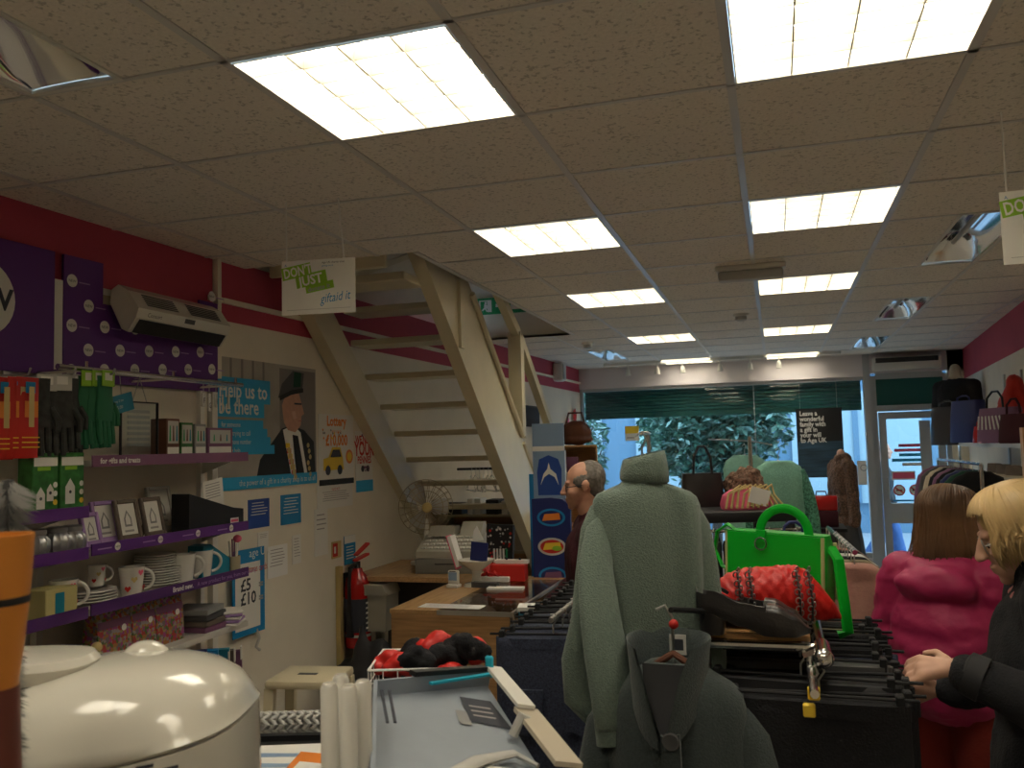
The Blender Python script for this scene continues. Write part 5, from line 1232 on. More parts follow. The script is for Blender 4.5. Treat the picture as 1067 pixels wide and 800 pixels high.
# ---- bags and shoes on the shelf of the trouser rail
ZT = ZS+.025
G0 = at(812, 640, 2.62)
t = T('green_handbag', 'bright green satchel handbag with looped handle behind the red bag', 'handbag', (-.005, 2.75, ZT), .0, rot=Euler((0, .04, -.34))); t.scale = (.98,)*3
b = MB(); w_, h, d_ = .150, .215, .06
b.loft([sup(0, 0, w_*k, d_*j, z, 40, 6) for z, k, j in ((0, .97, 1.05), (.01, 1, 1.08), (.10, 1.0, 1.0), (.19, .985, .82), (h, .96, .6))], 'green_bag'); b.obj('body', t, ang=50)
b = MB(); b.prism([(-w_+.004, .215), (w_-.004, .215), (w_-.002, .035), (.03, .03), (0, .065), (-.03, .03), (-w_+.002, .035)], -.075, -.066, 'green_bag', 'y'); flp = b.obj('front_flap', t, flat=True)
b = MB()
for s_ in (-1, 1): b.tube([(s_*(w_-.004), -.07, .03), (s_*(w_-.004), -.070, .215)], .0065, 'green_piping', 6); b.tube([(s_*(w_+.004), .05, .02), (s_*(w_-.0), .04, .19)], .0065, 'green_piping', 6)
b.tube([(-w_, -.0705, .218), (w_, -.0705, .218)], .003, 'green_bag', 6); b.obj('piping', t)
b = MB(); b.tube([(.02-.075*cos(a*pi/14), -.03, .213+.078*sin(a*pi/14)) for a in range(15)], .014, 'green_bag', 10, .5); b.obj('handle', t)
b = MB(); b.tube([(-.035+.018*cos(a*2*pi/20), -.08, .185+.018*sin(a*2*pi/20)) for a in range(21)], .003, 'chrome', 6, cap=False); b.obj('ring', flp)
b = MB(); b.box(-.05, -.02, -.081, -.072, .19, .225, 'green_bag'); b.obj('ring_tab', flp, flat=True)
b = MB(); b.tube([(-w_+.01, .02, .20), (-w_-.03, .02, .225), (-w_-.065, .02, .20), (-w_-.075, .02, .14), (-w_-.05, .02, .09), (-w_-.01, .02, .075)], .011, 'green_bag', 8, .5); b.tube([(w_, .0, .18), (w_+.03, -.03, .15), (w_+.045, -.04, .05), (w_+.06, -.05, -.05), (w_+.035, -.06, -.06)], .018, 'green_bag', 8, .5); b.obj('shoulder_strap', t)
# red quilted bag
t = T('red_handbag', 'red quilted shoulder bag with chain straps, slumped in front of the green bag', 'handbag', (-.045, 2.49, ZT), .20); t.scale = (1.1,)*3
b = MB(); rings = []
n = 48
for k in range(91):
    u = -1+2*k/90; x = .175*u; e = (1-abs(u)**4)**.5 if abs(u) < 1 else 0
    hz = (.118+.012*sin(3*u+1) - .04*max(0, u-.55)*2 -.02*max(0, -u-.6))*max(.18, e); dy = .062*max(.3, e)
    ring = []
    for a in range(n):
        q = 2*pi*a/n; y = dy*cos(q); z = hz*.5*(1+sin(q))
        quilt = .0055*(abs(sin((x+z)*105))*abs(sin((x-z)*105)))**.5 if abs(u) < .85 else 0
        ring.append(Vector((x, y+(quilt*1.0)*cos(q), z+quilt*max(0, sin(q))+.003*sin(x*40+q*3))))
    rings.append(ring)
b.loft(rings, 'red_bag'); b.obj('body', t, ang=80)
for s_, x in ((-1, -.075), (1, .065)):
    for o_ in (0, .028):
        b = MB()
        for k in range(13):
            u = k/12; z = .118*(1-u)+.01; y = -.045-.035*sin(u*pi*.75); b.tube([(x+o_+.004*(-1)**k+.006*cos(a*2*pi/10)*(1 if k % 2 else .5), y-.004*sin(a*2*pi/10), z+.0075*sin(a*2*pi/10)) for a in range(11)], .0018, 'steel', 5, cap=False)
        b.tube([(x+o_, -.045-.035*sin(u*pi*.75)-.002, .118*(1-u)+.01) for u in [k/8 for k in range(9)]], .003, 'black', 6)
        b.obj('chain_strap', t)
# court shoes
def court_shoe(label, loc, rz):
    t = T('court_shoe', label, 'shoe', loc, rz, 'pair of black court shoes'); t.scale = (1.12,)*3
    b = MB(); Ls = .245; rings = []
    def lerp_(tab, u):
        for (u0, v0), (u1, v1) in zip(tab, tab[1:]):
            if u <= u1: q = (u-u0)/(u1-u0); q = q*q*(3-2*q); return v0+(v1-v0)*q
        return tab[-1][1]
    WD = ((0, .018), (.06, .029), (.2, .031), (.45, .029), (.7, .039), (.85, .034), (.95, .021), (1, .008))
    SO = ((0, .046), (.15, .044), (.4, .022), (.62, .004), (.85, .003), (1, .010))
    TP = ((0, .096), (.12, .092), (.4, .066), (.60, .058), (.72, .056), (.86, .042), (1, .020))
    for k in range(33):
        u = k/32; x = -Ls/2+Ls*u; w_, zs, zt = lerp_(WD, u), lerp_(SO, u), lerp_(TP, u); h = zt-zs
        op = 1 if .02 < u < .60 else 0
        zi = zs+.012 if op else None; dm = .012*min(1, max(0, (1-u)/.3)) if not op else 0
        half = [(w_*.82, zs), (w_*.98, zs+.25*h), (w_, zs+.55*h), (w_*.92, zt)]
        half += [(w_*.84, zt-.001), (w_*.74, zi if op else zt+dm*.55), (w_*.4, zi if op else zt+dm*.9)]
        rings.append([Vector((x, -y, z)) for y, z in half] + [Vector((x, 0, zi if op else zt+dm))] + [Vector((x, y, z)) for y, z in reversed(half)])
    b.loft(rings, 'leather_black'); b.obj('upper', t, ang=60)
    b = MB(); b.loft([sup(-.088-.004*k, 0, .030-.003*k, .027-.003*k, z, 20, 2.6) for k, z in ((1, 0), (.5, .02), (0, .05))], 'leather_black'); b.obj('heel', t)
    return t
court_shoe('black low heeled court shoe, the nearer of the pair on the wooden shelf', (-.075, 2.285, ZT), -.02)
court_shoe('black low heeled court shoe, the farther of the pair against the red bag', (-.08, 2.375, ZT), -.10)
# ---------------------------------------------------------------- middle of the shop, towards the window
def hung_top(label, px, py, d, m, ms, rz=YAW, w_=.19, L=.60, hang='black', group=None, sl=True, name='hanging_jumper'):
    P_ = at(px, py, d); t = T(name, label, 'jumper', (P_.x, P_.y, P_.z), rz, group)
    b = MB(); top_body(b, w_, L, .075, m, .085, 1.05, .008, px*.1); b.obj('body', t, ang=80)
    if sl:
        for s_ in (-1, 1):
            b = MB(); sleeve(b, (s_*(w_-.05), 0, -.075), (s_*(w_+.05), -.02, -.3), (s_*(w_+.02), -.05, -.62), .055, .05, ms, .7); b.obj('sleeve', t, ang=80)
    b = MB(); hanger(b, w_-.04, .01, hang); b.obj('hanger', t)
    return t
hung_top('pale teal sleeveless top on a hanger at the back, next to the black handbag', 776, 474, 6.6, 'teal_pale', 'teal_pale', w_=.17, L=.62, hang='white_plastic', sl=False)
hung_top('teal green jumper with fluffy sleeves hanging in front of the window poster', 811, 480, 5.7, 'teal_knit', 'teal_fluffy', w_=.168, L=.66, hang='white_plastic')
p = at(790, 560, 5.9)
t = T('display_rail', 'chrome display rail in the middle of the shop holding the teal tops', 'clothes rail', (p.x, p.y, 0), YAW)
b = MB(); b.tube([(.0, .1, 0), (0, .1, 1.75)], .015, 'chrome'); b.tube([(-.30, .1, .02), (.3, .1, .02)], .015, 'chrome'); b.obj('post', t)
b = MB(); b.tube([(-.14, .75, 1.74), (0, .1, 1.72), (.06, -.2, 1.69)], .005, 'steel'); b.obj('arm', t)
# dark rail at left of it, with black garments and a black top shelf
p = at(762, 600, 4.9)
t = T('bag_table', 'dark draped display table carrying handbags in the middle of the shop', 'table', (p.x, p.y, 0), YAW)
zt = at(780, 530, 4.9).z
b = MB(); b.rbox(-.30, .32, -.22, .5, zt-.06, zt, 'black', .01); b.obj('tabletop', t)
for sx in (-.27, .29):
    for sy in (-.19, .46): b = MB(); b.box(sx-.02, sx+.02, sy-.02, sy+.02, 0, zt-.06, 'black'); b.obj('leg', t, flat=True)
b = MB(); b.tube([(-.34, -.24, zt-.10), (.34, -.24, zt-.10)], .01, 'chrome'); b.tube([(-.34, -.24, zt-.35), (.2, -.24, zt-.35)], .01, 'chrome'); b.obj('front_rail', t)
bt = Vector(t.location)
def rel(u, v, z): return (bt.x+u*cos(YAW)-v*sin(YAW), bt.y+u*sin(YAW)+v*cos(YAW), z)
for k in range(9):
    tt = trousers('%s black garment along the front rail of the dark bag table' % ORD[k], rel(-.30+.075*k, -.27, zt-.10), YAW+1.2+.1*sin(k*3), ('black_cloth', 'soft_black', 'grey_dark')[k % 3], .12, .55, k, 'black garments on the bag table rail')
def handbag(label, loc, rz, w_, h, d_, m, hl=.12, hm=None, name='handbag'):
    t = T(name, label, 'handbag', loc, rz)
    b = MB(); b.loft([sup(0, 0, w_*k, d_*j, z, 32, 4.5) for z, k, j in ((0, .96, 1), (.012, 1, 1.04), (h*.5, .98, .9), (h, .93, .6))], m); b.obj('body', t, ang=50)
    b = MB(); b.tube([(-w_*.45, -d_*.5, h*.9), (-w_*.4, -d_*.5, h+hl*.6), (-w_*.15, -d_*.4, h+hl), (w_*.15, -d_*.4, h+hl), (w_*.4, -d_*.5, h+hl*.6), (w_*.45, -d_*.5, h*.9)], .008, hm or m, 8); b.obj('handle', t)
    return t
handbag('black boxy handbag with thin looped handle standing high before the window', rel(-.09, .25, zt), YAW, .125, .20, .06, 'leather_black', .16)
t = T('straw_bag', 'pink bag tangled with straw coloured cord and a white price card on the dark table', 'handbag', rel(.10, -.03, zt), YAW)
b = MB(); b.loft([sup(0, 0, .15*k, .08*k, z, 32, 3) for z, k in ((0, .95), (.03, 1), (.08, .9), (.11, .6), (.12, .2))], 'pink_card'); b.obj('body', t)
b = MB()
for k in range(7): b.tube([(-.14+.03*k, -.085, .01), (-.12+.03*k, -.07, .09+.01*(k % 3)), (-.04+.03*k, -.02, .135), (.02+.02*k, -.06, .08), (.0+.03*k, -.09, .02)], .007, 'straw', 6)
b.obj('cord', t)
b = MB(); b.box(-.03, .08, -.09, -.087, .04, .13, 'paper', Matrix.Rotation(.3, 4, 'Y')); b.obj('price_card', t, flat=True)
o = blob('fur_hat', [('e', (0, 0, .10), (.12, .10, .11)), ('e', (.03, .02, .16), (.08, .08, .07))], 'fur_brown', .012, 2, fold=.02, fs=(40, 40, 40)); o.location = rel(.15, .22, zt); tag(o, 'brown furry hat behind the pink bag on the dark table', 'hat')
handbag('navy soft handbag tucked behind the green satchel', rel(.16, -.62, .0)[:2]+(1.12,), YAW, .11, .14, .05, 'navy', .05)
p = rel(.16, -.62, 0)
t = T('display_stool', 'dark stool under the navy bag between the rails', 'stool', (p[0], p[1], 0)); b = MB(); b.rbox(-.15, .15, -.12, .12, 1.09, 1.12, 'black', .005, 1); b.obj('seat', t)
for sx in (-.12, .12):
    for sy in (-.1, .1): b = MB(); b.tube([(sx, sy, 0), (sx*.9, sy*.9, 1.09)], .014, 'black'); b.obj('leg', t)
# pink blouse rail with dark garments behind it
p = at(885, 575, 3.9)
t = T('blouse_rail', 'low clothes rail with blush blouses to the right of the green satchel', 'clothes rail', (p.x, p.y, 0), YAW-.25)
zr_ = at(880, 570, 3.9).z
b = MB(); b.tube([(0, -.2, zr_), (0, .9, zr_)], .011, 'chrome'); b.obj('hanging_bar', t)
for y in (.45, .9): b = MB(); b.tube([(0, y, 0), (0, y, zr_)], .012, 'chrome'); b.bar((-.2, y, .015), (.2, y, .015), .03, .03, 'chrome'); b.obj('leg', t)
br = Vector(t.location)
def rb(u, v, z): a = YAW-.25; return (br.x+u*cos(a)-v*sin(a), br.y+u*sin(a)+v*cos(a), z)
for k, (m, l) in enumerate((('blush', 'blush pink blouse at the front of the low rail'), ('khaki', 'stone coloured blouse just behind the blush blouse'), ('black_cloth', 'black top behind the stone blouse'), ('paper', 'white top with dark print in the middle of the low rail'), ('black_cloth', 'black top behind the white printed top'), ('blush', 'dusty pink blouse towards the window end of the low rail'), ('grey_dark', 'charcoal top at the window end of the low rail'))):
    q = rb(0, -.16+.11*k, zr_-.055); t = T('blouse', l, 'blouse', q, YAW-.35+.1*sin(k*2)); 
    b = MB(); top_body(b, .17, .52, .055, m, .075, 1.1, .010, k, slope=.085); b.obj('body', t, ang=80)
    for s_ in (-1, 1): b = MB(); sleeve(b, (s_*.13, 0, -.09), (s_*.185, -.01, -.25), (s_*.175, -.02, -.5), .045, .045, m, .6); b.obj('sleeve', t, ang=80)
    b = MB(); hanger(b, .15, 0, 'black', .075); b.obj('hanger', t)
# brown handbags / cases by the window
p = at(838, 560, 8.2)
t = T('window_plinth', 'low dark plinth in the window carrying brown and red cases', 'plinth', (p.x, p.y, 0)); zb = at(840, 548, 8.2).z; b = MB(); b.box(-.35, .35, -.25, .25, 0, zb-.03, 'grey_dark'); b.box(-.37, .37, -.27, .27, zb-.03, zb, 'black'); b.obj('body', t, flat=True)
handbag('brown leather handbag on the plinth in the shop window', (p.x-.12, p.y, zb), .1, .13, .26, .07, 'leather_brown', .1)
t = T('red_case', 'dark red vanity case with pale stitching beside the brown bag on the window plinth', 'case', (p.x+.17, p.y-.03, zb), 0)
b = MB(); b.rbox(-.14, .14, -.08, .08, 0, .15, 'maroon', .012); b.rbox(-.14, .14, -.08, .08, .153, .29, 'red_gloss', .012); b.obj('shell', t)
b = MB(); b.tube([(-.05, -.03, .29), (-.04, -.03, .33), (.04, -.03, .33), (.05, -.03, .29)], .007, 'maroon'); b.obj('handle', t); b = MB()
for k in range(9): b.box(-.125, -.115, -.083, -.08, .16+.013*k, .167+.013*k, 'paper')
b.obj('stitching', t, flat=True)
# mannequin with brown jacket
p = at(876, 470, 9.3); zc = p.z
t = T('mannequin', 'headless shop mannequin on a stand wearing the brown furry jacket, by the door', 'mannequin', (p.x, p.y, 0), -1.1)
blob('torso', [('e', (0, 0, zc-.28), (.15, .10, .22)), ('e', (0, .01, zc-.62), (.15, .10, .14)), ('c', (0, 0, zc-.16), (0, 0, zc-.02), .05, .045), ('e', (0, 0, zc-.02), (.045, .045, .03))], 'skin_pale', .012, 3, parent=t)
b = MB(); b.tube([(0, 0, .02), (0, 0, zc-.6)], .015, 'chrome'); b.lathe([(.16, 0), (.16, .01), (.03, .03)], (0, 0, 0), 'chrome'); b.obj('stand', t)
b = MB(); b.loft([sup(0, 0, w_, d_, z, 28, 2.2, .012, 7, 1) for w_, d_, z in ((.17, .12, zc-.72), (.20, .16, zc-.95), (.22, .18, zc-1.2))], 'grey_dark'); b.obj('skirt', t)
o = blob('fur_jacket', [('e', (0, 0, zc-.30), (.185, .125, .22)), ('e', (0, 0, zc-.58), (.175, .13, .17)), ('e', (0, 0, zc-.75), (.19, .14, .10)), ('c', (-.12, 0, zc-.15), (.12, 0, zc-.15), .07, .07), ('c', (.17, 0, zc-.18), (.21, .0, zc-.75), .065, .055), ('c', (-.17, 0, zc-.18), (-.21, .0, zc-.75), .065, .055), ('e', (0, .02, zc-.08), (.10, .09, .06))], 'fur_brown', .012, 2, fold=.012, fs=(30, 30, 12))
o.location = (p.x, p.y, 0); o.rotation_euler = (0, 0, -1.1); tag(o, 'brown furry jacket worn by the mannequin near the shop door', 'jacket')
# window poster hung inside the glass
a, c = onY(829, 426, YF-.12), onY(881, 497, YF-.12)
t = T('window_poster', 'black hanging poster with white lettering about a gift in your will', 'poster', (a.x, YF-.10, c.z)); W, H = c.x-a.x, a.z-c.z
mat('poster_sea', (.03, .07, .11), .5, nz=.5, ns=4, stretch=(.6, 1, 6))
b = MB(); b.box(0, W, 0, .006, 0, H, 'black'); b.rect(.01, .01, W-.01, H*.52, -.001, 'poster_sea')
for k, s_ in enumerate(('Leave a', 'wonderful', 'family with', 'a gift in', 'your will', 'to Age UK')): b.text(s_, .078, .04, H-.085-.064*k, -.002, 'paper', bold=.002, sx=.85)
b.tube([(.05, .003, H), (.05, .003, 2.45-c.z)], .002, 'steel', 4); b.tube([(W-.05, .003, H), (W-.05, .003, 2.45-c.z)], .002, 'steel', 4)
b.obj('sheet', t, flat=True)
a, c = onY(651, 444, YF-.01), onY(666, 459, YF-.01)
b = MB(); b.box(0, c.x-a.x, 0, .003, 0, a.z-c.z, 'paper'); b.rect(0, (a.z-c.z)*.5, c.x-a.x, a.z-c.z, -.001, 'yellow'); b.rect(.02, .03, .12, .05, -.001, 'ink_soft'); tag(b.obj('window_sticker', None, (a.x, YF-.006, c.z), flat=True), 'yellow and white notice stuck on the window glass', 'sticker')
a, c = onY(893, 480, YF-.01), onY(904, 505, YF-.01)
b = MB(); b.box(0, c.x-a.x, 0, .003, 0, a.z-c.z, 'paper'); b.disc(.07, .2, .04, -.001, 'ink_soft', 16); b.disc(.07, .2, .03, -.002, 'paper', 16); tag(b.obj('window_sticker', None, (a.x, YF-.006, c.z), flat=True), 'white square sticker low on the glass between mannequin and door', 'sticker')
# ---------------------------------------------------------------- people
def HMX(c, pitch=0, yaw=0, roll=0): return Matrix.Translation(c) @ Euler((pitch, roll, yaw)).to_matrix().to_4x4()
def head_prims(HM, k=1.0, nose=1.0, female=False):
    e = HM.to_euler()
    def hp(f, s, u): return HM @ Vector((s*k, -f*k, u*k))
    def E(f, s, u, rf, rs, ru): return ('e', hp(f, s, u), (rs*k, rf*k, ru*k), e)
    def C(a, b, r0, r1): return ('c', hp(*a), hp(*b), r0*k, r1*k)
    j = .92 if female else 1
    L = [E(-.018, 0, .035, .098, .077, .088), E(.03, 0, -.02, .062, .063*j, .082), E(.045, 0, -.072, .046, .046*j, .036), E(.072, 0, -.098, .018, .022, .017), E(-.01, 0, -.06, .05, .055*j, .045),
         C((.086, 0, .016), (.109*nose, 0, -.026), .0085, .0125), E(.103*nose, .011, -.03, .010, .008, .008), E(.103*nose, -.011, -.03, .010, .008, .008),
         E(.088, 0, -.058, .0105, .024, .0065), E(.086, 0, -.071, .0105, .020, .007), E(.076, .026, .026, .013, .026, .009), E(.076, -.026, .026, .013, .026, .009), E(.055, .04, -.026, .03, .022, .024), E(.055, -.04, -.026, .03, .022, .024),
         E(.062, .032, .004, .016, .015, .013), E(.062, -.032, .004, .016, .015, .013)]
    for s in (1, -1): L += [E(-.006, s*.077, -.002, .017, .007, .029), E(-.012, s*.083, .008, .017, .006, .020), E(.0, s*.078, -.024, .008, .006, .009)]
    return L
def hand_prims(w, d, palm, side, curl=.5, k=1.0):
    """w wrist, d direction of the fingers, palm = normal out of the palm, side = +1 when the thumb lies along d x palm"""
    w, d, palm = Vector(w), Vector(d).normalized(), Vector(palm).normalized(); s = d.cross(palm).normalized()*side; palm = s.cross(d).normalized()*(1 if s.cross(d).dot(palm) > 0 else -1)
    L = [('c', w+d*.012*k, w+d*.075*k+s*.022*k, .020*k, .016*k), ('c', w+d*.012*k, w+d*.078*k-s*.022*k, .019*k, .015*k), ('c', w+d*.012*k, w+d*.08*k, .020*k, .016*k)]
    for q, ln in ((.033, .070), (.011, .080), (-.011, .074), (-.032, .058)):
        p = w + d*.082*k + s*q*k; a = curl*.6; dd = d
        for i, fr in enumerate((.45, .32, .23)):
            dd = (d*cos(a)+palm*sin(a)); p2 = p+dd*(ln*fr*k); L.append(('c', p, p2, (.0095-.001*i)*k, (.0087-.001*i)*k)); p = p2; a += curl*.75
    p = w+d*.022*k+s*.024*k; dd = (d*.55+s*.75+palm*.25).normalized(); p2 = p+dd*.045*k; p3 = p2+(d*.85+s*.25+palm*.35).normalized()*.032*k
    L += [('c', p, p2, .0125*k, .0105*k), ('c', p2, p3, .010*k, .008*k)]
    return L
def limb(a, b, c, r): return [('c', Vector(a), Vector(b), r[0], r[1]), ('c', Vector(b), Vector(c), r[1], r[2])]
def body_prims(J):
    zs = J['shl'].z; L = [('e', (0, .01, zs-.17), (.13, .085, .2)), ('e', (0, .01, zs-.34), (.125, .085, .13)), ('e', (0, .01, .95), (.13, .09, .08)), ('c', J['neck0'], J['neck1'], .056, .053)]
    for s in ('l', 'r'):
        L += limb(J['sh'+s], J['el'+s], J['wr'+s], (.046, .037, .025)); L += limb(J['hip'+s], J['kn'+s], J['an'+s], (.075, .05, .036)); L.append(('c', J['an'+s], Vector(J['an'+s])+Vector((0, -.12, -.045)), .036, .028))
        L.append(('c', (0, .01, zs), J['sh'+s], .045, .042))
    return L
def joints(**kw):
    J = dict(neck0=(0, .01, 1.40), neck1=(0, -.01, 1.50), hipl=(.09, 0, .92), hipr=(-.09, 0, .92), knl=(.10, -.01, .49), knr=(-.10, -.01, .49), anl=(.10, .02, .09), anr=(-.10, .02, .09),
             shl=(.17, .01, 1.38), shr=(-.17, .01, 1.38), ell=(.22, .02, 1.10), elr=(-.22, .02, 1.10), wrl=(.20, -.12, .88), wrr=(-.20, -.12, .88)); J.update(kw); return {k: Vector(v) for k, v in J.items()}
def glasses(HM, t, k=1.0, m='black'):
    b = MB(); b.M = HM
    for s in (-1, 1):
        pts = [(s*.034*k+.025*k*cos(a*2*pi/20), -.088*k-.002*cos(a*2*pi/20), .0*k+.018*k*sin(a*2*pi/20)) for a in range(21)]; b.tube(pts, .0022*k, m, 6, cap=False)
        b.tube([(s*.058*k, -.086*k, .005*k), (s*.076*k, -.05*k, .006*k), (s*.082*k, .0, .008*k), (s*.083*k, .02*k, -.008*k)], .0022*k, m, 6)
    b.tube([(-.01*k, -.09*k, .003*k), (0, -.094*k, .006*k), (.01*k, -.09*k, .003*k)], .002*k, m, 6); b.M = None
    b.obj('spectacles', t)
def eyes(HM, t, k=1.0):
    for s in (-1, 1):
        b = MB(); b.ball((s*.031*k, -.068*k, .001*k), (.0115*k,)*3, 'eye_white', 14, 10, HM); b.ball((s*.031*k, -.0765*k, -.004*k), (.0060*k, .0046*k, .0060*k), 'iris', 10, 6, HM); b.obj('eye', t)
def strands(HM, t, m, n, length, k=1.0, seed=1, rad=(.10, .088, .10), fringe=60, face=50, inward=.3, part=0):
    rnd = random.Random(seed); b = MB(); Rinv = HM.to_3x3().inverted(); down = (Rinv @ Vector((0, 0, -1))).normalized()
    for i in range(n):
        ph = rnd.uniform(0, 2*pi); st = rnd.uniform(0, .5); front = abs(((ph-1.5*pi+pi) % (2*pi))-pi) < radians(face)   # -Y is the face
        jit = rnd.uniform(.97, 1.07); pts = []
        cx, cy, cz = 0, .012, .03
        tmax = radians(fringe*rnd.uniform(.85, 1.1)) if front else radians(rnd.uniform(92, 108))
        th = st
        while th < tmax:
            sweep = ph + (part*.5*sin(th) if front else 0)
            pts.append(Vector((cx+rad[0]*jit*sin(th)*cos(sweep), cy+rad[2]*jit*sin(th)*sin(sweep), cz+rad[1]*jit*cos(th)+.012*sin(th))) * k); th += .16
        if len(pts) < 2: continue
        if not front:
            L_ = length*(1.15-.6*rnd.random()**1.6); p = pts[-1].copy(); c0 = Vector((0, .02, p.z)); steps = 6
            for q in range(steps):
                inw = (c0-p); inw.z = 0
                p = p + down*(L_/steps) + inw*(inward*.12*q/steps) + Vector((rnd.uniform(-1, 1), rnd.uniform(-1, 1), 0))*.0045; pts.append(p.copy())
        N = len(pts); b.tube([HM @ p for p in pts], [.0055*k*(1-.5*abs(2*q/(N-1)-.7)**2) for q in range(N)], m, 4, .45)
    return b.obj('hair', t)
def person(label, loc, rz, J, HM, skin, k, female, hands, scale=1.0, voxel=.0065, nose=1.0):
    t = T('person', label, 'person', loc, rz); t.scale = (scale,)*3
    pr = body_prims(J)+head_prims(HM, k, nose, female)+[('c', J['neck1'], HM @ Vector((0, .02, -.05)), .052, .05)]
    for h in hands: pr += h
    blob('body', pr, skin, voxel, 3, parent=t)
    eyes(HM, t, k)
    return t
def shoes(t, J, m):
    for s in ('l', 'r'):
        a = J['an'+s]; blob('shoe', [('c', a+Vector((0, .02, -.05)), a+Vector((0, -.05, -.055)), .042, .04), ('c', a+Vector((0, -.05, -.058)), a+Vector((0, -.15, -.065)), .04, .03), ('c', a+Vector((0, .01, -.02)), a+Vector((0, .01, .02)), .045, .045)], m, .01, 2, parent=t)
def trews(t, J, m, r=(.115, .085, .07), seed=0, hip=(.175, .135, .16)):
    pr = [('e', (0, .015, .95), hip)]
    for s in ('l', 'r'): pr += limb(J['hip'+s], J['kn'+s], J['an'+s]+Vector((0, 0, .01)), r)
    blob('trousers', pr, m, .012, 3, parent=t, fold=.008, fs=(14, 14, 9), seed=seed)
# --- man in maroon at the counter, left profile
p = at(607, 506, 4.35)
J = joints(ell=(.235, -.02, 1.12), wrl=(.20, -.22, .98), elr=(-.235, -.02, 1.12), wrr=(-.20, -.22, .98))
hz = p.z; sc = 1.0; J['neck1'] = Vector((0, -.015, hz-.09)); J['neck0'] = Vector((0, .02, hz-.20))
dz = hz-1.60
for q in ('shl', 'shr', 'ell', 'elr', 'wrl', 'wrr'): J[q].z += dz
HM = HMX((0, -.03, hz), .10, 0)
hands = [hand_prims(J['wrl'], (-.1, -1, -.25), (-.3, 0, -1), -1, .5), hand_prims(J['wrr'], (.1, -1, -.25), (.3, 0, -1), 1, .5)]
M1 = Matrix.Rotation(-1.28, 3, 'Z') @ Vector((0, -.03, 0))
t = person('balding man with glasses in a maroon jumper standing at the shop counter', (p.x-M1.x, p.y-M1.y, 0), -1.28, J, HM, 'skin', .98, False, hands, 1.0)
glasses(HM, t, .98)
e_ = HM.to_euler()
def hq(f, s, u): return HM @ Vector((s, -f, u))
blob('hair', [('e', hq(-.047, 0, .038), (.0775, .076, .086), e_), ('e', hq(-.012, .046, .028), (.033, .062, .046), e_), ('e', hq(-.012, -.046, .028), (.033, .062, .046), e_), ('e', hq(-.06, 0, -.02), (.064, .047, .052), e_)], 'hair_grey', .006, 1, parent=t, fold=.003, fs=(80, 80, 80))
blob('jumper', [('e', (0, .01, 1.22+dz), (.20, .145, .22)), ('e', (0, .005, 1.02+dz), (.195, .155, .18)), ('c', (-.13, .01, 1.36+dz), (.13, .01, 1.36+dz), .09, .09), ('c', (0, .02, 1.36+dz), (0, .012, 1.445+dz), .085, .07)] + limb(J['shl'], J['ell'], J['wrl']+Vector((0, .03, .01)), (.082, .062, .046)) + limb(J['shr'], J['elr'], J['wrr']+Vector((0, .03, .01)), (.082, .062, .046)), 'maroon', .012, 3, parent=t, fold=.008, fs=(12, 12, 8))
trews(t, J, 'soft_black'); shoes(t, J, 'black')
# --- woman in magenta jacket, from behind
p = at(990, 546, 2.95); hz = p.z; dz = hz-1.55
J = joints(ell=(.225, -.02, 1.08), wrl=(.14, -.24, 1.02), elr=(-.225, -.02, 1.08), wrr=(-.12, -.25, 1.05), shl=(.145, .01, 1.37), shr=(-.145, .01, 1.37)); J['neck1'] = Vector((0, -.02, hz-.09)); J['neck0'] = Vector((0, .02, hz-.19))
for q in ('shl', 'shr', 'ell', 'elr', 'wrl', 'wrr'): J[q].z += dz
HM = HMX((0, -.05, hz), .32, 0)
RZ = 2.62
hands = [hand_prims(J['wrl'], (-.5, -1, 0), (-.8, .3, -.3), -1, .6), hand_prims(J['wrr'], (.5, -1, 0), (.8, .3, -.3), 1, .6)]
M1 = Matrix.Rotation(RZ, 3, 'Z') @ Vector((0, -.05, 0))
t = person('woman in a hooded magenta jacket with shoulder length brown hair, seen from behind', (p.x-M1.x, p.y-M1.y, 0), RZ, J, HM, 'skin_pale', .95, True, hands)
blob('jacket', [('e', (0, .015, 1.17+dz), (.19, .16, .26)), ('e', (0, .02, 1.03+dz), (.20, .17, .13)), ('c', (-.09, .01, 1.32+dz), (.09, .01, 1.32+dz), .088, .088), ('c', (-.07, .05, 1.40+dz), (.07, .05, 1.40+dz), .055, .055), ('e', (0, .11, 1.365+dz), (.135, .065, .06)), ('c', (.1, .02, 1.41+dz), (.06, -.07, 1.38+dz), .05, .04), ('c', (-.1, .02, 1.41+dz), (-.06, -.07, 1.38+dz), .05, .04)] + limb(J['shl'], J['ell'], J['wrl']+Vector((.01, .03, 0)), (.082, .075, .052)) + limb(J['shr'], J['elr'], J['wrr']+Vector((-.01, .03, 0)), (.082, .075, .052)), 'jacket_pink', .009, 2, parent=t, fold=.011, fs=(11, 11, 22), seed=3)
trews(t, J, 'trouser_red', (.12, .095, .085), 2, (.175, .14, .17)); shoes(t, J, 'black')
strands(HM, t, 'hair_brown', 1000, .27, .97, 5, (.106, .098, .116), 75, 40, -.95)
blob('hair_base', [('e', HM @ Vector((0, .018, .035)), (.090, .102, .092), HM.to_euler()), ('e', HM @ Vector((0, .035, -.04)) + Vector((0, .0, -.02)), (.088, .062, .10))], 'hair_brown', .008, 2, parent=t)
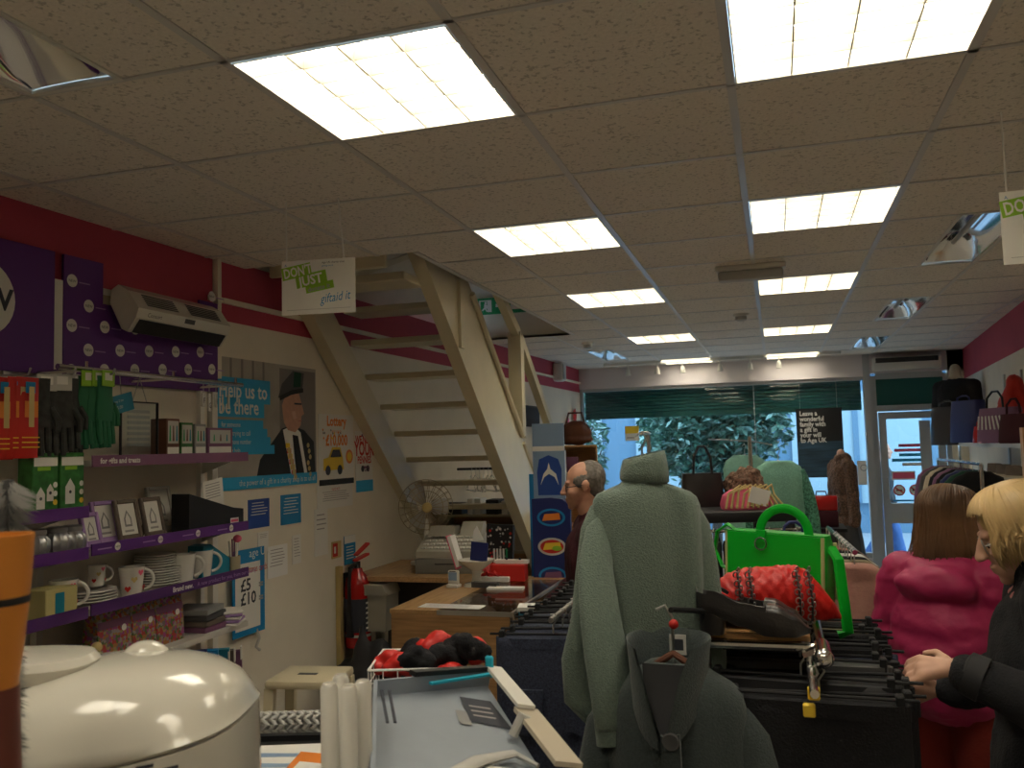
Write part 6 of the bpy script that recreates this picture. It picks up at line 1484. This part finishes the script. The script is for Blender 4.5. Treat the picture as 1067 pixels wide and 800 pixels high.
# --- blonde woman at the right edge reaching to the trousers
p = at(1060, 556, 2.22); hz = p.z; dz = hz-1.52; RZ = -1.72
Hd = at(957, 692, 2.13)
M3 = Matrix.Rotation(RZ, 3, 'Z'); M1 = M3 @ Vector((0, -.06, 0)); base = Vector((p.x-M1.x, p.y-M1.y, 0))
hl = M3.inverted() @ (Hd-base)                      # finger roots in her own frame
wr = hl + Vector((.01, .085, .0))
J = joints(ell=(.25, .02, 1.12), elr=(-.24, -.05, 1.12), wrr=(-.12, -.26, 1.08)); J['neck1'] = Vector((0, -.03, hz-.09)); J['neck0'] = Vector((0, .02, hz-.20))
for q in ('shl', 'shr', 'ell', 'elr', 'wrr'): J[q].z += dz
J['wrl'] = wr
HM = HMX((0, -.06, hz), .38, .05)
hands = [hand_prims(wr, (hl-wr)+Vector((0, 0, -.01)), (-.6, .0, -.8), -1, .75, 1.0), hand_prims(J['wrr'], (.3, -1, -.2), (.8, .3, -.3), 1, .6)]
t = person('blonde woman in glasses and black coat reaching for the black trousers at the right edge', base, RZ, J, HM, 'skin_pale', .98, True, hands, 1.0, .0050)
glasses(HM, t, .98, 'steel')
blob('coat', [('e', (0, .015, 1.17+dz), (.215, .165, .26)), ('e', (0, .02, .90+dz), (.225, .18, .28)), ('e', (0, .02, .72+dz), (.22, .18, .16)), ('c', (-.12, .01, 1.33+dz), (.12, .01, 1.33+dz), .092, .092), ('c', (0, .02, 1.36+dz), (0, .0, 1.41+dz), .095, .085)] + limb(J['shl'], J['ell'], wr+(J['ell']-wr).normalized()*.035, (.092, .075, .050)) + limb(J['shr'], J['elr'], J['wrr']+Vector((0, .03, 0)), (.092, .075, .05)), 'black_cloth', .011, 3, parent=t, fold=.012, fs=(11, 11, 7), seed=6)
b = MB(); dd = (J['ell']-wr).normalized(); b.tube([wr+dd*.02, wr+dd*.02, wr+dd*.06, wr+dd*.06], [.035, .052, .055, .04], 'soft_black', 20); b.obj('cuff', t)
blob('scarf', [('c', (-.05, -.05, hz-.165), (.05, -.05, hz-.165), .038, .038), ('c', (.05, -.05, hz-.165), (.085, .02, hz-.15), .036, .036), ('c', (-.05, -.05, hz-.165), (-.085, .02, hz-.15), .036, .036)], 'scarf' if 'scarf' in MATS else mat('scarf', (.62, .45, .42), .8, nz=.6, ns=70, col2=(.55, .08, .08)).name, .008, 2, parent=t, fold=.006, fs=(30, 30, 30))
trews(t, J, 'soft_black', seed=4); shoes(t, J, 'black')
strands(HM, t, 'hair_blonde', 860, .085, .98, 9, (.096, .098, .108), 64, 50, 1.0, 1)
blob('hair_base', [('e', HM @ Vector((0, .022, .04)), (.088, .098, .096), HM.to_euler()), ('e', HM @ Vector((0, .06, -.02)), (.075, .05, .075), HM.to_euler())], 'hair_blonde', .008, 2, parent=t)
# --- passer-by outside the door
p = onY(925, 590, 12.6); J = joints(); J['knl'] = Vector((.10, -.12, .5)); J['anl'] = Vector((.10, -.2, .10)); J['knr'] = Vector((-.1, .02, .5)); J['anr'] = Vector((-.1, .28, .14))
HM = HMX((0, -.03, 1.6)); RZ = 1.5
t = person('passer-by in a dark coat and blue jeans walking on the street outside the glass door', (p.x, 12.6, -.06), RZ, J, HM, 'skin', 1, False, [hand_prims(J['wrl'], (0, -.2, -1), (-1, 0, 0), 1, .4), hand_prims(J['wrr'], (0, -.2, -1), (1, 0, 0), -1, .4)], 1.0, .01)
blob('coat', [('e', (0, .01, 1.2), (.21, .15, .24)), ('e', (0, .01, .96), (.21, .16, .2)), ('c', (-.12, .01, 1.37), (.12, .01, 1.37), .09, .09)] + limb(J['shl'], J['ell'], J['wrl'], (.085, .07, .05)) + limb(J['shr'], J['elr'], J['wrr'], (.085, .07, .05)), 'soft_black', .015, 3, parent=t)
mat('jeans_blue', (.05, .12, .30), .9); trews(t, J, 'jeans_blue'); shoes(t, J, 'black')
blob('hair', [('e', HM @ Vector((0, .03, .05)), (.088, .095, .085))], 'hair_brown', .012, 2, parent=t)
# ---------------------------------------------------------------- nearest shelf: bread maker, box, pots
ZF = 1.17
t = T('display_unit', 'dark display unit in front of the camera carrying the bread maker and grey box', 'shelf unit', (-.72, 1.10, 0), .25)
b = MB(); b.box(-.55, .50, -.42, .26, ZF-.03, ZF, 'grey_dark'); b.obj('top_board', t, flat=True)
b = MB(); b.box(-.53, .48, -.40, .24, .05, ZF-.03, 'black'); b.obj('carcass', t, flat=True)
# bread maker
B0 = at(95, 740, 1.10)
t = T('bread_maker', 'glossy cream bread maker with rounded lid in the lower left corner', 'bread maker', (-.845, .93, ZF), YAW+.02)
def ring(w_, d_, z, cx=0, e=3.2, n=48): return sup(cx, 0, w_, d_, z, n, e)
def tilt(rg, k):
    for v in rg: v.z += .15*k*v.x
    return rg
b = MB(); b.loft([tilt(ring(w_, d_, z), k) for w_, d_, z, k in ((.16, .12, 0, 0), (.178, .135, .008, 0), (.187, .142, .06, 0), (.19, .146, .12, .5), (.188, .144, .19, 1))], 'white_gloss'); b.obj('base', t, ang=60)
b = MB(); b.loft([tilt(ring(w_, d_, z, cx, e), k) for w_, d_, z, cx, e, k in ((.186, .142, .192, 0, 3.2, 1), (.189, .145, .196, 0, 3.2, 1), (.184, .142, .212, .0, 3.0, .75), (.172, .136, .234, .008, 2.8, .42), (.150, .125, .256, .020, 2.6, .15), (.118, .105, .275, .030, 2.4, .04), (.08, .075, .287, .036, 2.2, 0), (.03, .03, .292, .038, 2, 0))], 'white_gloss'); b.obj('lid', t, ang=60)
b = MB(); b.ball((.035, .05, .275), (.034, .028, .028), 'white_gloss', 24, 12); b.obj('lid_knob', t)
b = MB(); b.loft([sup(-.098, -.02, .098*k, .062*k, z, 30, 2.6) for z, k in ((.276, .9), (.294, 1.0), (.303, .92), (.304, .82))], 'white_gloss'); b.obj('handle_rim', t)
b = MB(); b.loft([sup(-.105, -.02, .073*k, .043*k, z, 24, 2.6) for z, k in ((.2935, 1), (.296, .98))], 'grey_dark') if False else b.box(-.185, -.04, -.074, -.02, .258, .277, 'grey_dark'); b.obj('handle_gap_shade', t)  # dark grey box stands in for the shade in the gap under the handle
b = MB()
def bf(x): return -.1465*(1-(abs(x)/.19)**3.2)**(1/3.2)-.0012
for k in range(5):
    x = .062+.024*k; z = .178+.022*sin(k*pi/4)+.03*(x-.06)
    b.add([(x-.009, bf(x-.009), z-.0025), (x+.009, bf(x+.009), z-.001), (x+.009, bf(x+.009), z+.003), (x-.009, bf(x-.009), z+.0015)], [(0, 1, 2, 3)], 'ink')
b.obj('vent_slots', t)
# orange pot with tag and feather duster at far left
P_ = at(-11, 690, .80); 
t = T('orange_vase', 'tall glossy orange vase with a white sticker, cut by the left edge', 'vase', (P_.x, P_.y, ZF))
ht = at(0, 558, .80).z-ZF
b = MB(); b.lathe([(.0, 0), (.030, 0), (.028, ht*.5), (.026, ht*.6), (.0245, ht*.72), (.029, ht*.80), (.0325, ht*.875), (.035, ht*.95), (.0358, ht-.006), (.0362, ht), (.033, ht), (.03, ht-.03), (.0, ht-.04)], (0, 0, 0), 'orange_pot', 40); b.obj('body', t)
b = MB(); b.lathe([(.0328, ht*.868), (.0333, ht*.882)], (0, 0, 0), 'black', 40); b.obj('dark_band', t)
b = MB(); n = 8; b.loft([[Vector((.0362*sin(a), -.0362*cos(a), z)) for a in [-.25+1.0*k/n+0 for k in range(n+1)]] for z in (ht*.905, ht*.985)], 'paper', closed=False); b.obj('sticker', t, flat=True)
b = MB(); b.lathe([(.0308, .0), (.0288, ht*.5), (.0268, ht*.6), (.0253, ht*.71)], (0, 0, 0), 'brown_pot', 40); b.obj('foot_glaze', t)
# grey fluffy duster behind it
P_ = at(20, 640, .88)
t = T('feather_duster', 'grey and white striped fluffy duster hanging behind the orange vase', 'feather duster', (P_.x, P_.y, ZF))
rnd = random.Random(4); b = MB(); zt_ = at(10, 500, .88).z-ZF; zb_ = .03
b.tube([(0, 0, 0), (-.004, 0, zt_*.5), (-.018, 0, zt_)], .006, 'grey_dark'); b.obj('stem', t)
b = MB()
for k in range(4200):
    q = rnd.random(); z = zb_+(zt_-zb_)*q; c = Vector((-.004-.014*q, 0, z)); a = rnd.uniform(0, 2*pi); L = rnd.uniform(.012, .021)*(1.0+1.0*max(0, q-.75)*3)
    e = c+Vector((L*cos(a), L*sin(a), -L*.5)); w_ = .0013; b.add([c+Vector((0, 0, w_)), c-Vector((0, 0, w_)), e], [(0, 1, 2)], 'fluff_light' if int(q*22) % 2 else 'fluff')
o = b.obj('plumes', t, flat=True); o['kind'] = 'stuff'
# grey clear-topped box leaning with white flaps
t = T('grey_storage_tray', 'grey blue plastic document tray with cream edges, lying tilted at the bottom of the photo', 'storage tray', (0, 0, ZF))
def W(px, py, d): p = at(px, py, d); return Vector((p.x, p.y, p.z-ZF))
fl, fr_, bl_ = W(386, 800, 1.02), W(585, 797, 1.16), W(388, 716, 1.38)
n0 = (fr_-fl).cross(bl_-fl); e0 = EYE-Vector((0, 0, ZF)); r0 = ray(508, 706); br_ = e0 + r0*((fl-e0).dot(n0)/r0.dot(n0)); print('br depth', (br_-e0).dot(FW))
def thick(b, q, m, th=.004, off=0):
    n = (q[1]-q[0]).cross(q[3]-q[0]).normalized(); b.loft([[p+n*off for p in q], [p+n*(off+th) for p in q]], m)
n_up = (fr_-fl).cross(bl_-fl).normalized()
if n_up.z < 0: n_up = -n_up
down = -n_up*.05
b = MB(); thick(b, [fl+down, fr_+down, br_+down, bl_+down], 'grey_blue'); b.obj('base_panel', t, flat=True)
b = MB(); thick(b, [fl+down*.85, fr_+down*.85, br_+down*.3, bl_+down*.3], 'grey_blue', .003); b.obj('lid_panel', t, flat=True)
b = MB(); thick(b, [bl_+down, br_+down, br_+n_up*.015, bl_+n_up*.012], 'grey_blue', .006); thick(b, [fl+down, fr_+down, fr_+down*.5, fl+down*.5], 'grey_blue', .005); 
lf = W(330+50, 800, 1.0); thick(b, [fl+down, bl_+down, bl_+n_up*.012, fl+n_up*.0], 'grey_blue', .006); b.obj('side_walls', t, flat=True)
b = MB(); m0, m1 = bl_.lerp(br_, .3)+n_up*.018, br_.lerp(bl_, .05)+n_up*.018; b.bar(m0, m1, .016, .008, 'black', n_up); b.obj('dark_trim', t, flat=True)
b = MB(); e0, e1 = br_+n_up*.018, fr_+n_up*.01; side = (br_-bl_).normalized(); b.bar(e0+side*.012, e1.lerp(e0, .48)+side*.012, .030, .006, 'white_plastic', n_up); b.bar(e0.lerp(e1, .50)+side*.016-n_up*.008, e1+side*.018-n_up*.012, .040, .007, 'cardboard', n_up); b.obj('cream_edge', t, flat=True)
b = MB(); b.bar(br_.lerp(bl_, .55)+n_up*.004-(br_-fr_).normalized()*.02, br_+n_up*.012-(br_-fr_).normalized()*.02, .008, .004, 'cyan_tape', n_up); b.rbox(-.008, .008, -.004, .004, -.02, .02, 'cyan_tape', .003, 1, Matrix.Translation(br_+n_up*.02)); b.obj('cyan_tape', t)
u = (fr_-fl).normalized(); v = (bl_-fl).normalized()
def onlid(a, c, o=.0042): # a across, c up the lid
    q0 = (fl+down*.85).lerp(fr_+down*.85, a); q1 = (bl_+down*.3).lerp(br_+down*.3, a); return q0.lerp(q1, c)+n_up*o
b = MB(); b.add([onlid(.70, .62), onlid(.98, .50), onlid(.94, .80), onlid(.70, .88)], [(0, 1, 2, 3)], 'ink'); b.add([onlid(.62, .60), onlid(.70, .57), onlid(.70, .72), onlid(.62, .74)], [(0, 1, 2, 3)], 'grey')
for k in range(3): b.add([onlid(.74, .66+.05*k, .005), onlid(.90, .61+.05*k, .005), onlid(.90, .625+.05*k, .005), onlid(.74, .675+.05*k, .005)], [(0, 1, 2, 3)], 'ink_soft')
b.obj('dark_sticker', t, flat=True)
b = MB(); b.add([onlid(.60, .06, .012), onlid(.74, .03, .012), onlid(.80, .15, .012), onlid(.66, .18, .012)], [(0, 1, 2, 3)], 'paper'); b.add([onlid(.58, .16, .010), onlid(.70, .19, .010), onlid(.76, .25, .010), onlid(.64, .23, .010)], [(0, 1, 2, 3)], 'paper')
for k in range(6): b.add([onlid(.63+.018*k, .075, .013), onlid(.638+.018*k, .073, .013), onlid(.675+.018*k, .135, .013), onlid(.667+.018*k, .137, .013)], [(0, 1, 2, 3)], 'ink')
b.obj('price_label', t, flat=True)
b = MB(); b.tube([onlid(-.02, .10, .012), onlid(.25, .05, .016), onlid(.45, .10, .018), onlid(.62, .20, .016), onlid(.85, .24, .016), onlid(.97, .16, .012)], [.010, .013, .012, .014, .012, .008], 'grey_light', 10, .4); b.obj('clear_wrap_fold', t)
b = MB()
for k in range(2): b.bar(W(396+8*k, 728, 1.30)+n_up*.012, W(402+8*k, 762, 1.18)+n_up*.012, .004, .002, 'ink', n_up)
b.obj('slots', t, flat=True)
b = MB(); c = onlid(.93, .42, .010); b.tube([c, c+n_up*.03+u*.01, c+n_up*.02+u*.03], .008, 'grey_light', 8); b.obj('clip', t)
# four cream tubes standing left of the tray
for i, (px, d) in enumerate(((363, 1.06), (355, 1.12), (378, 1.08), (343, 1.06))):
    P_ = at(px, (715, 704, 710, 713)[i], d); h = P_.z-ZF
    tt = T('cream_tube', ('upright cream plastic tube, second from the left of the four', 'upright cream plastic tube, rearmost of the four', 'upright cream plastic tube beside the grey tray', 'upright cream plastic tube, leftmost of the four')[i], 'tube', (P_.x, P_.y, ZF), 0, 'upright cream tubes')
    b = MB(); b.lathe([(.008, 0), (.0108, .003), (.0108, h-.005), (.009, h)], (0, 0, 0), 'white_plastic', 20); b.obj('tube', tt); b = MB(); b.lathe([(.009, h), (.0075, h+.002), (0, h+.002)], (0, 0, 0), 'white_gloss', 20); b.obj('end_cap', tt)
# magazine and dark shelf edge to the left of the tubes
P_ = at(300, 790, 1.82)
t = T('low_shelf', 'dark low shelf behind the bread maker carrying magazines and bangles', 'shelf unit', (P_.x, P_.y, 0), YAW)
zl = at(300, 772, 1.95).z
b = MB(); b.box(-.42, .25, -.2, .13, zl-.03, zl, 'black'); b.obj('top_board', t, flat=True); b = MB(); b.box(-.40, .23, -.18, .11, .0, zl-.03, 'grey_dark'); b.obj('carcass', t, flat=True)
b = MB(); b.box(-.42, .25, .132, .15, zl-.03, zl+.012, 'black'); b.obj('rear_lip', t, flat=True)
lp = Vector(t.location)
def rl(u_, v_, z): return (lp.x+u_*cos(YAW)-v_*sin(YAW), lp.y+u_*sin(YAW)+v_*cos(YAW), z)
t = T('magazine', 'pale blue magazine with an orange picture lying on the dark low shelf', 'magazine', rl(0.0, -.04, zl), YAW+.03)
b = MB(); b.box(-.15, .12, -.15, .13, .0005, .006, 'paper'); 
for k in range(4): b.add([(-.14, -.12+.06*k, .0065), (.02, -.13+.06*k, .0065), (.02, -.11+.06*k, .0065), (-.14, -.09+.06*k, .0065)], [(0, 1, 2, 3)], 'lcd')
b.add([(.0, -.12, .0068), (.10, -.13, .0068), (.11, .05, .0068), (.02, .08, .0068)], [(0, 1, 2, 3)], 'orange'); b.add([(.02, -.06, .0071), (.08, -.08, .0071), (.085, .0, .0071), (.03, .02, .0071)], [(0, 1, 2, 3)], 'paper'); b.obj('cover', t, flat=True)
p2 = at(303, 752, 2.16); zq = p2.z-.03
t = T('bangle_tray', 'long dark tray holding pale ridged bangles below the step stool', 'tray', (p2.x, p2.y, 0), YAW); b = MB(); b.box(-.13, .12, -.08, .08, zq-.02, zq, 'black'); b.box(-.1, .1, -.06, .06, 0, zq-.02, 'grey_dark'); b.obj('tray', t, flat=True)
h0 = None
for k in range(9):
    q = (p2.x+(-.10+.021*k)*cos(YAW), p2.y+(-.10+.021*k)*sin(YAW), zq+.026)
    if h0 is None:
        b = MB(); b.tube([(.006*sin(a*pi/2), .025*cos(a*2*pi/28), .025*sin(a*2*pi/28)) for a in range(29)], .006, 'grey_light', 8, cap=False); h0 = tag(b.obj('bangle', None, q, YAW), 'pale ridged bangles standing in a row in the dark tray', 'bangle', 'row of bangles')
    else: dup(h0, q, YAW)
t = T('ring_clock', 'round silver ring ornament at the end of the bangle row', 'ornament', (p2.x+.098*cos(YAW), p2.y+.098*sin(YAW), zq+.034), YAW)
b = MB(); b.lathe([(.022, -.01), (.034, -.006), (.034, .006), (.022, .01)], (0, 0, 0), 'steel', 24, 'y'); b.obj('ring', t); b = MB(); b.lathe([(0, -.004), (.021, -.004), (.021, .004), (0, .004)], (0, 0, 0), 'grey_light', 20, 'y'); b.obj('dial', t)
# step stool
P_ = at(325, 702, 3.05); zs = P_.z
t = T('step_stool', 'cream plastic step stool with a hand slot, by the left wall', 'stool', (P_.x, P_.y, 0), .15)
b = MB(); b.rbox(-.135, .115, -.10, .12, zs-.03, zs, 'cream_paint', .01); b.obj('seat', t); b = MB(); b.rbox(-.05, .02, -.012, .012, zs-.001, zs+.001, 'grey_dark', .0005, 1); b.obj('hand_slot', t)
for sx in (-1, 1):
    for sy in (-1, 1): b = MB(); b.bar((-.01+sx*.11, .01+sy*.09, zs-.03), (-.01+sx*.14, .01+sy*.13, 0), .035, .025, 'cream_paint', (0, 1, 0)); b.obj('leg', t)
# white wire basket of red and black scarves
P_ = at(450, 686, 2.3); zb = at(450, 712, 2.3).z
t = T('wire_basket', 'white wire basket full of red and black knitted scarves', 'basket', (P_.x, P_.y, zb), YAW-.02)
b = MB(); w_, d_, h = .150, .11, at(450, 686, 2.3).z-zb
for z in (0, h*.5, h): b.tube([(-w_, -d_, z), (w_, -d_, z), (w_, d_, z), (-w_, d_, z), (-w_, -d_, z)], .0035 if z == h else .002, 'white', 6)
for k in range(9):
    x = -w_+2*w_*k/8
    for y in (-d_, d_): b.tube([(x, y, 0), (x, y, h)], .002, 'white', 5)
    b.tube([(x, -d_, 0), (x, d_, 0)], .002, 'white', 5)
for k in range(1, 6):
    y = -d_+2*d_*k/6
    for x in (-w_, w_): b.tube([(x, y, 0), (x, y, h)], .002, 'white', 5)
b.obj('wire_frame', t)
t0 = Vector(t.location)
t = T('basket_stand', 'dark stand under the white wire basket', 'stand', (t0.x, t0.y, 0), YAW-.02); b = MB(); b.box(-.14, .14, -.1, .1, zb-.03, zb-.004, 'grey_dark'); b.obj('top', t, flat=True)
for sx in (-.12, .12):
    for sy in (-.08, .08): b = MB(); b.tube([(sx, sy, 0), (sx, sy, zb-.03)], .012, 'grey_dark'); b.obj('leg', t)
rnd = random.Random(11)
for k in range(20):
    u_, v_ = rnd.uniform(-.12, .12), rnd.uniform(-.08, .08); c, s_ = cos(YAW), sin(YAW)
    z0 = .03+.022*(k//6); a = rnd.uniform(0, pi); pts = [Vector((u_*.8+(-.05+.0125*q)*cos(a), v_*.7+(-.04+.010*q)*sin(a)+.008*sin(q), z0-.005+.014*sin(q*.55))) for q in range(9)]
    mm = ('red', 'black_cloth', 'black_cloth', 'red')[k % 4]
    o = blob('knitted_scarf', [('c', pts[q], pts[q+1], .020+.010*sin(q*.4), .020+.010*sin(q*.4+.4)) for q in range(8)], mm, .006, 1, fold=.010, fs=(38, 38, 38), seed=k)
    o.location = (t0.x, t0.y, zb); o.rotation_euler = (0, 0, YAW)
    tag(o, '%s coloured rolled scarf heaped in the white wire basket' % ('red' if k % 4 in (0, 3) else 'black'), 'scarf', '%s scarves in the wire basket' % ('red' if k % 4 in (0, 3) else 'black'))
# ---------------------------------------------------------------- right wall shelves and clothes
p = onX(1003, 492, 1.52); ya, yb = 6.1, 8.6
zA, zB = onX(1060, 462, 1.52).z, onX(1040, 497, 1.52).z
t = T('side_shelving', 'white wall shelves with bags and shoes along the right wall', 'shelving', (1.52, 7.3, 0))
for z in (zA, zB, zB-.45):
    b = MB(); b.box(0, RX(7)-1.50, -1.2, 1.0 if z == zA else .55, z-.03, z, 'white_plastic'); b.obj('shelf', t, flat=True)
b = MB()
for y in (-1.1, 0, .5): b.box(RX(7)-1.535, RX(7)-1.52, y-.015, y+.015, .2, 2.2, 'steel')
b.obj('upright', t, flat=True)
def rs(px, py, X, z): q = onX(px, py, X); return (X, q.y, z)
q = rs(1047, 430, 1.62, zA)
o = blob('red_jacket', [('e', (0, 0, -.12), (.10, .16, .14)), ('c', (0, 0, .18), (0, .02, -.05), .05, .13), ('e', (.02, .05, -.2), (.1, .2, .1))], 'red', .014, 3, fold=.03, fs=(14, 14, 6)); o.location = (1.70, q[1], at(1045, 425, 6.6).z); tag(o, 'bright red garment hung from a hook on the right wall', 'jacket')
handbag('black patterned bag with pale ribbed stripes on the right wall shelf below the red garment', rs(1043, 440, 1.60, zA), -1.2, .22, .26, .08, 'plum', .12, 'black')
q = rs(1043, 440, 1.60, zA)
b = MB()
for k in range(7): b.bar((-.15+.05*k, -.085, .10), (-.13+.04*k, -.085, .2), .014, .004, 'paper', (0, 1, 0))
o = [x for x in COL.objects if x.get('label', '').startswith('black patterned bag')][0]; b.obj('stripes', o, flat=True)
handbag('dark red leather handbag at the near end of the right wall shelf', rs(1062, 445, 1.58, zA), -1.2, .16, .2, .07, 'maroon', .1)
handbag('small red purse in front of the striped bag', rs(1026, 452, 1.58, zA), -1.1, .10, .13, .05, 'red_gloss', .05)
handbag('black handbag with swing tag hanging left of the striped bag', rs(992, 460, 1.5, zA-.02), -1.0, .20, .34, .08, 'leather_black', .05)
handbag('blue and black rucksack on the right wall shelf', rs(1010, 440, 1.60, zA), -1.1, .18, .36, .09, 'navy', .04)
for k, px in enumerate((1040, 1050, 1060)):
    q = rs(px, 492, 1.62, zB); t = T('brown_shoe', '%s brown shoe along the lower right wall shelf' % ORD[k], 'shoe', q, -1.3, 'brown shoes on the right wall')
    b = MB(); b.loft([sup(.0+x, 0, w_, d_, z, 20, 2.4) for x, w_, d_, z in ((0, .12, .045, 0), (0, .125, .047, .03), (-.02, .10, .042, .055), (-.05, .06, .036, .085))], 'brown_grey'); b.obj('upper', t); b = MB(); b.loft([sup(0, 0, .127, .049, z, 20, 2.4) for z in (0, .015)], 'cardboard'); b.obj('sole', t)
# mannequin bust with black top on the wall
p = onX(996, 420, 1.66); zc = at(996, 382, 8.6).z; yq = at(996, 400, 8.6).y; xq = at(996, 400, 8.6).x
t = T('display_bust', 'cream display bust wearing a black top at the end of the right wall shelves', 'mannequin', (xq, yq, 0), -.7)
blob('torso', [('e', (0, 0, zc-.30), (.15, .10, .22)), ('c', (0, 0, zc-.16), (0, 0, zc-.02), .055, .05), ('e', (0, 0, zc-.02), (.05, .05, .03))], 'cardboard', .012, 3, parent=t)
b = MB(); b.tube([(0, 0, .02), (0, 0, zc-.45)], .015, 'chrome'); b.lathe([(.16, 0), (.16, .01), (.03, .03)], (0, 0, 0), 'chrome'); b.obj('stand', t)
o = blob('black_blouse', [('e', (0, 0, zc-.32), (.19, .14, .22)), ('e', (0, 0, zc-.52), (.18, .14, .16)), ('c', (-.13, 0, zc-.19), (.13, 0, zc-.19), .07, .07), ('c', (.17, 0, zc-.2), (.22, .0, zc-.5), .07, .055), ('c', (-.17, 0, zc-.2), (-.22, .0, zc-.5), .07, .055)], 'black_cloth', .014, 2, fold=.01); o.location = (xq, yq, 0); o.rotation_euler = (0, 0, -.7); tag(o, 'black blouse worn by the cream bust on the right', 'blouse')
# dark clothes on rail below the shelf
zR = onX(985, 478, 1.45).z
t = T('side_rail', 'chrome side rail of dark clothes under the right wall shelf', 'clothes rail', (1.38, 7.3, 0)); b = MB(); b.tube([(0, -.5, zR), (0, 1.2, zR)], .012, 'chrome'); b.obj('hanging_bar', t)
for y in (-.5, 1.2): b = MB(); b.tube([(0, y, 0), (0, y, zR)], .014, 'chrome'); b.obj('leg', t)
for k in range(9):
    m = ('black_cloth', 'dark_green', 'navy', 'black_cloth', 'plum', 'black_cloth', 'cardboard', 'grey_dark', 'plum')[k]
    t = T('dress', '%s garment from the camera on the dark rail under the right wall shelf' % ORD[k], 'dress', (1.38, 6.9+.18*k, zR-.055), -.55+.1*sin(k), 'dark clothes on the right side rail')
    b = MB(); top_body(b, .20, .85, .06, m, .08, 1.15, .012, k); b.obj('body', t, ang=80)
    for s_ in (-1, 1): b = MB(); sleeve(b, (s_*.15, 0, -.09), (s_*.21, -.01, -.25), (s_*.2, -.02, -.5), .05, .045, m, .6); b.obj('sleeve', t, ang=80)
    b = MB(); hanger(b, .16, 0, 'black', .075); b.obj('hanger', t)
t = T('wooden_post', 'short pale wooden post at the right edge of the photo between shelves', 'post', onX(1066, 480, 1.42), 0)
q = Vector(t.location); t.location.z = 0; b = MB(); b.box(0, .04, -.03, .03, 0, q.z+.20, 'wood_shelf'); b.obj('upright', t, flat=True)
